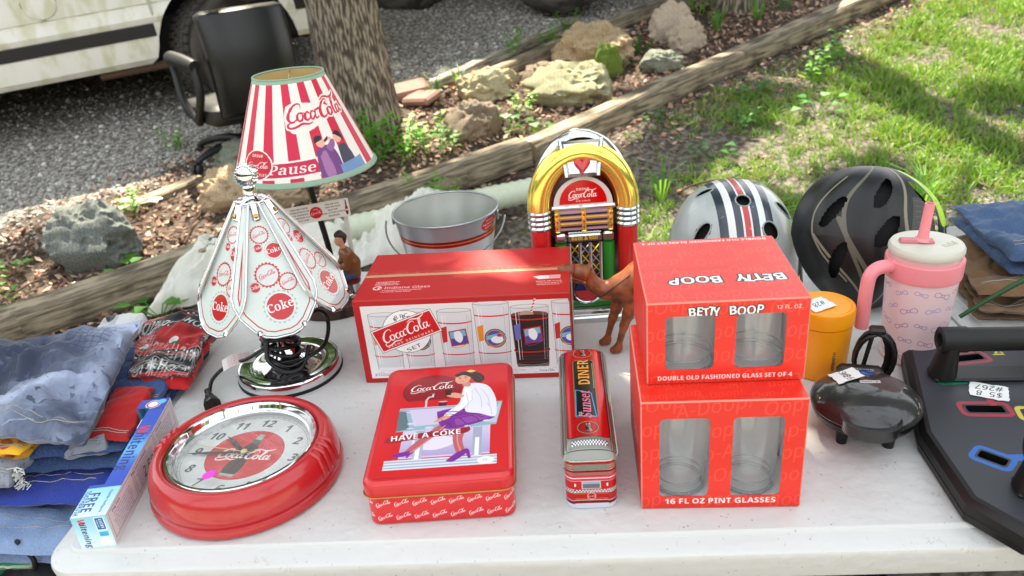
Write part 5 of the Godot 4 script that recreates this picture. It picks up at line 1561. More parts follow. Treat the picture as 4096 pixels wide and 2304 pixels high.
# ------------------------------------------------------------------ toothpaste carton
func build_toothpaste():
	var t := thing("toothpaste_box", "long blue and white whitening toothpaste box leaning along the table corner", "carton", Vector3(-0.5995, TY, -0.789), 8.8)
	var w := 0.040; var h := 0.046; var L := 0.246
	# top print: bright blue with the vertical brand word; u runs across, v from far to near
	var top := Cv.new(128, 800, Color(0.06, 0.22, 0.62))
	for i in 60:
		var y := 90 + i * 9
		top.rect(0, y, 128, 9, Color(0.08, 0.27, 0.70).lerp(Color(0.35, 0.66, 0.9), exp(-pow((i - 32) / 10.0, 2.0))))
	top.disc(66, 44, 34, Color(0.85, 0.85, 0.9)); top.disc(66, 44, 30, Color(0.75, 0.16, 0.25)); top.disc(66, 44, 22, Color(0.92, 0.93, 0.95)); top.disc(98, 26, 20, Color(0.35, 0.7, 0.86))
	top.text("W", 88, 246, 66, Color(0.83, 0.12, 0.18), PI / 2, 1.0, true, "Droid Sans", 0.1)
	top.text("hitening", 88, 398, 66, Color(0.1, 0.16, 0.45), PI / 2, 1.0, true, "Droid Sans", 0.1)
	top.rect(40, 300, 14, 180, Color(0.12, 0.2, 0.55))
	for i in 20: top.rect(0, 630 + i * 9, 128, 9, Color(0.55, 0.8, 0.88).lerp(Color(0.85, 0.93, 0.95), i / 20.0))
	top.text("FREE", 42, 716, 54, Color(0.08, 0.16, 0.5), PI / 2, 0.95); top.text("TOOTHBRUSH", 12, 716, 26, Color(0.08, 0.16, 0.5), PI / 2, 0.85)
	top.text("Fluoride Toothpaste", 100, 716, 15, Color(0.1, 0.3, 0.6), PI / 2, 0.9)
	var side := Cv.new(800, 150, Color(0.84, 0.80, 0.80))
	var blue := Color(0.25, 0.25, 0.5)
	for i in 3:
		var x := 18 + i * 258
		side.rect(x, 12, 246, 2, blue); side.rect(x, 126, 246, 2, blue); side.rect(x, 12, 2, 116, blue); side.rect(x + 244, 12, 2, 116, blue)
		side.text(["Drug Facts", "Drug Facts (continued)", "Directions"][i], x + 70, 26, 16, blue, 0, 1.0)
		for k in 7: side.text(["Active ingredient  Sodium fluoride", "Uses: helps protect against cavities", "Warnings: keep out of reach of children", "adults and children 2 years and older", "brush teeth thoroughly after meals", "do not swallow; rinse and spit out", "Inactive ingredients: sorbitol, water"][(k + i) % 7], x + 120, 43 + k * 12.5, 11, blue.lightened(0.15), 0, 1.0, false)
	side.text("2.50", 420, 96, 66, Color(0.14, 0.14, 0.16), 0.1, 1.0, false)
	var front := Cv.new(160, 184, Color(0.62, 0.84, 0.90))
	for i in 12: front.rect(0, i * 15.4, 160, 15.6, Color(0.55, 0.80, 0.88).lerp(Color(0.86, 0.94, 0.96), i / 12.0))
	front.rect(100, 10, 46, 76, Color(0.93, 0.95, 0.97)); front.rect(104, 14, 38, 68, Color(0.1, 0.35, 0.62)); front.text("LUCKY", 128, 48, 20, Color(0.95, 0.96, 0.97), PI / 2, 0.9); front.text("SUPER SOFT", 112, 48, 9, Color(0.9, 0.95, 0.97), PI / 2, 0.9)
	front.text("W", 42, 32, 44, Color(0.83, 0.12, 0.18), PI / 2, 1.0, true, "Droid Sans", 0.1); front.text("hitening", 42, 106, 38, Color(0.1, 0.16, 0.45), PI / 2, 1.0, true, "Droid Sans", 0.1)
	front.blob([Vector2(94, 138), Vector2(120, 128), Vector2(146, 138), Vector2(144, 168), Vector2(132, 178), Vector2(120, 164), Vector2(106, 178), Vector2(96, 166)], Color(0.97, 0.97, 0.97))
	front.rect(104, 96, 40, 26, Color(0.25, 0.65, 0.82))
	var tm := print_mat("paste_top", top, 0.3); var sm := print_mat("paste_side", side, 0.5); var fm := print_mat("paste_front", front, 0.35)
	var plain := mat("paste_blue", Color(0.45, 0.72, 0.84), 0.4)
	var inner := mat("paste_inner", Color(0.72, 0.76, 0.82), 0.6)
	var hw := w / 2; var hl := L / 2; var k := 0.44   # share of the width taken by the opening
	var q := func(called: String, a: Vector3, b2: Vector3, c2: Vector3, d2: Vector3, m: Material, ua := Vector2(0, 1), ub := Vector2(1, 1), uc := Vector2(1, 0), ud := Vector2(0, 0)):
		var b := B.new(); b.quad(a, b2, c2, d2, ua, ub, uc, ud); part(t, called, b.mesh(0), m)
	var z0 := -hl + 0.022; var z1 := hl - 0.058     # opening from far to near
	var xk := -hw + w * k
	var vv := func(z: float) -> float: return (z + hl) / L
	q.call("top_panel", Vector3(xk, h, hl), Vector3(hw, h, hl), Vector3(hw, h, -hl), Vector3(xk, h, -hl), tm, Vector2(k, 1), Vector2(1, 1), Vector2(1, 0), Vector2(k, 0))
	q.call("top_panel", Vector3(-hw, h, hl), Vector3(xk, h, hl), Vector3(xk, h, z1), Vector3(-hw, h, z1), tm, Vector2(0, 1), Vector2(k, 1), Vector2(k, vv.call(z1)), Vector2(0, vv.call(z1)))
	q.call("top_panel", Vector3(-hw, h, z0), Vector3(xk, h, z0), Vector3(xk, h, -hl), Vector3(-hw, h, -hl), tm, Vector2(0, vv.call(z0)), Vector2(k, vv.call(z0)), Vector2(k, 0), Vector2(0, 0))
	q.call("side_panel", Vector3(hw, 0, hl), Vector3(hw, 0, -hl), Vector3(hw, h, -hl), Vector3(hw, h, hl), sm)
	q.call("end_panel", Vector3(-hw, 0, hl), Vector3(hw, 0, hl), Vector3(hw, h, hl), Vector3(-hw, h, hl), fm)
	q.call("end_panel", Vector3(hw, 0, -hl), Vector3(-hw, 0, -hl), Vector3(-hw, h, -hl), Vector3(hw, h, -hl), plain)
	q.call("bottom_panel", Vector3(-hw, 0.0005, -hl), Vector3(hw, 0.0005, -hl), Vector3(hw, 0.0005, hl), Vector3(-hw, 0.0005, hl), plain)
	q.call("side_panel", Vector3(-hw, 0, -hl), Vector3(-hw, 0, hl), Vector3(-hw, h * 0.5, hl), Vector3(-hw, h * 0.5, -hl), plain)
	q.call("side_panel", Vector3(-hw, h * 0.5, z1), Vector3(-hw, h * 0.5, hl), Vector3(-hw, h, hl), Vector3(-hw, h, z1), plain)
	q.call("side_panel", Vector3(-hw, h * 0.5, -hl), Vector3(-hw, h * 0.5, z0), Vector3(-hw, h, z0), Vector3(-hw, h, -hl), plain)
	q.call("tray", Vector3(xk, h * 0.45, z1), Vector3(xk, h * 0.45, z0), Vector3(xk, h, z0), Vector3(xk, h, z1), inner)
	q.call("tray", Vector3(-hw, h * 0.45, z1), Vector3(xk, h * 0.45, z1), Vector3(xk, h * 0.45, z0), Vector3(-hw, h * 0.45, z0), inner)
	var film := mat("film", Color(0.9, 0.95, 1.0, 0.16), 0.05); film.transparency = BaseMaterial3D.TRANSPARENCY_ALPHA
	var fbld := B.new()
	fbld.quad(Vector3(-hw, h * 0.5, z1), Vector3(xk, h - 0.0005, z1), Vector3(xk, h - 0.0005, z0), Vector3(-hw, h * 0.5, z0))
	part(t, "window_film", fbld.mesh(0), film)
	var br := thing("toothbrush", "blue and clear toothbrush inside the toothpaste box window", "toothbrush", t.position, 8.8)
	part(br, "handle", tube_mesh(spline([Vector3(-0.011, h * 0.53, z1 - 0.004), Vector3(-0.010, h * 0.56, 0.0), Vector3(-0.011, h * 0.55, z0 + 0.006)], 6), [0.0028, 0.0035, 0.004, 0.004, 0.0035, 0.003, 0.003, 0.0028, 0.0025, 0.002, 0.003, 0.0035, 0.003], 8), mat("brush_blue", Color(0.35, 0.55, 0.85), 0.2))
	part(br, "bristles", bevel_box(Vector3(0.007, 0.007, 0.022), 0.001), mat("bristle", Color(0.85, 0.9, 0.95), 0.8), Vector3(-0.0105, h * 0.66, z0 + 0.018))
# joined tapered capsules [from, to, radius, radius] meshed as one continuous skin
func skin(caps: Array, cell: float, k := 0.006) -> ArrayMesh:
	var lo := Vector3.ONE * 1e9; var hi := Vector3.ONE * -1e9
	for c in caps:
		var r: float = max(c[2], c[3]) + k + cell * 2
		for e in 2:
			lo = lo.min(c[e] - Vector3.ONE * r); hi = hi.max(c[e] + Vector3.ONE * r)
	var n := Vector3i(((hi - lo) / cell).ceil()) + Vector3i.ONE
	var F := PackedFloat32Array(); F.resize(n.x * n.y * n.z); F.fill(1.0)
	for c in caps:
		var a: Vector3 = c[0]; var b: Vector3 = c[1]; var ra: float = c[2]; var rb: float = c[3]
		var mr: float = max(ra, rb) + k + cell * 2
		var i0 := Vector3i(((a.min(b) - Vector3.ONE * mr - lo) / cell).floor()).max(Vector3i.ZERO)
		var i1 := Vector3i(((a.max(b) + Vector3.ONE * mr - lo) / cell).ceil()).min(n - Vector3i.ONE)
		var ab := b - a
		var l2: float = max(ab.length_squared(), 1e-9)
		for z in range(i0.z, i1.z + 1):
			for y in range(i0.y, i1.y + 1):
				for x in range(i0.x, i1.x + 1):
					var p := lo + Vector3(x, y, z) * cell
					var t: float = clamp((p - a).dot(ab) / l2, 0.0, 1.0)
					var d: float = (p - a - ab * t).length() - lerpf(ra, rb, t)
					var id := x + n.x * (y + n.y * z)
					var f := F[id]
					var h: float = max(k - abs(f - d), 0.0) / k
					F[id] = min(f, d) - h * h * k * 0.25
	var V := {}
	var sx := 1; var sy := n.x; var sz := n.x * n.y
	var off := [0, sx, sy, sx + sy, sz, sx + sz, sy + sz, sx + sy + sz]
	var B2 := B.new()
	for z in n.z - 1:
		for y in n.y - 1:
			for x in n.x - 1:
				var id := x + sy * y + sz * z
				var m := 0
				for q in 8:
					if F[id + off[q]] < 0.0: m |= 1 << q
				if m == 0 or m == 255: continue
				var s := Vector3.ZERO; var cnt := 0
				for q in 8:
					for bit in [1, 2, 4]:
						if q & bit: continue
						var q2: int = q | bit
						if ((m >> q) & 1) == ((m >> q2) & 1): continue
						var f0 := F[id + off[q]]; var f1 := F[id + off[q2]]
						var t := f0 / (f0 - f1)
						var p0 := Vector3(q & 1, (q >> 1) & 1, (q >> 2) & 1); var p1 := Vector3(q2 & 1, (q2 >> 1) & 1, (q2 >> 2) & 1)
						s += p0.lerp(p1, t); cnt += 1
				V[id] = lo + (Vector3(x, y, z) + s / cnt) * cell
	for id in V:
		var ins := F[id] < 0.0
		for ax in [[sx, sy, sz], [sy, sz, sx], [sz, sx, sy]]:
			var other: int = id + ax[0]
			if other >= F.size() or (F[other] < 0.0) == ins: continue
			var a: int = id - ax[1] - ax[2]; var b: int = id - ax[2]; var d: int = id - ax[1]
			if not (V.has(a) and V.has(b) and V.has(d)): continue
			if ins: B2.quad(V[a], V[b], V[id], V[d])
			else: B2.quad(V[d], V[id], V[b], V[a])
	return B2.mesh(85)

func chrome_mat() -> StandardMaterial3D:
	return mat("chrome", Color(0.86, 0.86, 0.87), 0.06, 1.0)

func build_panel_lamp():
	var t := thing("touch_lamp", "chrome table lamp with hanging white glass panels of red bottle caps", "lamp", Vector3(-0.474, TY, -1.052), 25.0)
	var ch := chrome_mat()
	part(t, "base", lathe_mesh([Vector2(0, 0.004), Vector2(0.0805, 0.004), Vector2(0.081, 0.008), Vector2(0.0805, 0.016), Vector2(0.078, 0.0195), Vector2(0.072, 0.0205), Vector2(0.064, 0.0185), Vector2(0.052, 0.0195), Vector2(0.036, 0.0235), Vector2(0.024, 0.031), Vector2(0.015, 0.043), Vector2(0.012, 0.06), Vector2(0.0115, 0.085), Vector2(0.017, 0.092), Vector2(0.026, 0.097), Vector2(0.029, 0.104), Vector2(0.027, 0.111), Vector2(0.012, 0.115), Vector2(0.009, 0.13), Vector2(0.0085, 0.28)], 64), ch)
	part(t, "rubber_ring", lathe_mesh([Vector2(0.07, 0), Vector2(0.0815, 0), Vector2(0.082, 0.0025), Vector2(0.0815, 0.005), Vector2(0.07, 0.005)], 64), mat("rubber", Color(0.03, 0.03, 0.03), 0.7))
	# shade panels
	var pw := 0.112; var pl := 0.19
	var c := Cv.new(384, 640, Color(0.83, 0.87, 0.85))
	var outline := [Vector2(-0.015, pl), Vector2(0.015, pl), Vector2(0.055, 0.066), Vector2(0.0555, 0.052), Vector2(0.050, 0.034), Vector2(0.036, 0.014), Vector2(0.024, 0.004), Vector2(0.012, 0), Vector2(-0.012, 0), Vector2(-0.024, 0.004), Vector2(-0.036, 0.014), Vector2(-0.050, 0.034), Vector2(-0.0555, 0.052), Vector2(-0.055, 0.066)]
	var redc := Color(0.75, 0.06, 0.1)
	var px := func(p: Vector2) -> Vector2: return Vector2((p.x + pw / 2) / pw * 384, (1.0 - p.y / pl) * 640)
	var inn := B.inset(PackedVector2Array(outline.duplicate()), -0.0065)
	var lnp := []
	for p in inn: lnp.append(px.call(p))
	lnp.append(lnp[0])
	c.lines(lnp, 5.5, redc)
	var cap := func(x: float, y: float, r: float, kind: int):
		var o := PackedVector2Array()
		for k in 84: o.append(Vector2(x, y) + Vector2.from_angle(TAU * k / 84) * r * (1.0 if k % 4 < 2 else 0.91))
		if kind == 0:
			c.poly(o, redc); c.disc(x, y, r * 0.82, Color(0.84, 0.85, 0.84)); c.script_mark(x - r * 0.66, y + r * 0.2, r * 1.35, redc, -0.18)
		else:
			c.poly(o, Color(0.66, 0.70, 0.69)); c.disc(x, y, r * 0.9, Color(0.85, 0.88, 0.87)); c.disc(x, y, r * 0.78, redc); c.text("Coke", x, y - r * 0.05, r * 0.72, Color(0.95, 0.93, 0.92), -0.12, 0.9, true, "Droid Serif")
	cap.call(186, 150, 46, 0); cap.call(166, 212, 25, 1); cap.call(236, 236, 46, 1); cap.call(180, 346, 62, 0); cap.call(112, 394, 30, 1); cap.call(268, 396, 46, 0); cap.call(206, 506, 82, 1)
	var gm := print_mat("panel_print", c, 0.08)
	gm.clearcoat_enabled = true; gm.clearcoat = 0.5
	gm.backlight_enabled = true; gm.backlight = Color(0.5, 0.5, 0.5)
	var clearm := mat("panel_edge", Color(0.85, 0.92, 0.9, 0.25), 0.03); clearm.transparency = BaseMaterial3D.TRANSPARENCY_ALPHA
	var pb := B.new()
	pb.prism(PackedVector2Array(outline), -0.0012, 0.0012, Rect2(-pw / 2, 0, pw, pl))
	var pm := pb.mesh(20)
	var wire := []
	for p in B.inset(PackedVector2Array(outline.duplicate()), 0.0022): wire.append(Vector3(p.x, p.y, 0))
	wire.append(wire[0])
	var wm := tube_mesh(wire, 0.0017, 7)
	var clip := bevel_box(Vector3(0.008, 0.010, 0.006), 0.0025)
	var slope := rad_to_deg(atan2(0.088, 0.163))
	for k in 6:
		var holder := Node3D.new()
		holder.name = numbered(t, "shade_panel")
		t.add_child(holder)
		holder.rotation_degrees.y = 60.0 * k
		var P := Transform3D(Basis(Vector3.RIGHT, deg_to_rad(-slope)), Vector3(0, 0.120, 0.109))
		for q in [["glass", pm, gm], ["wire_frame", wm, ch]]:
			var o := part(holder, q[0], q[1], q[2])
			o.transform = P
		for x in [-0.031, 0.031]:
			var o := part(holder, "clip", clip, ch)
			o.transform = P * Transform3D(Basis.IDENTITY, Vector3(x, 0.008, 0.001))
		var o2 := part(holder, "bracket", bevel_box(Vector3(0.011, 0.026, 0.005), 0.002), ch)
		o2.transform = P * Transform3D(Basis.IDENTITY, Vector3(0, pl - 0.012, 0.003))
		var o3 := part(holder, "screw", lathe_mesh([Vector2(0.004, 0), Vector2(0.0036, 0.002), Vector2(0, 0.0034)], 14), mat("brass", Color(0.75, 0.6, 0.35), 0.2, 1.0))
		o3.transform = P * Transform3D(Basis(Vector3.RIGHT, PI / 2), Vector3(0, pl - 0.018, 0.0055))
	part(t, "hub", lathe_mesh([Vector2(0.008, 0.275), Vector2(0.024, 0.281), Vector2(0.026, 0.286), Vector2(0.012, 0.291), Vector2(0.007, 0.296), Vector2(0.010, 0.30), Vector2(0.0095, 0.309), Vector2(0.006, 0.313), Vector2(0, 0.314)], 32), ch)
	var fb := B.new()
	var gear := PackedVector2Array()
	for k in 80: gear.append(Vector2.from_angle(TAU * k / 80) * (0.0165 if k % 4 < 2 else 0.0148))
	fb.prism(gear, -0.0065, 0.0065, null, 0.0025)
	for s in [1.0, -1.0]:
		fb.X = Transform3D(Basis(Vector3.RIGHT, s * PI / 2), Vector3(0, 0, s * 0.0062))
		fb.lathe([Vector2(0.0125, 0), Vector2(0.0105, 0.0022), Vector2(0.006, 0.0038), Vector2(0, 0.0044)], 24)
	part(t, "finial", fb.mesh(40), ch, Vector3(0, 0.326, 0), Vector3(-8, -30, 0))
	# cord wound round the stem
	var blk := mat("cord_black", Color(0.025, 0.025, 0.027), 0.35)
	var pts := []
	for k in 92:
		var a := k * 0.42
		var r := 0.026 + 0.007 * sin(k * 0.37) + 0.004 * sin(k * 1.1)
		pts.append(Vector3(sin(a) * r, 0.084 - k * 0.00050 + 0.006 * sin(a + k * 0.05), cos(a) * r))
	part(t, "cord", tube_mesh(pts, 0.0034, 7), blk)
	part(t, "cord", tube_mesh(spline([Vector3(0.0, 0.085, 0.026), Vector3(0.03, 0.091, 0.01), Vector3(0.062, 0.088, -0.012), Vector3(0.072, 0.066, -0.01), Vector3(0.058, 0.044, 0.02), Vector3(0.026, 0.036, 0.036), Vector3(-0.004, 0.03, 0.038), Vector3(-0.028, 0.044, 0.022)], 7), 0.0034, 7), blk)
	part(t, "cord", tube_mesh(spline([Vector3(-0.026, 0.07, 0.018), Vector3(-0.03, 0.045, 0.034), Vector3(-0.008, 0.026, 0.045), Vector3(0.018, 0.028, 0.042), Vector3(0.034, 0.05, 0.024)], 7), 0.0034, 7), blk)
	part(t, "cord", tube_mesh(spline([Vector3(-0.024, 0.06, 0.01), Vector3(-0.06, 0.040, 0.0), Vector3(-0.092, 0.030, -0.012), Vector3(-0.116, 0.020, 0.0), Vector3(-0.124, 0.010, 0.022)], 7), 0.003, 7), blk)
	var pl2 := B.new()
	pl2.X = Transform3D(Basis(Vector3.RIGHT, PI / 2), Vector3.ZERO)
	pl2.lathe([Vector2(0.0, -0.016), Vector2(0.0045, -0.015), Vector2(0.0045, -0.002), Vector2(0.0065, 0.0), Vector2(0.0065, 0.006), Vector2(0.009, 0.009), Vector2(0.0125, 0.022), Vector2(0.0125, 0.026), Vector2(0.0, 0.026)], 10)
	var plug := part(t, "plug", pl2.mesh(30), blk, Vector3(-0.1245, 0.0125, 0.036), Vector3(6, 8, 0))
	for x in [-0.0045, 0.0045]: part(plug, "prong", bevel_box(Vector3(0.0016, 0.006, 0.018), 0.0004), mat("brass", Color.WHITE), Vector3(x, 0, 0.034))
	var tg := Cv.new(128, 64, Color(0.86, 0.84, 0.83))
	for k in 6: tg.text("cord warning notice", 64, 8 + k * 9.5, 9, Color(0.75, 0.3, 0.32), 0, 1.1, false)
	var tb := B.new()
	tb.sheet(func(u, v): return Vector3(-0.098 + u * 0.05, 0.030 + 0.010 * v + 0.003 * sin(u * 5.0) + u * 0.006, 0.004 - u * 0.006 - 0.018 * v), 8, 4)
	part(t, "cord_tag", tb.mesh(60), print_mat("cord_tag", tg, 0.7))

# ------------------------------------------------------------------ lamp with the diner figure
func build_figurine_lamp():
	var t := thing("figurine_lamp", "table lamp with a red and white striped shade and a diner figure", "lamp", Vector3(-0.467, TY, -1.278))
	var wd := Cv.new(256, 256, Color(0.25, 0.17, 0.13))
	for k in 9: wd.rect(k * 29, 0, 3, 256, Color(0.06, 0.04, 0.03))
	for k in 240:
		var y := (k * 37) % 256
		wd.rect((k * 53) % 256, y, 2, 14, Color(0.17, 0.11, 0.08) if k % 2 else Color(0.33, 0.24, 0.18))
	var b := B.new()
	loft(b, ellipse(Vector2.ZERO, 0.072, 0.06, 48), [[0.002, 0.0], [0.0, 0.003], [0.0, 0.016], [0.0015, 0.02], [0.004, 0.022]], true, true, Rect2(-0.072, -0.06, 0.144, 0.12))
	part(t, "base", b.mesh(30), print_mat("fig_base", wd, 0.55))
	part(t, "pole", tube_mesh(spline([Vector3(0.004, 0.02, -0.02), Vector3(0.006, 0.10, -0.018), Vector3(0.002, 0.17, -0.012), Vector3(0, 0.24, 0.0), Vector3(0, 0.34, 0)], 5), 0.0052, 10), mat("pole_black", Color(0.02, 0.02, 0.02), 0.35))
	part(t, "socket", lathe_mesh([Vector2(0.013, 0.30), Vector2(0.016, 0.305), Vector2(0.016, 0.335), Vector2(0.028, 0.35), Vector2(0.03, 0.375), Vector2(0.018, 0.40), Vector2(0, 0.402)], 24), mat("bulb", Color(0.75, 0.76, 0.75), 0.3))
	# shade
	var c := Cv.new(1024, 320, Color(0.90, 0.885, 0.85))
	var pk := Color(0.78, 0.05, 0.24)
	for k in 15:
		var x := 1024.0 * k / 15.0 + 6
		c.rect(x, 14, 31, 292, pk)
	var tan_ := Color(0.90, 0.885, 0.85)
	for q in [[490, 0.0], [20, 0.0]]:
		var x: float = q[0]
		c.script_mark(x, 128, 216, tan_, 0.0, 0.11)
		c.blob([Vector2(x + 4, 80), Vector2(x + 44, 72), Vector2(x + 150, 96), Vector2(x + 90, 150), Vector2(x + 20, 162), Vector2(x - 6, 120)], tan_)
		c.script_mark(x, 128, 216, pk, 0.0, 0.012)
		# banner
		var bx := x - 130
		c.poly(PackedVector2Array([Vector2(bx - 4, 244), Vector2(bx + 200, 236), Vector2(bx + 204, 290), Vector2(bx - 4, 296)]), tan_)
		c.poly(PackedVector2Array([Vector2(bx, 250), Vector2(bx + 190, 242), Vector2(bx + 200, 282), Vector2(bx, 290)]), Color(0.76, 0.05, 0.26))
		c.text("Pause", bx + 130, 264, 40, tan_, 0.0, 1.0, true, "Droid Serif", 0.2)
		c.text("Refresh", bx - 36, 266, 34, tan_, 0.0, 0.9, true, "Droid Serif", 0.2)
		c.disc(bx + 36, 250, 47, tan_); c.disc(bx + 36, 250, 43, Color(0.74, 0.02, 0.14))
		c.script_mark(bx + 2, 258, 68, Color(0.95, 0.93, 0.9), 0.0, 0.01); c.text("DRINK", bx + 36, 222, 12, tan_); c.text("IN BOTTLES", bx + 36, 278, 11, tan_)
		# two plain figures with a bottle, kept generic
		var sk := Color(0.88, 0.66, 0.58)
		c.blob([Vector2(x + 66, 220), Vector2(x + 96, 208), Vector2(x + 118, 230), Vector2(x + 120, 300), Vector2(x + 68, 304)], Color(0.42, 0.23, 0.48))
		c.blob([Vector2(x + 74, 238), Vector2(x + 92, 226), Vector2(x + 100, 296), Vector2(x + 78, 300)], Color(0.62, 0.42, 0.62))
		c.blob([Vector2(x + 96, 216), Vector2(x + 118, 196), Vector2(x + 126, 206), Vector2(x + 108, 232)], Color(0.55, 0.35, 0.58))
		c.ell(x + 84, 198, 12, 16, sk); c.blob([Vector2(x + 68, 200), Vector2(x + 72, 180), Vector2(x + 88, 178), Vector2(x + 90, 190), Vector2(x + 78, 194)], Color(0.1, 0.09, 0.14))
		c.poly(PackedVector2Array([Vector2(x + 94, 196), Vector2(x + 108, 184), Vector2(x + 112, 190), Vector2(x + 98, 201)]), Color(0.3, 0.06, 0.1)); c.ell(x + 113, 193, 6, 5, sk)
		c.blob([Vector2(x + 130, 220), Vector2(x + 156, 222), Vector2(x + 166, 290), Vector2(x + 128, 292)], Color(0.24, 0.24, 0.32)); c.ell(x + 138, 196, 12, 16, sk); c.blob([Vector2(x + 128, 182), Vector2(x + 142, 174), Vector2(x + 156, 190), Vector2(x + 154, 214), Vector2(x + 146, 196)], Color(0.1, 0.08, 0.1))
		c.poly(PackedVector2Array([Vector2(x + 116, 276), Vector2(x + 190, 268), Vector2(x + 190, 304), Vector2(x + 116, 304)]), Color(0.42, 0.55, 0.72))
	var green := Color(0.55, 0.66, 0.58)
	c.rect(0, 0, 1024, 15, green); c.rect(0, 303, 1024, 17, green)
	var sm := print_mat("shade_print", c, 0.5)
	sm.backlight_enabled = true; sm.backlight = Color(0.25, 0.24, 0.2)
	var sh := Node3D.new()
	sh.name = numbered(t, "lamp_shade"); t.add_child(sh)
	sh.position = Vector3(0, 0.268, 0); sh.rotation_degrees = Vector3(0, 196, 0)
	b = B.new()
	b.lathe([Vector2(0.119, 0), Vector2(0.0565, 0.158)], 72)
	part(sh, "cover", b.mesh(60), sm)
	b = B.new()
	b.lathe([Vector2(0.0552, 0.157), Vector2(0.1178, 0.001)], 72)
	part(sh, "lining", b.mesh(60), mat("shade_lining", Color(0.86, 0.75, 0.5), 0.7))
	var trim := mat("shade_trim", Color(0.53, 0.64, 0.56), 0.8)
	for q in [[0.119, 0.001], [0.0565, 0.157]]:
		var ring := []
		for k in 61: ring.append(Vector3(sin(TAU * k / 60) * q[0], q[1], cos(TAU * k / 60) * q[0]))
		part(sh, "trim", tube_mesh(ring, 0.0018, 6), trim)
	for k in 3:
		var a := TAU * k / 3.0
		part(sh, "spider", tube_mesh([Vector3(0, 0.149, 0), Vector3(sin(a) * 0.055, 0.153, cos(a) * 0.055)], 0.0012, 5), mat("brass", Color.WHITE))
	# menu board on a clear post
	var mn := Cv.new(512, 144, Color(0.88, 0.87, 0.83))
	var ink := Color(0.3, 0.3, 0.3)
	var l := ["HAM AND CHEESE", "HAMBURGER PLATE", "EGG SANDWICH", "CHEESEBURGER PLATE", "ICE COLD COKE"]
	var r := ["HAM AND EGGS", "TUNA FISH SALAD", "ROAST BEEF", "BACON, LETTUCE & TOMATO", "MILKSHAKES"]
	for k in 5: mn.text(l[k], 130, 22 + k * 24, 17, ink, 0, 0.95); mn.text(r[k], 384, 22 + k * 24, 17, ink, 0, 0.85)
	mn.disc(252, 72, 48, Color(0.78, 0.03, 0.06)); mn.script_mark(212, 82, 80, Color(0.95, 0.94, 0.92)); mn.text("DRINK", 252, 46, 11, Color(0.95, 0.9, 0.9))
	for x in [28, 488]:
		mn.ell(x, 92, 12, 40, Color(0.45, 0.04, 0.06)); mn.ell(x, 40, 6, 30, Color(0.35, 0.3, 0.28)); mn.rect(x - 6, 8, 12, 9, Color(0.4, 0.55, 0.75)); mn.rect(x - 11, 84, 22, 14, Color(0.85, 0.8, 0.8))
	var sg := B.new()
	sg.prism(round_rect(0.114, 0.032, 0.003, 3), -0.0018, 0.0018, Rect2(-0.057, -0.016, 0.114, 0.032))
	part(t, "menu_board", sg.mesh(20), print_mat("menu", mn, 0.5), Vector3(0.006, 0.189, 0.010), Vector3(0, 20, 1))
	part(t, "post", bevel_box(Vector3(0.008, 0.155, 0.003), 0.001), mat("post_white", Color(0.82, 0.82, 0.79), 0.3), Vector3(0.046, 0.098, -0.022), Vector3(0, 20, 0))
	# stools and the seated man
	var chm := chrome_mat()
	for q in [[Vector3(0.046, 0.022, 0.004)], [Vector3(-0.018, 0.022, 0.038)]]:
		var st := Node3D.new(); st.name = numbered(t, "stool"); t.add_child(st); st.position = q[0]
		part(st, "leg", lathe_mesh([Vector2(0.013, 0), Vector2(0.013, 0.002), Vector2(0.004, 0.004), Vector2(0.004, 0.028), Vector2(0.012, 0.03)], 20), chm)
		part(st, "seat", lathe_mesh([Vector2(0.0, 0.029), Vector2(0.0145, 0.029), Vector2(0.0155, 0.033), Vector2(0.0145, 0.037), Vector2(0, 0.038)], 24), mat("stool_red", Color(0.42, 0.05, 0.07), 0.3))
	var man := Node3D.new(); man.name = numbered(t, "seated_figure"); t.add_child(man); man.position = Vector3(0.046, 0.0, 0.004); man.rotation_degrees.y = 28.0
	var v := func(x, y, z): return Vector3(x, y, z)
	part(man, "trousers", skin([[v.call(0.002, 0.066, 0.006), v.call(-0.022, 0.064, 0.008), 0.009, 0.0065], [v.call(-0.022, 0.064, 0.008), v.call(-0.016, 0.03, 0.008), 0.0062, 0.0045], [v.call(0.002, 0.066, -0.006), v.call(-0.020, 0.063, -0.008), 0.009, 0.0065], [v.call(-0.020, 0.063, -0.008), v.call(-0.024, 0.032, -0.008), 0.0062, 0.0045]], 0.0022, 0.003), mat("fig_jeans", Color(0.22, 0.26, 0.36), 0.6))
	part(man, "shoe", skin([[v.call(-0.016, 0.027, 0.008), v.call(-0.026, 0.0255, 0.009), 0.004, 0.0032], [v.call(-0.024, 0.029, -0.008), v.call(-0.034, 0.0275, -0.009), 0.004, 0.0032]], 0.002, 0.002), mat("fig_shoe", Color(0.08, 0.06, 0.05), 0.5))
	part(man, "jacket", skin([[v.call(0.004, 0.066, 0), v.call(0.004, 0.088, 0), 0.0135, 0.015], [v.call(0.004, 0.088, 0), v.call(-0.004, 0.108, 0), 0.015, 0.0125], [v.call(-0.004, 0.11, 0.009), v.call(-0.004, 0.11, -0.009), 0.0085, 0.0085], [v.call(-0.003, 0.11, 0.015), v.call(-0.010, 0.088, 0.018), 0.0075, 0.0062], [v.call(-0.010, 0.088, 0.018), v.call(-0.026, 0.093, 0.010), 0.0058, 0.0045], [v.call(-0.003, 0.11, -0.015), v.call(-0.010, 0.086, -0.018), 0.0075, 0.0062], [v.call(-0.010, 0.086, -0.018), v.call(-0.026, 0.085, -0.008), 0.0058, 0.0045]], 0.0022, 0.004), mat("fig_jacket", Color(0.46, 0.26, 0.10), 0.35))
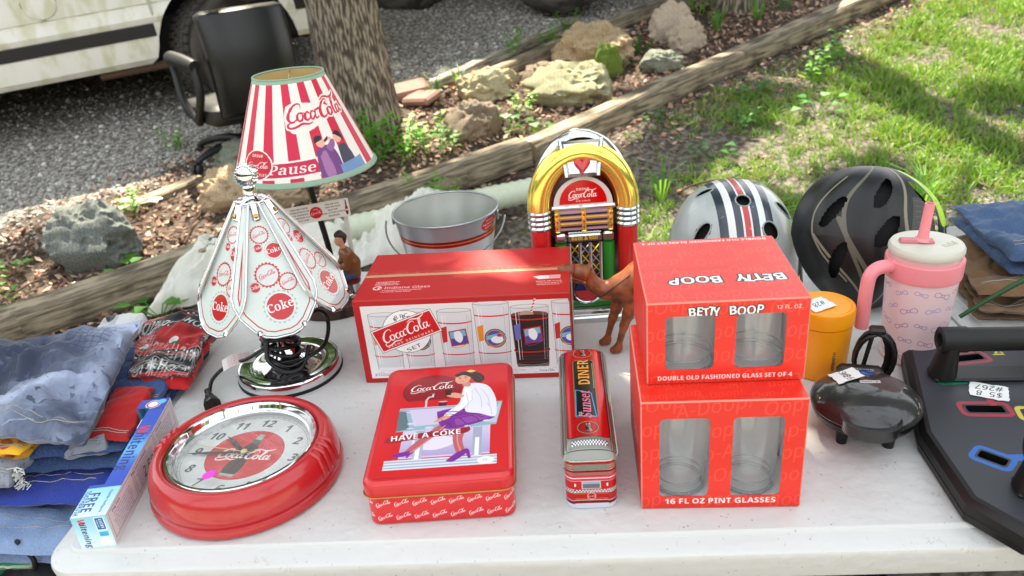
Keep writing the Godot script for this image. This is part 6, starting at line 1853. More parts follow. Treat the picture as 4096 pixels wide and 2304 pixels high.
	part(man, "head", skin([[v.call(-0.006, 0.118, 0), v.call(-0.009, 0.13, 0), 0.005, 0.0058], [v.call(-0.011, 0.134, 0), v.call(-0.0095, 0.140, 0), 0.0078, 0.0085], [v.call(-0.018, 0.1345, 0), v.call(-0.0195, 0.133, 0), 0.0016, 0.0013], [v.call(-0.014, 0.1285, 0), v.call(-0.0165, 0.128, 0), 0.0035, 0.0022], [v.call(-0.028, 0.095, 0.009), v.call(-0.031, 0.097, 0.007), 0.004, 0.0032], [v.call(-0.028, 0.086, -0.007), v.call(-0.032, 0.089, -0.004), 0.004, 0.0032]], 0.0018, 0.003), mat("fig_skin", Color(0.78, 0.55, 0.44), 0.55))
	part(man, "hair", skin([[v.call(-0.0085, 0.143, 0), v.call(-0.004, 0.141, 0), 0.0086, 0.0075], [v.call(-0.0145, 0.1455, 0), v.call(-0.008, 0.148, 0), 0.0045, 0.0052], [v.call(-0.004, 0.137, 0), v.call(-0.003, 0.13, 0), 0.0066, 0.004]], 0.002, 0.003), mat("fig_hair", Color(0.17, 0.10, 0.06), 0.6))
	part(man, "soda_bottle", lathe_mesh([Vector2(0, 0), Vector2(0.0034, 0), Vector2(0.0034, 0.008), Vector2(0.0014, 0.013), Vector2(0.0014, 0.018), Vector2(0, 0.018)], 12), mat("fig_bottle", Color(0.3, 0.04, 0.04), 0.2), Vector3(-0.032, 0.092, 0.002))

# ------------------------------------------------------------------ galvanised pail
func build_pail():
	var t := thing("metal_pail", "small galvanised bucket with a red stripe behind the wide carton", "bucket", Vector3(-0.256, TY, -1.382))
	var gal := mat("galvanised", Color(0.80, 0.81, 0.82), 0.32, 0.85)
	gal.albedo_texture = noise_tex(256, 0.09, Color(0.80, 0.81, 0.82), Color(0.92, 0.92, 0.93), 91, 1, 3)
	var inside := mat("galvanised_in", Color(0.78, 0.79, 0.77), 0.3, 0.8)
	part(t, "inside", lathe_mesh([Vector2(0.097, 0.1435), Vector2(0.0715, 0.006), Vector2(0, 0.006)], 72), inside)
	var c := Cv.new(512, 256, Color(0.80, 0.80, 0.82))
	c.rect(0, 0, 512, 58, Color(0.66, 0.67, 0.69)); c.rect(0, 56, 512, 9, Color(0.62, 0.04, 0.06)); c.rect(0, 65, 512, 3, Color(0.85, 0.7, 0.3)); c.rect(0, 68, 512, 10, Color(0.72, 0.04, 0.06))
	for x in [30, 290]: c.script_mark(x, 200, 190, Color(0.5, 0.5, 0.52), -0.05)
	c.ell(92, 30, 20, 25, Color(0.78, 0.08, 0.1)); c.text("AND", 92, 18, 9, Color(0.95, 0.9, 0.9)); c.text("ALWAYS", 92, 30, 9, Color(0.95, 0.9, 0.9)); c.text("COOL", 92, 42, 9, Color(0.95, 0.9, 0.9))
	var wm := print_mat("pail_wrap", c, 0.3, 0.45)
	part(t, "wall", lathe_mesh([Vector2(0.0725, 0.0), Vector2(0.098, 0.143)], 72), wm)
	var ring := []
	for k in 73: ring.append(Vector3(sin(TAU * k / 72) * 0.0982, 0.1432, cos(TAU * k / 72) * 0.0982))
	part(t, "rolled_rim", tube_mesh(ring, 0.0022, 8), gal)
	for s in [-1.0, 1.0]:
		part(t, "ear", bevel_box(Vector3(0.004, 0.018, 0.014), 0.0015), gal, Vector3(s * 0.0985, 0.130, 0.008))
	var arc := []
	for k in 25:
		var a := PI * k / 24
		arc.append(Vector3(cos(a) * 0.112, 0.129 - sin(a) * 0.050, 0.012 + sin(a) * 0.105))
	part(t, "bail_handle", tube_mesh(arc, 0.0018, 6), gal)
# ------------------------------------------------------------------ jukebox jar
func build_jukebox():
	var t := thing("jukebox_jar", "ceramic jukebox cookie jar with gold arch and red columns", "cookie jar", Vector3(0.0, TY, -1.225), 3.0)
	var sil := mat("jar_silver", Color(0.80, 0.81, 0.80), 0.13, 0.92)
	var gold := mat("jar_gold", Color(0.96, 0.88, 0.42), 0.14, 0.75)
	var red := mat("jar_red", Color(0.76, 0.05, 0.03), 0.12); red.clearcoat_enabled = true
	var maroon := mat("jar_maroon", Color(0.16, 0.025, 0.03), 0.15)
	var green := mat("jar_green", Color(0.14, 0.50, 0.13), 0.15)
	var arch := func(r: float, y0: float, yc: float, n := 28) -> PackedVector2Array:
		var o := PackedVector2Array([Vector2(-r, y0), Vector2(r, y0)])
		for k in n + 1: o.append(Vector2(cos(PI * k / n) * r, yc + sin(PI * k / n) * r * 1.12))
		return o
	# ridged silver back, one swelling shell after another
	var shells := [[0.060, -0.062], [0.070, -0.058], [0.0755, -0.048], [0.0735, -0.043], [0.080, -0.034], [0.0785, -0.028], [0.084, -0.018], [0.082, -0.012], [0.0865, -0.002], [0.085, 0.008], [0.080, 0.014]]
	var b := B.new()
	b.sheet(func(u, v):
		var f: float = v * (shells.size() - 1)
		var i: int = min(int(f), shells.size() - 2)
		var r: float = lerp(shells[i][0], shells[i + 1][0], f - i); var z: float = lerp(shells[i][1], shells[i + 1][1], f - i)
		var s: float = u * 3.4
		if s < 1.2: return Vector3(r, s / 1.2 * 0.192, z)
		if s > 2.2: return Vector3(-r, (3.4 - s) / 1.2 * 0.192, z)
		var a: float = (s - 1.2) * PI
		return Vector3(cos(a) * r, 0.192 + sin(a) * r * 1.47, z), 85, shells.size() - 1)
	part(t, "shell", b.mesh(60), sil)
	b = B.new(); b.X = Transform3D(Basis.IDENTITY, Vector3.ZERO); b.prism(arch.call(0.060, 0.01, 0.192), -0.0615, -0.055, null, 0.0)
	part(t, "back", b.mesh(30), sil)
	# dark front board
	b = B.new(); b.prism(arch.call(0.0735, 0.016, 0.196), 0.008, 0.022, null, 0.003)
	part(t, "front_board", b.mesh(40), maroon)
	# gold arch
	var arc := []
	for k in 33:
		var a := PI * k / 32
		arc.append(Vector3(cos(a) * 0.0715, 0.198 + sin(a) * 0.0895, 0.022))
	part(t, "gold_arch", tube_mesh(arc, 0.0190, 14), gold)
	arc = []
	for k in 33:
		var a := PI * k / 32
		arc.append(Vector3(cos(a) * 0.0545, 0.198 + sin(a) * 0.0705, 0.026))
	part(t, "inner_arch", tube_mesh(arc, 0.004, 8), mat("jar_amber", Color(0.5, 0.2, 0.03), 0.15, 0.7))
	# sign: white arch, red field, script
	var half := func(rx: float, ry: float) -> PackedVector2Array:
		var o := PackedVector2Array()
		for k in 25: o.append(Vector2(cos(PI * k / 24) * rx, sin(PI * k / 24) * ry))
		return o
	b = B.new(); b.prism(half.call(0.0475, 0.047), 0.022, 0.0255); part(t, "sign_border", b.mesh(30), mat("jar_white", Color(0.86, 0.85, 0.82), 0.15), Vector3(0, 0.202, 0))
	var c := Cv.new(512, 256, Color(0.80, 0.035, 0.03))
	c.text("DRINK", 256, 96, 38, Color(0.93, 0.85, 0.82), 0, 1.2); c.script_mark(96, 186, 310, Color(0.95, 0.93, 0.92), 0.0, 0.01); c.text("ICE COLD", 256, 226, 22, Color(0.93, 0.8, 0.78), 0, 1.6)
	b = B.new(); b.prism(half.call(0.038, 0.0385), 0.0255, 0.0272, Rect2(-0.038, 0, 0.076, 0.0385)); part(t, "sign", b.mesh(30), print_mat("jar_sign", c, 0.12), Vector3(0, 0.205, 0))
	# keystone with a heart
	b = B.new(); b.prism(PackedVector2Array([Vector2(-0.024, 0.0), Vector2(0.024, 0.0), Vector2(0.033, 0.056), Vector2(-0.033, 0.056)]), 0.0, 0.026, null, 0.005)
	var ks := part(t, "keystone", b.mesh(40), sil, Vector3(0, 0.2475, 0.023), Vector3(-20, 0, 0))
	for x in [-1.0, 1.0]: part(ks, "flange", tube_mesh([Vector3(x * 0.0245, 0.0, 0.023), Vector3(x * 0.0325, 0.058, 0.020)], 0.0035, 8), sil)
	var hp := PackedVector2Array()
	for k in 30:
		var a := TAU * k / 30
		hp.append(Vector2(0.0008 * 16 * pow(sin(a), 3), 0.0010 * (13 * cos(a) - 5 * cos(2 * a) - 2 * cos(3 * a) - cos(4 * a))))
	b = B.new(); b.prism(hp, 0.024, 0.0305, null, 0.003); part(ks, "heart", b.mesh(50), red, Vector3(0, 0.0185, 0))
	part(ks, "crown_bar", bevel_box(Vector3(0.034, 0.0045, 0.006), 0.002), red, Vector3(0, 0.041, 0.026)); part(ks, "stem", bevel_box(Vector3(0.006, 0.012, 0.006), 0.002), red, Vector3(0, 0.0345, 0.026))
	# columns with chrome collars
	for s in [-1.0, 1.0]:
		part(t, "red_column", lathe_mesh([Vector2(0.0, 0.012), Vector2(0.0165, 0.012), Vector2(0.0165, 0.165), Vector2(0, 0.165)], 20), red, Vector3(s * 0.0705, 0, 0.020))
		for k in 4:
			part(t, "collar", lathe_mesh([Vector2(0.012, 0), Vector2(0.0185, 0.001), Vector2(0.0205, 0.0045), Vector2(0.0185, 0.008), Vector2(0.012, 0.009)], 20), sil, Vector3(s * 0.0705, 0.164 + k * 0.0085, 0.020))
		part(t, "green_column", lathe_mesh([Vector2(0, 0.028), Vector2(0.0105, 0.028), Vector2(0.0105, 0.136), Vector2(0, 0.138)], 16), green, Vector3(s * 0.0385, 0, 0.0205))
		part(t, "coin_box", bevel_box(Vector3(0.018, 0.016, 0.010), 0.003), sil, Vector3(s * 0.0385, 0.147, 0.026))
	part(t, "lintel", bevel_box(Vector3(0.106, 0.008, 0.012), 0.003), sil, Vector3(0, 0.1985, 0.024))
	part(t, "title_board", bevel_box(Vector3(0.092, 0.036, 0.006), 0.002), mat("jar_rose", Color(0.78, 0.66, 0.70), 0.2, 0.3), Vector3(0, 0.1765, 0.0235))
	for s in [-1.0, 1.0]:
		for k in 2: part(t, "title_rail", bevel_box(Vector3(0.036, 0.0028, 0.003), 0.001), mat("jar_yellow", Color(0.85, 0.65, 0.05), 0.2), Vector3(s * 0.021, 0.1715 + k * 0.0105, 0.0275))
		for k in 3: part(t, "title_strip", bevel_box(Vector3(0.034, 0.0036, 0.001), 0.0004), mat("jar_strip", Color(0.22, 0.12, 0.16), 0.3), Vector3(s * 0.021, 0.1662 + k * 0.0104, 0.0271))
	for x in [-0.043, 0.0, 0.043]:
		part(t, "gold_post", tube_mesh(spline([Vector3(x, 0.159, 0.026), Vector3(x, 0.1765, 0.027), Vector3(x, 0.195, 0.026)], 6), [0.005, 0.0038, 0.005, 0.0038, 0.005, 0.0038, 0.005, 0.0038, 0.005, 0.0038, 0.005, 0.0038, 0.005], 10), gold)
		for k in 3: part(t, "jewel", bevel_box(Vector3(0.004, 0.004, 0.003), 0.001), red, Vector3(x, 0.1665 + k * 0.0105, 0.031), Vector3(0, 0, 45))
	part(t, "name_plate", bevel_box(Vector3(0.056, 0.014, 0.009), 0.003), sil, Vector3(0, 0.1465, 0.026))
	var f := SystemFont.new(); f.font_names = PackedStringArray(["Droid Sans"]); f.font_weight = 700
	var tm := TextMesh.new(); tm.font = f; tm.text = "Rock & Roll"; tm.font_size = 16; tm.pixel_size = 0.00050; tm.depth = 0.001
	part(t, "name_lettering", tm, mat("jar_yellow", Color.WHITE), Vector3(0, 0.1468, 0.0312))
	var edge := []
	for k in 22: edge.append(Vector3(-0.026 + 0.0025 * k, 0.1555 + (0.0012 if k % 2 else 0.0), 0.028))
	part(t, "beading", tube_mesh(edge, 0.0013, 6), sil)
	# lattice grille
	part(t, "grille_back", bevel_box(Vector3(0.056, 0.070, 0.004), 0.001), maroon, Vector3(0, 0.100, 0.0235))
	for k in 4: part(t, "grille_bar", tube_mesh([Vector3(-0.0255 + k * 0.017, 0.066, 0.027), Vector3(-0.0255 + k * 0.017, 0.138, 0.027)], 0.0032, 8), sil)
	for k in 3:
		for q in 4:
			for s in [-1.0, 1.0]:
				var x := -0.017 + k * 0.017; var y := 0.068 + q * 0.0165
				part(t, "lattice", tube_mesh([Vector3(x - 0.0065 * s, y, 0.0265), Vector3(x + 0.0065 * s, y + 0.0165, 0.0265)], 0.0011, 5), gold if (k + q) % 2 else sil)
	# round emblem low on the front
	var e := B.new(); e.X = Transform3D(Basis(Vector3.RIGHT, PI / 2), Vector3.ZERO)
	e.lathe([Vector2(0.027, 0), Vector2(0.027, 0.004), Vector2(0.022, 0.007), Vector2(0.019, 0.004), Vector2(0, 0.004)], 36)
	part(t, "emblem_ring", e.mesh(40), sil, Vector3(0, 0.052, 0.024))
	e = B.new(); e.prism(half.call(0.019, 0.019), 0, 0.002)
	part(t, "emblem_field", e.mesh(30), mat("jar_blue", Color(0.03, 0.08, 0.36), 0.12), Vector3(0, 0.052, 0.0285))
	part(t, "emblem_field", e.mesh(30), red, Vector3(0, 0.052, 0.0285), Vector3(0, 0, 180))
	for s in [-1.0, 1.0]:
		for k in 3: part(t, "finger", tube_mesh([Vector3(s * 0.024, 0.048 + k * 0.006, 0.028), Vector3(s * 0.034, 0.044 + k * 0.008, 0.030)], 0.0022, 6), sil)
	part(t, "green_apron", bevel_box(Vector3(0.088, 0.016, 0.008), 0.004), green, Vector3(0, 0.026, 0.0245))
	b = B.new()
	loft(b, round_rect(0.182, 0.112, 0.03, 8), [[0.001, 0.0], [0.0, 0.002], [0.0, 0.009], [0.003, 0.012], [0.008, 0.013], [0.009, 0.018], [0.012, 0.020]])
	part(t, "plinth", b.mesh(35), sil, Vector3(0, 0, -0.006))

# ------------------------------------------------------------------ leather camel
func build_camel():
	var t := thing("camel_figure", "brown leather camel with a red bridle half hidden behind the cartons", "camel figurine", Vector3(0.0, TY, -1.088))
	var hide := mat("camel_hide", Color.WHITE, 0.42)
	hide.albedo_texture = noise_tex(256, 0.02, Color(0.42, 0.21, 0.10), Color(0.60, 0.33, 0.17), 55, 1, 4)
	hide.uv1_triplanar = true; hide.uv1_scale = Vector3.ONE * 9.0
	var v := func(x, y, z): return Vector3(x, y, z)
	var caps := [
		# muzzle, head, jaw
		[v.call(-0.034, 0.140, 0), v.call(-0.028, 0.139, 0), 0.0075, 0.0085], [v.call(-0.028, 0.139, 0), v.call(-0.008, 0.135, 0), 0.0085, 0.0115], [v.call(-0.034, 0.134, 0), v.call(-0.012, 0.126, 0), 0.0055, 0.0085], [v.call(-0.008, 0.135, 0), v.call(0.004, 0.129, 0), 0.0115, 0.0105],
		# neck down and up again
		[v.call(0.002, 0.128, 0), v.call(0.012, 0.113, 0), 0.0105, 0.0115], [v.call(0.012, 0.113, 0), v.call(0.030, 0.102, 0), 0.0115, 0.0135], [v.call(0.030, 0.102, 0), v.call(0.056, 0.108, 0), 0.0135, 0.020],
		# chest, barrel, hump, rump
		[v.call(0.056, 0.108, 0), v.call(0.085, 0.120, 0), 0.020, 0.028], [v.call(0.085, 0.120, 0), v.call(0.150, 0.118, 0), 0.028, 0.026], [v.call(0.105, 0.142, 0), v.call(0.112, 0.166, 0), 0.022, 0.008], [v.call(0.150, 0.118, 0), v.call(0.168, 0.112, 0), 0.026, 0.018],
		# ears
		[v.call(0.004, 0.138, 0.008), v.call(0.009, 0.145, 0.011), 0.0035, 0.002], [v.call(0.004, 0.138, -0.008), v.call(0.009, 0.145, -0.011), 0.0035, 0.002],
		# tail
		[v.call(0.178, 0.118, 0), v.call(0.188, 0.085, 0), 0.004, 0.003]]
	for q in [[0.050, 0.018, -0.006, 0.030], [0.066, 0.040, 0.012, 0.052]]:   # near and far fore legs: knee turns, foot forward
		var z: float = 0.014 if q[0] > 0.06 else -0.012
		caps.append([v.call(q[0] + 0.004, 0.100, z * 0.8), v.call(q[0] - 0.004, 0.066, z), 0.0135, 0.0078])
		caps.append([v.call(q[0] - 0.004, 0.066, z), v.call(q[0] - 0.010, 0.048, z), 0.0078, 0.0062])
		caps.append([v.call(q[0] - 0.010, 0.048, z), v.call(q[0] - 0.020, 0.010, z), 0.0058, 0.0046])
		caps.append([v.call(q[0] - 0.020, 0.008, z), v.call(q[0] - 0.028, 0.0055, z), 0.0065, 0.0055])
	for z in [-0.014, 0.014]:   # hind legs with the hock bending back
		caps.append([v.call(0.156, 0.102, z * 0.9), v.call(0.146, 0.070, z), 0.016, 0.010]); caps.append([v.call(0.146, 0.070, z), v.call(0.160, 0.048, z), 0.009, 0.0062]); caps.append([v.call(0.160, 0.048, z), v.call(0.154, 0.010, z), 0.0055, 0.0046]); caps.append([v.call(0.154, 0.008, z), v.call(0.146, 0.0055, z), 0.0065, 0.0055])
	part(t, "body", skin(caps, 0.0023, 0.007), hide)
	for s in [-1.0, 1.0]:
		var eye := part(t, "eye", lathe_mesh([Vector2(0.0026, 0), Vector2(0.0022, 0.0012), Vector2(0.001, 0.002), Vector2(0, 0.0021)], 12), mat("camel_eye", Color(0.02, 0.03, 0.035), 0.08), Vector3(-0.009, 0.1385, s * 0.0102), Vector3(90 * s, 0, 0))
	var strap := mat("bridle_red", Color(0.55, 0.04, 0.09), 0.6)
	var loop := func(c0: Vector3, ax: Vector3, r: float) -> Array:
		var o := []
		var u := ax.cross(Vector3.BACK).normalized()
		for k in 25: o.append(c0 + u * cos(TAU * k / 24) * r + Vector3.BACK * sin(TAU * k / 24) * r)
		return o
	part(t, "bridle", tube_mesh(loop.call(v.call(-0.020, 0.1355, 0), v.call(-0.95, 0.3, 0), 0.0128), 0.0013, 6), strap)
	part(t, "bridle", tube_mesh(loop.call(v.call(0.003, 0.1285, 0), v.call(-0.9, 0.45, 0), 0.0138), 0.0013, 6), strap)
	for s in [-1.0, 1.0]:
		part(t, "bridle", tube_mesh([v.call(-0.019, 0.131, s * 0.0125), v.call(-0.002, 0.125, s * 0.0138)], 0.0013, 6), strap)
		for p in [v.call(-0.0195, 0.131, s * 0.0130), v.call(-0.001, 0.1235, s * 0.0140)]:
			part(t, "stud", lathe_mesh([Vector2(0.003, 0), Vector2(0.0026, 0.0014), Vector2(0, 0.002)], 12), mat("brass", Color(0.75, 0.6, 0.35), 0.2, 1.0), p, Vector3(90 * s, 0, 0))
	part(t, "rein", tube_mesh(spline([v.call(-0.002, 0.123, 0.0145), v.call(0.02, 0.101, 0.016), v.call(0.040, 0.116, 0.021), v.call(0.06, 0.130, 0.018), v.call(0.09, 0.15, 0.014)], 5), 0.0009, 5), mat("rein_brown", Color(0.16, 0.08, 0.05), 0.6))
# ------------------------------------------------------------------ helmets
func build_helmets():
	var t := thing("skate_helmet", "light grey round helmet with navy, white and red stripes", "helmet", Vector3(0.262, TY, -1.325), 4.0)
	var c := Cv.new(512, 512, Color(0.66, 0.69, 0.68))
	var navy := Color(0.07, 0.13, 0.21)
	for q in [[-100, 200, Color(0.86, 0.87, 0.86)], [-100, 30, navy], [-44, 26, navy], [18, 26, navy], [70, 30, navy], [-11, 22, Color(0.74, 0.08, 0.08)]]: c.rect(256 + q[0], 0, q[1], 512, q[2])
	scuffs(c, 60, Color(0.86, 0.88, 0.87), 3, 9)
	for k in 12: c.line(Vector2(70 + k * 2, 300 - k * 8), Vector2(130 + k, 330 - k * 9), 1.2, Color(0.84, 0.86, 0.86))
	var rx := 0.114; var rz := 0.128; var H := 0.182
	var holes := [Vector3(0.0, 0.058, 0.011), Vector3(-0.052, 0.004, 0.0), Vector3(0.045, -0.012, 0.0), Vector3(-0.070, 0.072, 0.0), Vector3(0.072, 0.044, 0.0), Vector3(0.038, 0.094, 0.0)]
	var pos := func(x: float, z: float) -> Vector3:
		var q: float = clamp(1.0 - pow(x / rx, 2.0) - pow(z / rz, 2.0), 0.0, 1.0)
		return Vector3(x, H * pow(q, 0.42), z)
	var shellp := func(u: float, v: float) -> Vector3:
		var a := u * TAU
		var ph := v * PI / 2
		var r := pow(cos(ph), 0.80)
		return Vector3(sin(a) * rx * r, 0.016 + (H - 0.016) * pow(sin(ph), 0.86), cos(a) * rz * r)
	var inhole := func(p: Vector3, grow: float) -> bool:
		for h in holes:
			var d := Vector2(p.x - h.x, p.z - h.y)
			if h.z > 0.0:
				if d.length() < h.z + grow: return true
			else:
				d = d.rotated(0.35 * sign(h.x))
				if Vector2(d.x / (0.0135 + grow), d.y / (0.0068 + grow)).length() < 1.0: return true
		return false
	var b := B.new()
	var N := 150; var NV := 60
	for j in NV:
		for i in N:
			var ps := []
			var skip := false
			for e in [[0, 0], [1, 0], [1, 1], [0, 1]]:
				var p: Vector3 = shellp.call(float(i + e[0]) / N, min(0.999, float(j + e[1]) / NV))
				if inhole.call(p, 0.0): skip = true
				ps.append(p)
			if skip: continue
			var uv := func(p: Vector3) -> Vector2: return Vector2(p.x / rx * 0.5 + 0.5, p.z / rz * 0.5 + 0.5)
			b.quad(ps[0], ps[1], ps[2], ps[3], uv.call(ps[0]), uv.call(ps[1]), uv.call(ps[2]), uv.call(ps[3]))
	var m := print_mat("helmet_shell", c, 0.16); m.clearcoat_enabled = true
	part(t, "shell", b.mesh(60), m)
	b = B.new()
	b.sheet(func(u, v):
		var p: Vector3 = shellp.call(u, min(v, 0.999))
		return Vector3(p.x * 0.93, p.y * 0.94, p.z * 0.93), 48, 24)
	part(t, "liner", b.mesh(60), mat("helmet_foam", Color(0.025, 0.025, 0.027), 0.9))
	var rimm := mat("helmet_rim", Color(0.60, 0.63, 0.62), 0.25)
	for h in holes:
		var o := []
		for k in 25:
			var d := Vector2.from_angle(TAU * k / 24)
			d = d * (h.z + 0.0012) if h.z > 0.0 else Vector2(d.x * 0.0147, d.y * 0.0080).rotated(-0.35 * sign(h.x))
			var xx: float = h.x + d.x; var zz: float = h.y + d.y
			var rr: float = sqrt(pow(xx / rx, 2.0) + pow(zz / rz, 2.0))
			var ph := acos(pow(min(rr, 1.0), 1.0 / 0.80))
			o.append(Vector3(xx, 0.016 + (H - 0.016) * pow(sin(ph), 0.86), zz))
		part(t, "vent_rim", tube_mesh(o, 0.0014, 6), rimm)
	part(t, "edge_trim", tube_mesh(ring_pts(rx, rz, 0.016, 60), 0.004, 8), rimm)
	for s in [-1.0, 1.0]: part(t, "strap", bevel_box(Vector3(0.003, 0.05, 0.016), 0.001), mat("strap_white", Color(0.8, 0.8, 0.78), 0.8), Vector3(s * 0.116, 0.022, 0.03), Vector3(0, 0, s * 6))

	# --- black bicycle helmet standing on its brow
	var t2 := thing("bike_helmet", "black vented bicycle helmet with beige streaks and a lime sticker", "helmet", Vector3(0.462, TY + 0.103, -1.245))
	t2.rotation_degrees = Vector3(-20, 4, -8)
	c = Cv.new(512, 512, Color(0.035, 0.038, 0.045))
	var be := Color(0.50, 0.48, 0.40)
	for q in [[[0.62, 0.02], [0.56, 0.3], [0.58, 0.6], [0.52, 0.95], 9], [[0.40, 0.02], [0.30, 0.25], [0.33, 0.55], [0.44, 0.95], 10], [[0.24, 0.1], [0.16, 0.35], [0.2, 0.6], [0.3, 0.8], 6], [[0.8, 0.1], [0.86, 0.4], [0.8, 0.7], [0.66, 0.95], 8], [[0.28, 0.38], [0.36, 0.6], [0.42, 0.75], [0.47, 0.95], 12], [[0.18, 0.5], [0.27, 0.7], [0.36, 0.85], [0.42, 0.95], 8]]:
		c.lines(Cv.smooth([Vector2(q[0][0], q[0][1]) * 512, Vector2(q[1][0], q[1][1]) * 512, Vector2(q[2][0], q[2][1]) * 512, Vector2(q[3][0], q[3][1]) * 512], 10), q[4], be.darkened(0.25 if q[4] > 9 else 0.0))
	c.blob([Vector2(312, 110), Vector2(360, 130), Vector2(420, 330), Vector2(360, 420), Vector2(318, 380), Vector2(300, 240)], Color(0.22, 0.22, 0.20))
	for k in 16: c.line(Vector2(312, 120 + k * 18), Vector2(390, 128 + k * 18), 2.0, Color(0.33, 0.33, 0.30))
	c.blob([Vector2(352, 18), Vector2(430, 16), Vector2(480, 150), Vector2(430, 200), Vector2(380, 110)], Color(0.70, 0.86, 0.16))
	for k in 6: c.line(Vector2(400 + k * 6, 50 + k * 12), Vector2(426 + k * 4, 46 + k * 14), 2.4, Color(0.25, 0.42, 0.3) if k % 2 else Color(0.85, 0.93, 0.75))
	var slots := [[0.25, 0.34, 0.032, 0.15], [0.46, 0.20, 0.04, 0.14], [0.48, 0.45, 0.045, 0.15], [0.27, 0.66, 0.034, 0.18], [0.42, 0.74, 0.03, 0.14], [0.68, 0.20, 0.04, 0.13], [0.74, 0.42, 0.04, 0.15], [0.62, 0.66, 0.034, 0.16]]
	var hp := func(u: float, v: float, s: float) -> Vector3:
		var y := 1.0 - 2.0 * v
		var th := PI * (1.0 - u)
		var k: float = pow(max(0.0, 1.0 - pow(abs(y), 2.3)), 0.5)
		var wd: float = 0.120 * k * (1.0 if y > 0 else 1.0 + 0.28 * y)
		var dp: float = 0.098 * k
		var ridge: float = 0.0035 * cos(u * 26.0 + sin(v * 3.0)) * k * clamp(s * 20 - 19, 0, 1)
		return Vector3(cos(th) * (wd * s + ridge), y * 0.118 * s, sin(th) * (dp * s + ridge))
	var inslot := func(u: float, v: float) -> bool:
		for s in slots:
			var d := Vector2((u - s[0]), (v - s[1])).rotated(-0.35 if s[0] < 0.5 else 0.3)
			if Vector2(d.x / s[2], d.y / s[3]).length() < 0.72: return true
		return false
	b = B.new()
	b.sheet(func(u, v): return null if inslot.call(u, v) else hp.call(u, v, 1.0), 130, 110, 0, 1, 0, 1, true)
	var hm := print_mat("bike_shell", c, 0.4)
	part(t2, "shell", b.mesh(50), hm)
	b = B.new()
	b.sheet(func(u, v): return hp.call(u, v, 0.88), 40, 40, 0, 1, 0, 1, true)
	part(t2, "foam", b.mesh(60), mat("bike_foam", Color(0.05, 0.05, 0.055), 0.9))

func ring_pts(rx: float, rz: float, y: float, n: int) -> Array:
	var o := []
	for k in n + 1: o.append(Vector3(sin(TAU * k / n) * rx, y, cos(TAU * k / n) * rz))
	return o

# a torn slip of paper with handwriting
func price_tag(label: String, at: Vector3, rot: Vector3, w: float, d: float, lines: Array, seed_: int, flip := 0.0):
	var c := Cv.new(160, 120, Color(0.88, 0.89, 0.88))
	for i in lines.size(): c.text(lines[i], 80, 120.0 * (i + 0.62) / (lines.size() + 0.25), 56, Color(0.06, 0.06, 0.09), flip - 0.08, 0.9, false, "Droid Sans", 0.2)
	var r := RandomNumberGenerator.new(); r.seed = seed_
	var o := PackedVector2Array()
	for e in [[-1, -1, 1, -1], [1, -1, 1, 1], [1, 1, -1, 1], [-1, 1, -1, -1]]:
		for k in 7:
			var p := Vector2(e[0], e[1]).lerp(Vector2(e[2], e[3]), k / 7.0)
			o.append(Vector2(p.x * w / 2, p.y * d / 2) + Vector2(r.randfn(), r.randfn()) * 0.0007)
	var b := B.new()
	loft(b, o, [[0.0, 0.0], [0.0, 0.0004]], true, true, Rect2(-w / 2, -d / 2, w, d))
	var p := part(self, "price_tag", b.mesh(0), print_mat("tag%d" % seed_, c, 0.8), at, rot)
	tag(p, label, "price tag", "handwritten price slips")

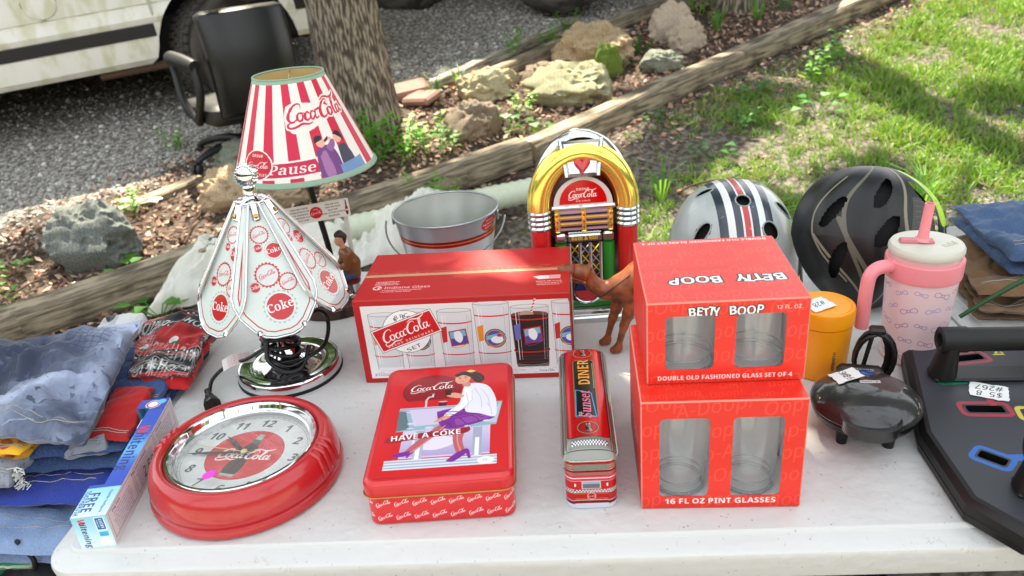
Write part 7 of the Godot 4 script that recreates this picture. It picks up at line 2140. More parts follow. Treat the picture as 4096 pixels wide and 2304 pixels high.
# ------------------------------------------------------------------ yellow jar, pink tumbler
func build_jar_and_tumbler():
	var y := mat("jar_mustard", Color(0.93, 0.60, 0.03), 0.38)
	var t := thing("food_jar", "yellow insulated food jar with a screw lid beside the cartons", "jar", Vector3(0.331, TY, -1.008))
	part(t, "body", lathe_mesh([Vector2(0, 0), Vector2(0.034, 0), Vector2(0.0365, 0.0025), Vector2(0.0395, 0.0815), Vector2(0.037, 0.082)], 56), y)
	part(t, "lid", lathe_mesh([Vector2(0.037, 0.0815), Vector2(0.0385, 0.083), Vector2(0.0405, 0.0835), Vector2(0.041, 0.086), Vector2(0.0412, 0.102), Vector2(0.0400, 0.1065), Vector2(0.0372, 0.1080), Vector2(0.0355, 0.1074), Vector2(0.034, 0.1060), Vector2(0, 0.1058)], 56), y)
	var f := SystemFont.new(); f.font_names = PackedStringArray(["Droid Sans"]); f.font_weight = 700
	var tm := TextMesh.new(); tm.font = f; tm.text = "HYDRAPEAK"; tm.font_size = 16; tm.pixel_size = 0.00036; tm.depth = 0.0006
	part(t, "lettering", tm, mat("letter_grey", Color(0.35, 0.36, 0.36), 0.3, 0.4), Vector3(0.0075, 0.036, 0.0372), Vector3(0, 11, 90))
	price_tag("paper slip with handwriting on the lid of the yellow jar", Vector3(0.3215, TY + 0.1086, -1.004), Vector3(3, 25, 2), 0.036, 0.03, ["#28"], 61, PI)
	# --- tumbler
	t = thing("straw_tumbler", "pale pink tumbler with handle, cream lid and pink straw", "tumbler", Vector3(0.470, TY, -1.040))
	var c := Cv.new(1024, 512, Color(0.92, 0.80, 0.81))
	var bow := func(x: float, y: float, s: float, rot: float, col: Color):
		var xf := Transform2D(rot, Vector2(x, y))
		for sg in [-1.0, 1.0]:
			var o := []
			for k in 13:
				var a := TAU * k / 12
				o.append(xf * Vector2(sg * s * (0.62 + 0.5 * cos(a)), s * 0.5 * sin(a) * (0.7 + 0.3 * cos(a))))
			c.lines(o, 3.0, col)
		var o2 := []
		for k in 13: o2.append(xf * (Vector2.from_angle(TAU * k / 12) * s * 0.24))
		c.poly(PackedVector2Array(o2), Color(0.90, 0.78, 0.80)); c.lines(o2, 3.0, col)
	var r := RandomNumberGenerator.new(); r.seed = 12
	var cols := [Color(0.56, 0.47, 0.72), Color(0.62, 0.42, 0.62), Color(0.76, 0.38, 0.52), Color(0.60, 0.56, 0.78)]
	for j in 5:
		for i in 11:
			bow.call(1024.0 * (i + 0.5 * (j % 2)) / 11 + r.randf_range(-12, 12), 60 + j * 100 + r.randf_range(-14, 14), r.randf_range(24, 40), r.randf_range(-0.5, 0.5), cols[r.randi() % 4])
	c.ell(640, 330, 50, 38, Color(0.5, 0.4, 0.6)); c.ell(640, 330, 47, 35, Color(0.92, 0.88, 0.89)); c.text("HELLO", 640, 316, 24, Color(0.42, 0.3, 0.52)); c.text("KITTY", 640, 342, 24, Color(0.42, 0.3, 0.52))
	var m := print_mat("tumbler_print", c, 0.3)
	part(t, "body", lathe_mesh([Vector2(0.0395, 0.002), Vector2(0.041, 0.006), Vector2(0.0475, 0.135)], 64), m, Vector3.ZERO, Vector3(0, 180, 0))
	var pink := mat("tumbler_pink", Color(0.92, 0.55, 0.58), 0.4)
	part(t, "foot", lathe_mesh([Vector2(0, 0), Vector2(0.037, 0), Vector2(0.0395, 0.002)], 48), pink)
	part(t, "collar", lathe_mesh([Vector2(0.047, 0.132), Vector2(0.0495, 0.133), Vector2(0.0502, 0.137), Vector2(0.0505, 0.158), Vector2(0.049, 0.160), Vector2(0.046, 0.160)], 64), pink)
	var hb := B.new()
	var hp := spline([Vector3(-0.046, 0.150, 0.010), Vector3(-0.066, 0.151, 0.016), Vector3(-0.078, 0.142, 0.020), Vector3(-0.0815, 0.120, 0.022), Vector3(-0.082, 0.085, 0.022), Vector3(-0.082, 0.062, 0.022)], 6)
	hb.tube(hp, 0.0095, 12)
	part(t, "handle", hb.mesh(60), pink)
	part(t, "neck", lathe_mesh([Vector2(0.046, 0.158), Vector2(0.0468, 0.168)], 56), mat("tumbler_clear", Color(0.85, 0.68, 0.68), 0.1))
	part(t, "lid", lathe_mesh([Vector2(0.044, 0.167), Vector2(0.0478, 0.168), Vector2(0.0485, 0.171), Vector2(0.0482, 0.175), Vector2(0.046, 0.1785), Vector2(0.04, 0.180), Vector2(0.0, 0.1805)], 64), mat("lid_cream", Color(0.78, 0.77, 0.71), 0.45))
	part(t, "straw_cap", bevel_box(Vector3(0.044, 0.006, 0.016), 0.0025), mat("cap_pink", Color(0.76, 0.42, 0.46), 0.45), Vector3(-0.014, 0.1815, -0.001), Vector3(0, -12, 0))
	part(t, "straw", lathe_mesh([Vector2(0.0115, 0.183), Vector2(0.0075, 0.187), Vector2(0.0068, 0.195), Vector2(0.0064, 0.236), Vector2(0.0052, 0.236), Vector2(0.0050, 0.20)], 24), pink, Vector3(-0.016, 0, -0.001), Vector3(0, 0, -3))
	var tl := TextMesh.new(); tl.font = f; tl.text = "zak!"; tl.font_size = 16; tl.pixel_size = 0.0008; tl.depth = 0.0006
	part(t, "lid_lettering", tl, mat("lid_cream", Color.WHITE), Vector3(0.024, 0.1806, 0.012), Vector3(-90, 25, 0))

# ------------------------------------------------------------------ waffle maker
func build_waffle_maker():
	var blk := mat("gloss_black", Color(0.02, 0.017, 0.018), 0.08); blk.clearcoat_enabled = true
	var sat := mat("satin_black", Color(0.035, 0.035, 0.037), 0.4)
	var t := thing("waffle_maker", "small round glossy black waffle maker with a silver badge", "waffle maker", Vector3(0.345, TY, -0.862), -12.0)
	part(t, "lower_shell", lathe_mesh([Vector2(0, 0.012), Vector2(0.034, 0.013), Vector2(0.05, 0.018), Vector2(0.060, 0.026), Vector2(0.0635, 0.033), Vector2(0.0635, 0.0365), Vector2(0.061, 0.0375)], 64), sat)
	part(t, "lid", lathe_mesh([Vector2(0.061, 0.0385), Vector2(0.0645, 0.039), Vector2(0.066, 0.0415), Vector2(0.065, 0.0465), Vector2(0.060, 0.0525), Vector2(0.050, 0.0585), Vector2(0.036, 0.0630), Vector2(0.018, 0.0655), Vector2(0, 0.0662)], 72), blk)
	for a in [40.0, -40.0, 140.0, 220.0]:
		var d := Vector3(sin(deg_to_rad(a)), 0, cos(deg_to_rad(a)))
		part(t, "foot", lathe_mesh([Vector2(0, 0), Vector2(0.0065, 0), Vector2(0.008, 0.02), Vector2(0, 0.022)], 16), sat, d * 0.042)
	var b := B.new()
	b.sheet(func(u, v):
		var a: float = (u - 0.5) * 1.25
		var dip: float = 1.0 - pow(abs(u - 0.5) * 2.0, 3.0)
		var r: float = 0.058 + 0.024 * v * dip
		return Vector3(sin(a) * r, 0.0535 - 0.005 * (1.0 - v) * dip - 0.004 * sin(v * PI) * dip, cos(a) * r), 24, 8, 0, 1, 0, 1, true)
	b.sheet(func(u, v):
		var a: float = (u - 0.5) * 1.25
		var dip: float = 1.0 - pow(abs(u - 0.5) * 2.0, 3.0)
		var r: float = 0.058 + 0.024 * dip
		return Vector3(sin(a) * (r - 0.004 * v), 0.0535 - 0.017 * v, cos(a) * (r - 0.002 * v)), 24, 2, 0, 1, 0, 1, true)
	part(t, "handle", b.mesh(40), blk)
	part(t, "hinge", bevel_box(Vector3(0.058, 0.026, 0.020), 0.006), sat, Vector3(0, 0.040, -0.068))
	part(t, "indicator_rim", lathe_mesh([Vector2(0.0125, 0), Vector2(0.0122, 0.002), Vector2(0.010, 0.0022)], 28), blk, Vector3(0.002, 0.0618, -0.034), Vector3(-14, 0, 0))
	part(t, "indicator", lathe_mesh([Vector2(0.0102, 0.0), Vector2(0.009, 0.0024), Vector2(0.005, 0.0036), Vector2(0, 0.004)], 24), mat("lens_blue", Color(0.02, 0.25, 0.55), 0.06), Vector3(0.002, 0.0618, -0.034), Vector3(-14, 0, 0))
	var c := Cv.new(192, 48, Color(0.72, 0.72, 0.71)); c.text("DASH", 66, 24, 32, Color(0.25, 0.25, 0.25), 0, 1.15); c.rect(128, 4, 3, 40, Color(0.35, 0.35, 0.35)); c.text("D", 160, 24, 34, Color(0.2, 0.2, 0.2))
	b = B.new(); b.prism(round_rect(0.0245, 0.0062, 0.001, 3), 0, 0.0006, Rect2(-0.01225, -0.0031, 0.0245, 0.0062))
	part(t, "badge", b.mesh(0), print_mat("badge", c, 0.3, 0.4), Vector3(0.004, 0.0660, -0.008), Vector3(-90, 8, 0))
	var f := SystemFont.new(); f.font_names = PackedStringArray(["Droid Sans"]); f.font_weight = 700
	var tm := TextMesh.new(); tm.font = f; tm.text = "HOT SURFACE"; tm.font_size = 16; tm.pixel_size = 0.00026; tm.depth = 0.0004
	part(t, "lettering", tm, mat("letter_pale", Color(0.75, 0.75, 0.74), 0.5), Vector3(0, 0.0585, -0.048), Vector3(-65, 0, 0))
	# folded cord standing behind it
	var pts := []
	for k in 70:
		var a := k * 0.36
		var ph := floor(a / TAU)
		pts.append(Vector3(0.016 + sin(a) * (0.020 + 0.002 * ph) + 0.002 * ph, 0.052 + cos(a) * 0.040 - 0.001 * k * 0.1, -0.098 - 0.0022 * ph * (1 if int(ph) % 2 else -1)))
	part(t, "cord", tube_mesh(spline([Vector3(0.0, 0.04, -0.078), Vector3(0.004, 0.02, -0.09)], 4) + pts, 0.0030, 7), sat)
	part(t, "cord_tie", bevel_box(Vector3(0.020, 0.010, 0.016), 0.003), sat, Vector3(0.02, 0.092, -0.098))
	price_tag("paper slip with a price on the black waffle maker lid", Vector3(0.3265, TY + 0.0655, -0.8865), Vector3(-8, 12, 9), 0.034, 0.028, ["$3 8", "#267"], 62, PI * 0.5)

# ------------------------------------------------------------------ push-up board
func build_board():
	var t := thing("pushup_board", "black push-up board with handles and coloured slots at the right", "push-up board", Vector3(0.55, TY, -0.84))
	var pl := mat("board_black", Color(0.028, 0.028, 0.032), 0.5)
	var off := Vector2(0.55, 0.84)
	var poly := PackedVector2Array()
	for p in [[0.430, 0.637], [0.66, 0.60], [0.74, 0.68], [0.74, 0.96], [0.69, 1.045], [0.470, 1.045], [0.446, 1.012], [0.394, 0.812], [0.394, 0.690]]: poly.append(Vector2(p[0], p[1]) - off)
	var b := B.new()
	loft(b, poly, [[0.004, 0.0], [0.001, 0.003], [0.0, 0.012], [0.0008, 0.0125], [0.0008, 0.0138], [0.0, 0.0145], [0.001, 0.024], [0.007, 0.0305], [0.012, 0.0318]], false, true)
	part(t, "frame", b.mesh(25), pl)
	var c := Cv.new(768, 1000, Color(0.20, 0.21, 0.235))
	var r := RandomNumberGenerator.new(); r.seed = 4
	for k in 9000:
		var g := r.randf_range(0.13, 0.32)
		c.rect(r.randf() * 768, r.randf() * 1000, 1, 1, Color(g, g, g * 1.06))
	var org := Vector2(0.394, 0.60); var sc := Vector2(768 / 0.346, 1000 / 0.445)
	var px := func(x: float, z: float) -> Vector2: return Vector2((x - org.x) * sc.x, 1000 - (z - org.y) * sc.y)
	var slots := [[0.487, 0.853, 0.05, -4.0, Color(0.62, 0.2, 0.26)], [0.452, 0.757, 0.034, -42.0, Color(0.16, 0.40, 0.72)], [0.545, 0.838, 0.042, -10.0, Color(0.78, 0.72, 0.3)], [0.52, 0.975, 0.044, 8.0, Color(0.62, 0.2, 0.26)], [0.475, 0.926, 0.03, 0.0, Color(0.1, 0.5, 0.35)], [0.59, 0.80, 0.04, -10.0, Color(0.78, 0.72, 0.3)]]
	for s in slots:
		var p: Vector2 = px.call(s[0], s[1])
		var L: float = s[2] * sc.x
		var rr := Transform2D(deg_to_rad(-s[3]), p) * round_rect(L + 26, 74, 20, 5)
		c.poly(rr, s[4])
		c.poly(Transform2D(deg_to_rad(-s[3]), p) * round_rect(L, 46, 8, 4), Color(0.20, 0.21, 0.235))
	c.line(px.call(0.47, 0.757), px.call(0.50, 0.757), 26, Color(0.16, 0.40, 0.72)); c.line(px.call(0.505, 0.90), px.call(0.50, 0.86), 18, Color(0.62, 0.2, 0.26)); c.line(px.call(0.56, 0.90), px.call(0.60, 0.87), 16, Color(0.7, 0.12, 0.14))
	var p2: Vector2 = px.call(0.545, 1.0)
	c.text("back", p2.x + 40, p2.y, 44, Color(0.80, 0.74, 0.3), -PI / 2, 1.0)
	for k in 4: c.line(p2 + Vector2(-46 + k * 22, -34), p2 + Vector2(-20 + k * 22, 30), 5, Color(0.04, 0.04, 0.045))
	var m := print_mat("board_top", c, 0.55)
	var ip := B.inset(poly, 0.012)
	# the plate is cut open at every slot; the slots are real wells
	var pieces := [ip]
	for s in slots:
		var ctr := Vector2(s[0], s[1]) - off
		var hole := Transform2D(deg_to_rad(s[3]), ctr) * round_rect(s[2] * 0.86, 0.0145, 0.003, 3)
		var next := []
		for pc in pieces:
			for hx in [ctr.x - 1.0, ctr.x]:
				for half in Geometry2D.intersect_polygons(pc, PackedVector2Array([Vector2(hx, -1), Vector2(hx + 1.0, -1), Vector2(hx + 1.0, 1), Vector2(hx, 1)])):
					for cut in Geometry2D.clip_polygons(half, hole): next.append(cut)
		pieces = next
		var well := B.new()
		hole.reverse()
		loft(well, hole, [[0.0, 0.010], [0.0, 0.0318]], false, false)
		hole.reverse()
		loft(well, hole, [[0.0, 0.010]], true, false)
		part(t, "slot", well.mesh(30), pl)
	b = B.new()
	for pc in pieces: loft(b, pc, [[0.0, 0.0318]], true, false, Rect2(org.x - off.x, org.y - off.y, 0.346, 0.445))
	part(t, "top_plate", b.mesh(0), m)
	for h in [[Vector3(0.462, 0.0318, -0.930), -2.0], [Vector3(0.459, 0.0318, -0.702), -14.0]]:
		var g := Node3D.new(); g.name = numbered(t, "handle"); t.add_child(g)
		g.position = h[0] - Vector3(off.x, 0, -off.y); g.rotation_degrees.y = h[1]
		part(g, "base", bevel_box(Vector3(0.18, 0.006, 0.034), 0.0025), pl, Vector3(0.08, 0.003, 0))
		for x in [0.0, 0.15]:
			var lb := B.new()
			lb.X = Transform3D(Basis(Vector3.UP, 0.0), Vector3.ZERO)
			lb.sheet(func(u, v):
				var a: float = u * TAU
				var k: float = lerp(1.0, 0.62, v)
				return Vector3(x + 0.004 + v * 0.004 + cos(a) * 0.017 * k, 0.004 + v * 0.046, sin(a) * 0.0205 * lerp(1.0, 0.80, v)), 24, 8, 0, 1, 0, 1, true)
			part(g, "leg", lb.mesh(60), pl)
		var tb := B.new(); tb.X = Transform3D(Basis(Vector3.BACK, -PI / 2), Vector3(0, 0.056, 0))
		tb.lathe([Vector2(0.0, 0.03), Vector2(0.0088, 0.03), Vector2(0.009, -0.006), Vector2(0.0135, -0.008), Vector2(0.017, -0.006), Vector2(0.0172, 0.026), Vector2(0.0158, 0.028), Vector2(0.0155, 0.132), Vector2(0.0172, 0.134), Vector2(0.017, 0.166), Vector2(0.009, 0.166)], 32)
		part(g, "grip", tb.mesh(40), mat("grip_black", Color(0.05, 0.05, 0.055), 0.6))
	price_tag("paper slip reading #267 on the push-up board", Vector3(0.508, TY + 0.0328, -0.890), Vector3(0, -24, 0), 0.044, 0.034, ["#267", "$5  8"], 63, PI)
# ------------------------------------------------------------------ cloth
# folded cloth: base corners front-left, front-right, back-right, back-left; rounded edges, wrinkles, layers
func fold(called: String, label: String, cat: String, group: String, k: Array, h: float, layers: int, m: Material, seed_: int, wr := 0.006) -> Node3D:
	var org: Vector3 = (k[0] + k[1] + k[2] + k[3]) / 4.0
	var t := thing(called, label, cat, org, 0.0, group)
	var nz := FastNoiseLite.new(); nz.seed = seed_; nz.frequency = 1.0; nz.fractal_octaves = 3
	var thread := mat("hem_thread", Color(0.62, 0.60, 0.56), 0.9)
	for l in layers:
		var b := B.new()
		var lh := h / layers
		var sh := 0.012 * sin(seed_ + l * 2.1)
		var fn := func(u: float, v: float) -> Vector3:   # u round the cloth front to back, v across
			var e: float = 0.16
			var s: float; var top: bool
			var uu := u * 2.0
			top = uu <= 1.0
			s = uu if top else 2.0 - uu
			var cs: float = 0.5 - 0.5 * cos(s * PI) if false else s
			var edge: float = min(1.0, min(cs, 1.0 - cs) / e)
			var ev: float = min(1.0, min(v, 1.0 - v) / 0.07)
			var rnd: float = sqrt(max(0.0, 1.0 - pow(1.0 - edge, 2.0))) * sqrt(max(0.0, 1.0 - pow(1.0 - ev, 2.0)))
			var f: Vector3 = k[0].lerp(k[1], v); var bk: Vector3 = k[3].lerp(k[2], v)
			var p := f.lerp(bk, cs) - org
			p.z += sh * (1.0 - cs)
			var w: float = nz.get_noise_2d(p.x * 11.0 + l * 9.0, p.z * 7.0) * wr + nz.get_noise_2d(p.x * 4.0 + 50.0, p.z * 4.5 + l * 4.0) * wr * 1.8 - abs(nz.get_noise_2d(p.x * 6.0 + p.z * 9.0 + l * 3.0, p.z * 5.0 - p.x * 4.0 + 20.0)) * wr * 1.6
			p.x += nz.get_noise_2d(p.z * 20.0, l * 7.0) * 0.006
			p.z += nz.get_noise_2d(p.x * 22.0, l * 7.0 + 3.0) * 0.007
			p.y += lh * (l + 0.5) + (lh * 0.5 * rnd if top else -lh * 0.5 * rnd) + w * (1.0 if top else 0.35) * rnd
			return p
		b.sheet(fn, 72, 44, 0, 1, 0, 1, true)
		var ly := part(t, "layer", b.mesh(70), m)
		for uu in [0.055, 0.075]:   # stitched hem
			var hem := []
			for q in 40: hem.append(fn.call(uu, 0.05 + 0.9 * q / 39.0) + Vector3(0, 0.0004, 0))
			part(ly, "hem_stitch", tube_mesh(hem, 0.0007, 4), thread)
	return t

func cloth_mat(key: String, c: Cv, sc := 1.0) -> StandardMaterial3D:
	var m := print_mat(key, c, 0.9)
	m.uv1_triplanar = true; m.uv1_scale = Vector3.ONE * sc
	m.rim_enabled = true; m.rim = 0.25
	m.heightmap_enabled = true; m.heightmap_texture = bump_tex(256, 0.16, 73, 2); m.heightmap_scale = 0.05
	return m

func denim(key: String, base: Color, seed_: int) -> StandardMaterial3D:
	var c := Cv.new(256, 256, base)
	var r := RandomNumberGenerator.new(); r.seed = seed_
	for k in 5200:
		var p := Vector2(r.randf() * 256, r.randf() * 256)
		c.line(p, p + Vector2(3, 2), 0.8, base.lightened(r.randf() * 0.38) if r.randf() < 0.6 else base.darkened(r.randf() * 0.3))
	return cloth_mat(key, c, 9.0)

func build_clothes_right():
	var g := "clothes folded at the right end"
	var kh := Cv.new(128, 128, Color(0.46, 0.34, 0.22)); scuffs(kh, 300, Color(0.52, 0.40, 0.27), 4, 4)
	var km := cloth_mat("khaki", kh, 10.0)
	var v := func(x, y, z): return Vector3(x, y, z)
	fold("khaki_shorts", "brown khaki shorts folded under the jeans at the right edge", "shorts", g, [v.call(0.60, TY, -1.125), v.call(0.84, TY, -1.10), v.call(0.86, TY, -1.40), v.call(0.645, TY, -1.36)], 0.055, 3, km, 31, 0.012)
	fold("blue_jeans", "blue denim jeans folded on top of the khaki shorts", "jeans", g, [v.call(0.655, TY + 0.056, -1.165), v.call(0.86, TY + 0.056, -1.15), v.call(0.88, TY + 0.06, -1.40), v.call(0.665, TY + 0.06, -1.395)], 0.045, 2, denim("denim_mid", Color(0.22, 0.32, 0.46), 5), 32, 0.01)
	var cs := Cv.new(64, 64, Color(0.72, 0.72, 0.70))
	fold("white_towel", "white cloth lying at the back table edge behind the jeans", "cloth", g, [v.call(0.68, TY, -1.405), v.call(0.92, TY, -1.41), v.call(0.92, TY, -1.455), v.call(0.68, TY, -1.455)], 0.03, 1, cloth_mat("white_cloth", cs), 33, 0.006)
	# flat paper flower on a green stem
	var t := thing("paper_flower", "pink cut-out flower on a flat green stem leaning by the jeans", "flower", Vector3(0.556, TY + 0.034, -1.088))
	var gm := mat("stem_green", Color(0.10, 0.27, 0.09), 0.5)
	var d := Vector3(0.135, 0.075, -0.018)
	part(t, "stem", tube_mesh(spline([Vector3.ZERO, d * 0.5 + Vector3(0, 0.004, 0), d], 6), [0.0032, 0.0032, 0.0033, 0.0034, 0.0036, 0.0038, 0.0040, 0.0042, 0.0045, 0.0048, 0.005, 0.0048, 0.0045], 8), gm)
	for q in [[0.68, 0.20], [0.78, -0.22], [0.9, 0.3]]:
		var p: Vector3 = d * q[0]
		part(t, "sepal", tube_mesh(spline([p, p + Vector3(0.02, 0.012 + q[1] * 0.06, 0.004), p + Vector3(0.045, 0.018 + q[1] * 0.05, 0.004)], 5), [0.0045, 0.005, 0.0055, 0.006, 0.006, 0.0055, 0.005, 0.004, 0.0035, 0.003, 0.001], 8), gm)
	var pk := mat("petal_pink", Color(0.80, 0.45, 0.55), 0.6)
	for k in 5:
		var b := B.new()
		var o := []
		b.sheet(func(u, w2):
			var a: float = (u - 0.5) * 1.5 + (k - 2) * 0.55 + 0.9
			var r: float = 0.012 + 0.05 * w2 * (1.0 + 0.06 * sin(u * 30.0))
			return d + Vector3(sin(a) * r, cos(a) * r * 0.8, 0.004 * k + 0.008 * sin(w2 * 2.0)), 14, 5)
		part(t, "petal", b.mesh(60), pk)

func build_clothes_left():
	var g := "clothes heaped left of the table"
	var v := func(x, y, z): return Vector3(x, y, z)
	var slab := func(x0, x1, zf, zb, y, dx := 0.0, dy := 0.0) -> Array:
		return [v.call(x0, y, zf), v.call(x1, y, zf - dx), v.call(x1, y + dy, zb), v.call(x0, y + dy, zb)]
	# crate the heap lies on
	var t := thing("storage_tote", "dark plastic tote under the heap of clothes", "tote", Vector3(-0.98, 0, -1.0))
	var b := B.new()
	loft(b, round_rect(0.56, 0.5, 0.04, 6), [[0.03, 0.0], [0.02, 0.004], [0.0, 0.46], [-0.012, 0.465], [-0.012, 0.49], [-0.008, 0.50]])
	part(t, "tub", b.mesh(30), mat("tote_grey", Color(0.13, 0.14, 0.16), 0.5), Vector3(0, 0.0, 0))
	var bk := Cv.new(64, 64, Color(0.10, 0.095, 0.12)); scuffs(bk, 60, Color(0.15, 0.14, 0.17), 3, 6)
	fold("dark_trousers", "dark trousers at the bottom of the clothes heap by the table corner", "trousers", g, slab.call(-0.90, -0.66, -0.755, -1.1, 0.50, 0.0, 0.02), 0.085, 2, cloth_mat("dark_cloth", bk, 8.0), 41, 0.012)
	var gr := Cv.new(256, 256, Color(0.09, 0.46, 0.33))
	for k in 5: gr.rect(0, 30 + k * 54, 256, 6, Color(0.80, 0.82, 0.72)); gr.rect(0, 42 + k * 54, 256, 3, Color(0.8, 0.82, 0.72))
	fold("striped_shirt", "green shirt with pale stripes in the lower left corner", "shirt", g, slab.call(-1.10, -0.775, -0.74, -1.1, 0.548, 0.03, 0.02), 0.085, 2, cloth_mat("green_stripe", gr, 3.6), 42, 0.012)
	var ld := fold("light_jeans", "light washed jeans with a dark zip seam in the clothes heap", "jeans", g, slab.call(-1.10, -0.665, -0.752, -1.1, 0.615, -0.012, 0.008), 0.068, 2, denim("denim_light", Color(0.47, 0.56, 0.70), 6), 43, 0.012)
	var zp := []
	for k in 14: zp.append(Vector3(-0.755 + 0.004 * sin(k * 0.5), 0.626 + k * 0.0044, -0.748 + 0.0006 * k * k * 0.2 - 0.012 * (0.5 - cos(k * 0.24) * 0.5)) - ld.position)
	part(ld, "zip", tube_mesh(zp, 0.0034, 6), mat("zip_dark", Color(0.12, 0.10, 0.12), 0.4, 0.5))
	var rb := Cv.new(64, 64, Color(0.14, 0.22, 0.58)); scuffs(rb, 50, Color(0.12, 0.19, 0.48), 5, 6)
	fold("royal_blue_shirt", "plain royal blue shirt between the light and dark jeans", "shirt", g, slab.call(-1.10, -0.655, -0.785, -1.12, 0.690, 0.0, 0.006), 0.030, 1, cloth_mat("royal", rb, 8.0), 44, 0.010)
	var dj := fold("dark_jeans", "dark blue jeans with a frayed white seam in the clothes heap", "jeans", g, slab.call(-0.98, -0.645, -0.812, -1.14, 0.722, 0.03, 0.006), 0.032, 2, denim("denim_dark", Color(0.18, 0.28, 0.47), 7), 45, 0.008)
	var fr := B.new()
	var rr := RandomNumberGenerator.new(); rr.seed = 3
	for k in 46:
		var p := Vector3(-0.772 + rr.randfn() * 0.004, 0.722 + rr.randf() * 0.03, -0.806 + rr.randfn() * 0.002) - dj.position
		fr.tube([p, p + Vector3(rr.randfn() * 0.006, rr.randfn() * 0.003, 0.006 + rr.randf() * 0.004)], 0.0008, 4)
	part(dj, "frayed_seam", fr.mesh(0), mat("thread_white", Color(0.82, 0.82, 0.80), 0.9))
	var ds := Cv.new(128, 128, Color(0.52, 0.54, 0.58))
	for k in 60: ds.disc((k * 47) % 128, (k * 29) % 128, 1.5, Color(0.25, 0.26, 0.3))
	var dm := cloth_mat("dots", ds, 9.0)
	fold("dotted_baby_shirt", "grey dotted baby shirt hanging under the yellow garment", "shirt", g, [v.call(-0.90, 0.728, -0.800), v.call(-0.778, 0.724, -0.795), v.call(-0.77, 0.748, -0.9), v.call(-0.90, 0.748, -0.9)], 0.026, 1, dm, 46, 0.006)
	fold("dotted_baby_shirt", "small rolled grey dotted cloth with mint lining under the tie-dye top", "shirt", g, [v.call(-0.722, 0.735, -0.835), v.call(-0.672, 0.735, -0.848), v.call(-0.69, 0.745, -0.92), v.call(-0.74, 0.745, -0.92)], 0.024, 1, dm, 47, 0.005)
	var ye := Cv.new(128, 128, Color(0.88, 0.66, 0.07))
	for k in 7: ye.ell((k * 53) % 128, (k * 71) % 128, 13, 8, Color(0.66, 0.08, 0.05), k * 0.7); ye.ell((k * 53) % 128 + 2, (k * 71) % 128, 5, 3, Color(0.8, 0.58, 0.07))
	fold("yellow_garment", "yellow children's garment with red print in the clothes heap", "shirt", g, [v.call(-0.95, 0.752, -0.808), v.call(-0.765, 0.750, -0.81), v.call(-0.76, 0.758, -0.93), v.call(-0.95, 0.758, -0.93)], 0.026, 2, cloth_mat("yellow", ye, 8.0), 48, 0.008)
	var rd := Cv.new(32, 32, Color(0.66, 0.03, 0.05))
	fold("red_garment", "red garment with yellow hem behind the toothpaste box", "shirt", g, [v.call(-0.705, 0.738, -0.865), v.call(-0.640, 0.738, -0.862), v.call(-0.652, 0.752, -0.965), v.call(-0.715, 0.752, -0.97)], 0.026, 2, cloth_mat("red_cloth", rd), 49, 0.005)
	fold("dark_jeans", "folded dark jeans pocket between the red garment and the holiday leggings", "jeans", g, [v.call(-0.712, 0.735, -0.94), v.call(-0.634, 0.741, -0.952), v.call(-0.655, 0.745, -1.05), v.call(-0.77, 0.745, -1.06)], 0.026, 2, mats["denim_dark"], 50, 0.006)
	# holiday leggings
	var x := Cv.new(256, 256, Color(0.03, 0.028, 0.03))
	var wt := Color(0.86, 0.86, 0.85); var rx := Color(0.70, 0.04, 0.07)
	for s in 2:
		var y0 := s * 128
		x.rect(0, y0, 256, 40, rx); x.rect(0, y0 + 104, 256, 24, rx)
		for k in 32:
			var dy: float = 6 * (1 if (k % 8) < 4 else -1)
			x.rect(k * 8, y0 + 44 + (k % 2) * 5 + dy * 0.5, 4, 4, wt); x.rect(k * 8, y0 + 54 + dy * 0.5, 8, 3, rx)
		for k in 4:
			x.ell(k * 64 + 20, y0 + 18, 10, 8, wt); x.ell(k * 64 + 26, y0 + 26, 9, 3, Color(0.1, 0.4, 0.2)); x.text("HO!", k * 64 + 40, y0 + 92, 28, wt, 0.2, 0.8)
			for a in 4: x.line(Vector2(k * 64 + 10, y0 + 90) - Vector2.from_angle(a * PI / 4) * 10, Vector2(k * 64 + 10, y0 + 90) + Vector2.from_angle(a * PI / 4) * 10, 3, wt)
	var xm := cloth_mat("holiday", x, 4.6)
	fold("holiday_leggings", "red and black holiday print leggings beside the table edge", "leggings", g, [v.call(-0.712, 0.742, -1.00), v.call(-0.605, 0.752, -0.985), v.call(-0.640, 0.762, -1.19), v.call(-0.775, 0.745, -1.175)], 0.040, 2, xm, 51, 0.014)
	var bw := Cv.new(128, 128, Color(0.78, 0.78, 0.77)); bw.blob([Vector2(10, 20), Vector2(70, 10), Vector2(60, 70), Vector2(20, 60)], Color(0.05, 0.05, 0.06)); bw.blob([Vector2(80, 80), Vector2(120, 76), Vector2(110, 120)], Color(0.05, 0.05, 0.06))
	fold("spotted_cloth", "black and white cloth bunched behind the tie-dye top", "cloth", g, [v.call(-0.85, 0.735, -1.11), v.call(-0.762, 0.735, -1.12), v.call(-0.775, 0.745, -1.195), v.call(-0.85, 0.745, -1.19)], 0.045, 1, cloth_mat("spots", bw, 7.0), 52, 0.012)
	var fl := Cv.new(128, 128, Color(0.17, 0.25, 0.34)); scuffs(fl, 60, Color(0.6, 0.72, 0.62), 6, 7)
	fold("printed_denim", "blue denim piece with pale print at the left edge of the heap", "jeans", g, [v.call(-1.08, 0.73, -1.0), v.call(-0.89, 0.735, -1.02), v.call(-0.91, 0.745, -1.125), v.call(-1.08, 0.745, -1.13)], 0.035, 2, cloth_mat("printed", fl, 7.0), 53, 0.010)
	# tie-dye top on the heap
	var td := Cv.new(512, 512, Color(0.30, 0.34, 0.43))
	var r := RandomNumberGenerator.new(); r.seed = 77
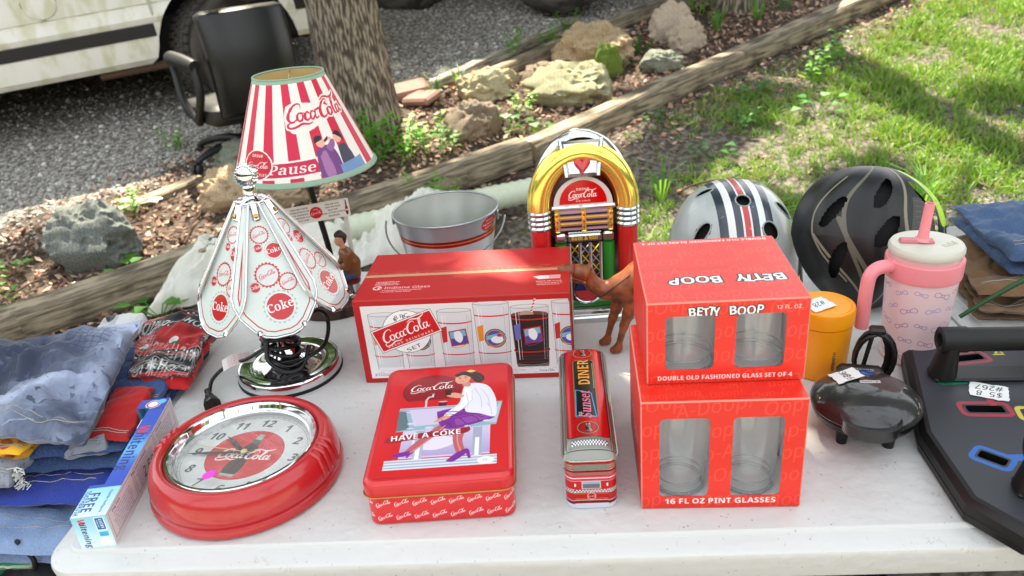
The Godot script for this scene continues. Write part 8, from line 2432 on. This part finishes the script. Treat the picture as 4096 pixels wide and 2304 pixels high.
	for k in 2600:
		var p := Vector2(r.randf() * 512, r.randf() * 512)
		var w: float = 0.5 + 0.5 * sin(p.x * 0.012 + 1.5 * sin(p.y * 0.010))
		var cc := Color(0.17, 0.20, 0.28).lerp(Color(0.68, 0.72, 0.82), pow(w, 1.6))
		td.ell(p.x, p.y, r.randf_range(6, 20), r.randf_range(4, 10), cc, r.randf() * 3.0)
	for k in 22:
		var p := Vector2(r.randf() * 512, r.randf() * 512)
		var o := [p]
		for e in 5: o.append(o[-1] + Vector2(r.randf_range(4, 18), r.randfn() * 9))
		td.lines(o, r.randf_range(1.0, 2.6), Color(0.72, 0.76, 0.84))
	for k in 10: td.line(Vector2(0, 330 + k * 10), Vector2(150, 330 + k * 10), 1.2, Color(0.12, 0.15, 0.25)); td.line(Vector2(10 + k * 14, 320), Vector2(10 + k * 14, 430), 1.2, Color(0.12, 0.15, 0.25))
	fold("tie_dye_top", "grey-blue tie-dye top spread over the heap of clothes", "top", g, [v.call(-1.0, 0.788, -0.835), v.call(-0.668, 0.768, -0.800), v.call(-0.728, 0.800, -1.10), v.call(-1.02, 0.798, -1.02)], 0.034, 1, cloth_mat("tiedye", td, 2.6), 54, 0.016)

# ------------------------------------------------------------------ office chair
func build_chair():
	var t := thing("office_chair", "black vinyl office chair with its back turned to the yard", "chair", Vector3(-1.52, gh(-1.52, -3.52) + 0.01, -3.51), 44.0)
	t.scale = Vector3.ONE * 0.91
	var vin := mat("vinyl", Color(0.035, 0.037, 0.04), 0.32)
	var pls := mat("chair_plastic", Color(0.06, 0.062, 0.065), 0.5)
	var b := B.new()
	b.sheet(func(u, v):
		var a: float = u * TAU
		var k := 5.0
		var cx: float = sign(cos(a)) * pow(abs(cos(a)), 2.0 / k); var cz: float = sign(sin(a)) * pow(abs(sin(a)), 2.0 / k)
		var w: float = 0.20 * (1.0 + 0.05 * v) ; var y: float = v * 0.485
		var cap: float = sqrt(max(0.0, 1.0 - pow(max(0.0, abs(v - 0.5) * 2.0 - 0.9) / 0.1, 2.0)))
		return Vector3(cx * w * (0.86 + 0.14 * cap), y, -cz * 0.042 * max(cap, 0.05) + 0.035 * pow(cx, 2.0) * -1.0 + 0.03 * sin(v * PI)), 56, 40)
	part(t, "backrest", b.mesh(60), vin, Vector3(0.0, 0.235, 0.275), Vector3(-5, 0, 0))
	for y in []:
		part(t, "seam", tube_mesh(spline([Vector3(-0.205, y, 0.288 - (y - 0.345) * -0.13), Vector3(0, y, 0.322 - (y - 0.345) * -0.10), Vector3(0.205, y, 0.288 - (y - 0.345) * -0.13)], 8), 0.004, 6), vin)
	b = B.new(); loft(b, round_rect(0.48, 0.46, 0.08, 8), [[0.02, 0.20], [0.004, 0.215], [0.0, 0.24], [0.006, 0.275], [0.03, 0.292], [0.07, 0.297]])
	part(t, "seat", b.mesh(40), mat("seat_grey", Color(0.085, 0.095, 0.09), 0.5))
	for s in [-1.0, 1.0]:
		part(t, "armrest", tube_mesh(spline([Vector3(s * 0.245, 0.485, 0.17), Vector3(s * 0.25, 0.495, 0.05), Vector3(s * 0.245, 0.500, -0.12), Vector3(s * 0.24, 0.492, -0.18)], 5), [0.026, 0.028, 0.03, 0.031, 0.032, 0.033, 0.034, 0.034, 0.034, 0.034, 0.034, 0.034, 0.033, 0.031, 0.028, 0.02], 12), pls)
		part(t, "arm_loop", tube_mesh(spline([Vector3(s * 0.245, 0.480, 0.15), Vector3(s * 0.25, 0.360, 0.17), Vector3(s * 0.26, 0.240, 0.10), Vector3(s * 0.24, 0.215, 0.02), Vector3(s * 0.26, 0.300, -0.06), Vector3(s * 0.245, 0.420, -0.13), Vector3(s * 0.245, 0.480, -0.15)], 6), 0.02, 10), pls)
	part(t, "gas_lift", lathe_mesh([Vector2(0.034, 0.05), Vector2(0.034, 0.16), Vector2(0.025, 0.165), Vector2(0.025, 0.205)], 20), pls)
	part(t, "hub", lathe_mesh([Vector2(0.0, 0.03), Vector2(0.045, 0.03), Vector2(0.05, 0.05), Vector2(0.045, 0.08), Vector2(0.03, 0.09)], 24), pls)
	for k in 5:
		var a := TAU * k / 5.0 - 1.33
		var d := Vector3(sin(a), 0, cos(a))
		part(t, "base_arm", tube_mesh(spline([d * 0.03 + Vector3(0, 0.07, 0), d * 0.15 + Vector3(0, 0.075, 0), d * 0.27 + Vector3(0, 0.055, 0), d * 0.325 + Vector3(0, 0.03, 0)], 5), [0.024, 0.024, 0.023, 0.022, 0.021, 0.02, 0.02, 0.019, 0.018, 0.018, 0.017, 0.016, 0.016, 0.015, 0.014, 0.014], 10), pls)
		var wb := B.new(); wb.X = Transform3D(Basis(Vector3.UP, a + 0.5) * Basis(Vector3.BACK, PI / 2), Vector3.ZERO)
		for s in [-1.0, 1.0]: wb.lathe([Vector2(0, s * 0.013 - 0.009), Vector2(0.022, s * 0.013 - 0.009), Vector2(0.026, s * 0.013 - 0.006), Vector2(0.026, s * 0.013 + 0.006), Vector2(0.022, s * 0.013 + 0.009), Vector2(0, s * 0.013 + 0.009)], 20)
		part(t, "caster", wb.mesh(30), mat("caster", Color(0.07, 0.085, 0.10), 0.45), d * 0.33 + Vector3(0, 0.0, 0))

# ------------------------------------------------------------------ loose things in the yard
func build_yard_things():
	var nz := FastNoiseLite.new(); nz.seed = 15; nz.frequency = 1.0; nz.fractal_octaves = 4
	var sheet_m := mat("poly_sheet", Color(0.93, 0.93, 0.90), 0.15)
	sheet_m.backlight_enabled = true; sheet_m.backlight = Color(0.8, 0.8, 0.7)
	var b := B.new()
	b.sheet(func(u, v):
		var x: float = -1.50 + u * 1.0; var z: float = -2.32 - v * 0.36 - u * 0.30
		var e: float = clamp(min(min(u, 1 - u) * 7.0, min(v, 1 - v) * 4.0), 0.0, 1.0)
		var hgt: float = (0.10 + 0.04 * sin(u * 7.0 + 0.6) + 0.025 * sin(u * 17.0)) * sqrt(e)
		hgt += nz.get_noise_2d(x * 3.0, z * 3.0) * 0.09 * e - abs(nz.get_noise_2d(x * 5.0 + 4.0, z * 6.0)) * 0.07 * e - abs(nz.get_noise_2d(x * 15.0, z * 13.0 + 7.0)) * 0.05 * e
		x += nz.get_noise_2d(z * 3.0, u * 3.0) * 0.05; z += nz.get_noise_2d(x * 3.0, 8.0) * 0.06
		return Vector3(x, gh(x, z) + 0.012 + max(0.0, hgt), z), 120, 56)
	var o := part(self, "plastic_sheet", b.mesh(24), sheet_m)
	tag(o, "crumpled milky plastic sheet lying over the timber behind the lamps", "plastic sheet")
	# corrugated drain pipe
	var pts := []; var rad := []
	for k in 90:
		pts.append(Vector3(-0.86 + k * 0.0079, 0.372 + k * 0.00055, -2.66 - k * 0.0022)); rad.append(0.046 + (0.003 if k % 4 < 2 else 0.0))
	var d := part(self, "drain_pipe", tube_mesh(pts, rad, 18), mat("pipe_white", Color(0.76, 0.79, 0.70), 0.4))
	tag(d, "off-white corrugated drain pipe end showing right of the bucket", "pipe")
	b = B.new()
	b.sheet(func(u, v): return Vector3((u - 0.5) * 0.19, 0.012 + 0.006 * sin(u * 9.0) + 0.004 * sin(v * 6 + u * 4), (v - 0.5) * 0.045), 16, 6)
	var wm := mat("wrapper", Color(0.85, 0.87, 0.85, 0.55), 0.3); wm.transparency = BaseMaterial3D.TRANSPARENCY_ALPHA
	var w := part(self, "plastic_wrapper", b.mesh(60), wm, Vector3(-1.87, gh(-1.87, -3.09) + 0.012, -3.07), Vector3(10, -6, 0))
	tag(w, "flat clear plastic wrapper lying on the leaves near the slate boulder", "wrapper")
	# fallen twigs
	var tw := mat("twig", Color(0.26, 0.19, 0.15), 0.9)
	var r := RandomNumberGenerator.new(); r.seed = 9
	var spots := [[-1.75, -2.55, 0.5, 0.9, "long thin twig lying right of the slate boulder"], [-2.05, -2.42, 0.42, 2.0, "bent twig lying left of the slate boulder"], [-2.25, -2.75, 0.3, 0.3, "twig lying in the sunlit leaves at the left edge"], [-0.42, -3.02, 0.45, 2.5, "pale twig standing up by the jukebox"], [-1.55, -2.85, 0.3, 1.4, "short twig between the plastic wrapper and the tan rock"], [0.55, -2.98, 0.4, 2.8, "twig lying on the bare soil of the lawn"]]
	for s in spots:
		var q := []
		for k in 7:
			var x: float = s[0] + cos(s[3]) * s[2] * (k / 6.0 - 0.5) + r.randfn() * 0.012; var z: float = s[1] + sin(s[3]) * s[2] * (k / 6.0 - 0.5) + r.randfn() * 0.012
			q.append(Vector3(x, gh(x, z) + 0.012 + 0.012 * abs(r.randfn()), z))
		var e := part(self, "twig", tube_mesh(spline(q, 3), 0.0042, 5), tw)
		tag(e, s[4], "twig", "fallen twigs")

# ------------------------------------------------------------------ weeds
func weed_mesh(kind: int, seed_: int) -> ArrayMesh:
	var r := RandomNumberGenerator.new(); r.seed = seed_
	var b := B.new()
	var leaf := func(p: Vector3, dir: Vector3, L: float, W: float):
		var sd := dir.cross(Vector3.UP).normalized() * W
		var mid := p + dir * L * 0.5 + Vector3(0, L * 0.12, 0); var tip := p + dir * L + Vector3(0, -L * 0.12, 0)
		var q := p + dir * L * 0.22 + Vector3(0, L * 0.06, 0)
		b.tri(p, q - sd * 0.8, q + sd * 0.8)
		b.quad(q + sd * 0.8, q - sd * 0.8, mid - sd, mid + sd); b.tri(mid + sd, mid - sd, tip)
	if kind == 0:      # upright leafy stems
		for s in 4:
			var base := Vector3(r.randfn() * 0.03, 0, r.randfn() * 0.03)
			var h := r.randf_range(0.07, 0.15)
			var ln := Vector3(r.randfn() * 0.03, h, r.randfn() * 0.03)
			b.tube([base, base + ln * 0.5, base + ln], [0.002, 0.0016, 0.001], 4)
			for k in 9:
				var a := k * 2.4 + r.randf()
				var p := base + ln * (0.25 + 0.75 * k / 9.0)
				leaf.call(p, Vector3(cos(a), 0.25, sin(a)).normalized(), r.randf_range(0.028, 0.05) * (1.2 - 0.4 * k / 9.0), 0.008)
	elif kind == 1:    # low round leaves on stalks
		for k in 8:
			var a := r.randf() * TAU
			var p := Vector3(cos(a), 0, sin(a)) * r.randf_range(0.01, 0.06) + Vector3(0, r.randf_range(0.015, 0.05), 0)
			b.tube([Vector3.ZERO, p], 0.0012, 4)
			leaf.call(p, Vector3(cos(a), 0.1, sin(a)), r.randf_range(0.03, 0.045), r.randf_range(0.014, 0.02))
	else:              # grassy tuft
		for k in 22:
			var a := r.randf() * TAU
			var d := Vector3(cos(a), 0, sin(a)); var h := r.randf_range(0.05, 0.13)
			var sd := Vector3(-sin(a), 0, cos(a)) * 0.0022
			var p := d * 0.01; var m := p + d * h * 0.25 + Vector3(0, h * 0.7, 0); var e := p + d * h * 0.8 + Vector3(0, h * 0.85, 0)
			b.quad(p - sd, p + sd, m + sd, m - sd); b.tri(m - sd, m + sd, e)
	return b.mesh(0)

func build_plants():
	var kinds := []
	for k in 3:
		for s in 3: kinds.append(weed_mesh(k, 20 + k * 7 + s))
	var greens := []
	for q in [Color(0.20, 0.42, 0.09), Color(0.33, 0.56, 0.10), Color(0.16, 0.36, 0.10)]:
		var m := mat("weed%s" % q, q, 0.55); m.cull_mode = BaseMaterial3D.CULL_DISABLED
		m.backlight_enabled = true; m.backlight = Color(0.55, 0.7, 0.25)
		greens.append(m)
	# [x, z, kind, tone, size, where]
	var L := [
	[-0.93, -3.52, 0, 1, 1.5, "right at the foot of the big tree"], [-0.80, -3.47, 0, 1, 1.5, "second from the tree along the timber"], [-0.68, -3.45, 0, 1, 1.35, "third from the tree along the timber"], [-0.88, -3.38, 0, 0, 1.3, "in front of the tree against the timber"], [-0.74, -3.36, 0, 1, 1.2, "tight against the timber below the tree"], [-0.60, -3.40, 0, 0, 1.1, "beside the brown boulder"],
	[-0.32, -3.62, 1, 2, 1.6, "between the brown boulder and the long olive stone"], [-0.22, -3.56, 1, 0, 1.5, "in front of the long olive stone"], [-0.28, -3.72, 0, 1, 1.0, "at the left end of the long olive stone"],
	[0.05, -4.08, 1, 2, 0.9, "at the mossy stone"], [0.25, -4.28, 1, 2, 1.0, "right of the large tan boulder"], [0.34, -4.42, 0, 0, 0.9, "between the tan and pale boulders"], [-0.12, -4.62, 0, 1, 1.2, "on the half-buried timber"], [-0.32, -4.52, 0, 1, 1.2, "behind the bleached timber"], [-0.05, -4.82, 0, 0, 1.1, "by the pickup tyre"], [0.80, -4.72, 2, 0, 1.5, "left of the far tree"], [1.05, -4.85, 2, 0, 1.4, "in front of the far tree"], [0.72, -5.0, 0, 1, 1.2, "behind the pale boulders"], [1.25, -4.95, 0, 0, 1.2, "right of the far tree"],
	[-0.72, -3.98, 2, 0, 1.2, "by the pink flagstones"], [-0.60, -4.10, 2, 0, 1.2, "behind the yellowish rock"],
	[-2.13, -2.42, 0, 1, 1.1, "left of the slate boulder"], [-2.02, -2.30, 0, 1, 1.0, "below the slate boulder at the left edge"], [-2.2, -2.62, 1, 0, 1.1, "above the slate boulder at the left edge"], [-1.95, -2.78, 1, 2, 1.5, "behind the slate boulder"], [-1.66, -2.52, 1, 0, 1.4, "right of the slate boulder"], [-1.72, -2.45, 1, 0, 1.1, "on the timber right of the slate boulder"], [-1.86, -3.02, 0, 1, 0.9, "by the clear wrapper"], [-1.93, -3.58, 0, 1, 0.9, "in the gravel left of the chair"],
	[-1.45, -2.30, 1, 0, 1.5, "in front of the timber left of the plastic sheet"], [-1.30, -2.18, 1, 0, 1.2, "under the edge of the plastic sheet"], [-1.52, -1.95, 1, 2, 1.2, "between the timber and the clothes heap"], [-1.28, -1.86, 1, 0, 1.3, "behind the holiday leggings"], [-1.62, -1.80, 1, 2, 1.1, "below the timber at the left"], [-1.72, -1.66, 1, 1, 1.6, "with bright leaves at the left edge"], [-1.12, -1.78, 2, 0, 1.0, "left of the glass panel lamp"],
	[-0.62, -2.95, 0, 1, 1.1, "in front of the timber behind the bucket"], [-0.50, -2.90, 0, 1, 1.0, "behind the bucket rim"], [0.02, -3.05, 2, 1, 1.3, "tuft left of the jukebox top"], [0.30, -2.90, 2, 0, 1.4, "tuft right of the jukebox"], [0.55, -3.2, 1, 2, 1.3, "on the bare soil"], [0.72, -3.45, 0, 0, 1.0, "in the bare soil near the timber"], [0.82, -3.75, 1, 2, 1.4, "in front of the long timber"], [1.05, -3.55, 1, 0, 1.6, "broad clump in the sunny lawn"], [0.35, -3.55, 1, 2, 1.1, "in the leaves before the long timber"], [1.15, -3.9, 0, 1, 1.3, "in the sunniest patch of lawn"], [1.3, -4.1, 0, 1, 1.4, "behind the sunniest patch"], [0.62, -2.6, 2, 1, 1.6, "tuft behind the striped helmet"], [0.92, -2.55, 2, 0, 1.6, "tuft above the black helmet"], [1.2, -2.75, 2, 1, 1.5, "tuft right of the black helmet"]]
	var r := RandomNumberGenerator.new(); r.seed = 33
	var names := ["leafy_weed", "broadleaf_weed", "grass_tuft"]
	var words := ["leafy green weed", "low broad-leaved weed", "long-bladed grass"]
	for q in L:
		var o := part(self, names[q[2]], kinds[q[2] * 3 + r.randi() % 3], greens[q[3]], Vector3(q[0], gh(q[0], q[1]) - 0.002, q[1]), Vector3(0, r.randf() * 360, 0))
		o.scale = Vector3.ONE * q[4]
		tag(o, "%s %s" % [words[q[2]], q[5]], "plant", "weeds in the bed and lawn")

# ------------------------------------------------------------------ under the table
func build_under_table():
	var t := thing("cardboard_box", "plain cardboard box under the front table edge", "carton", Vector3(0.05, 0, -1.0))
	carton(t, Vector3(0.3, 0.3, 0.3), {"all": mat("kraft", Color(0.55, 0.43, 0.30), 0.9)}, mat("kraft", Color.WHITE), 0.003)
	t = thing("paper_stack", "flat pale cartons lying under the table front", "carton", Vector3(-0.26, 0, -1.0), 4.0)
	carton(t, Vector3(0.26, 0.28, 0.3), {"all": mat("pale_card", Color(0.72, 0.76, 0.82), 0.8)}, mat("pale_card", Color.WHITE), 0.003)
	var b := B.new()
	var nz := FastNoiseLite.new(); nz.seed = 5; nz.frequency = 1.0
	b.sheet(func(u, v):
		var a: float = u * TAU
		var r: float = 0.2 * sin(min(v * 1.15, 1.0) * PI * 0.5) * (1.0 + 0.18 * nz.get_noise_2d(cos(a) * 3.0, sin(a) * 3.0 + v * 4.0))
		return Vector3(cos(a) * r * 1.35, 0.34 - v * 0.34 + 0.02 * nz.get_noise_2d(a * 3.0, v * 8.0), sin(a) * r), 48, 24, 0, 1, 0, 1, true)
	var o := part(self, "blue_bag", b.mesh(50), mat("bag_blue", Color(0.05, 0.10, 0.34), 0.35), Vector3(0.45, 0.0, -1.02))
	tag(o, "royal blue plastic bag standing under the right half of the table", "bag")
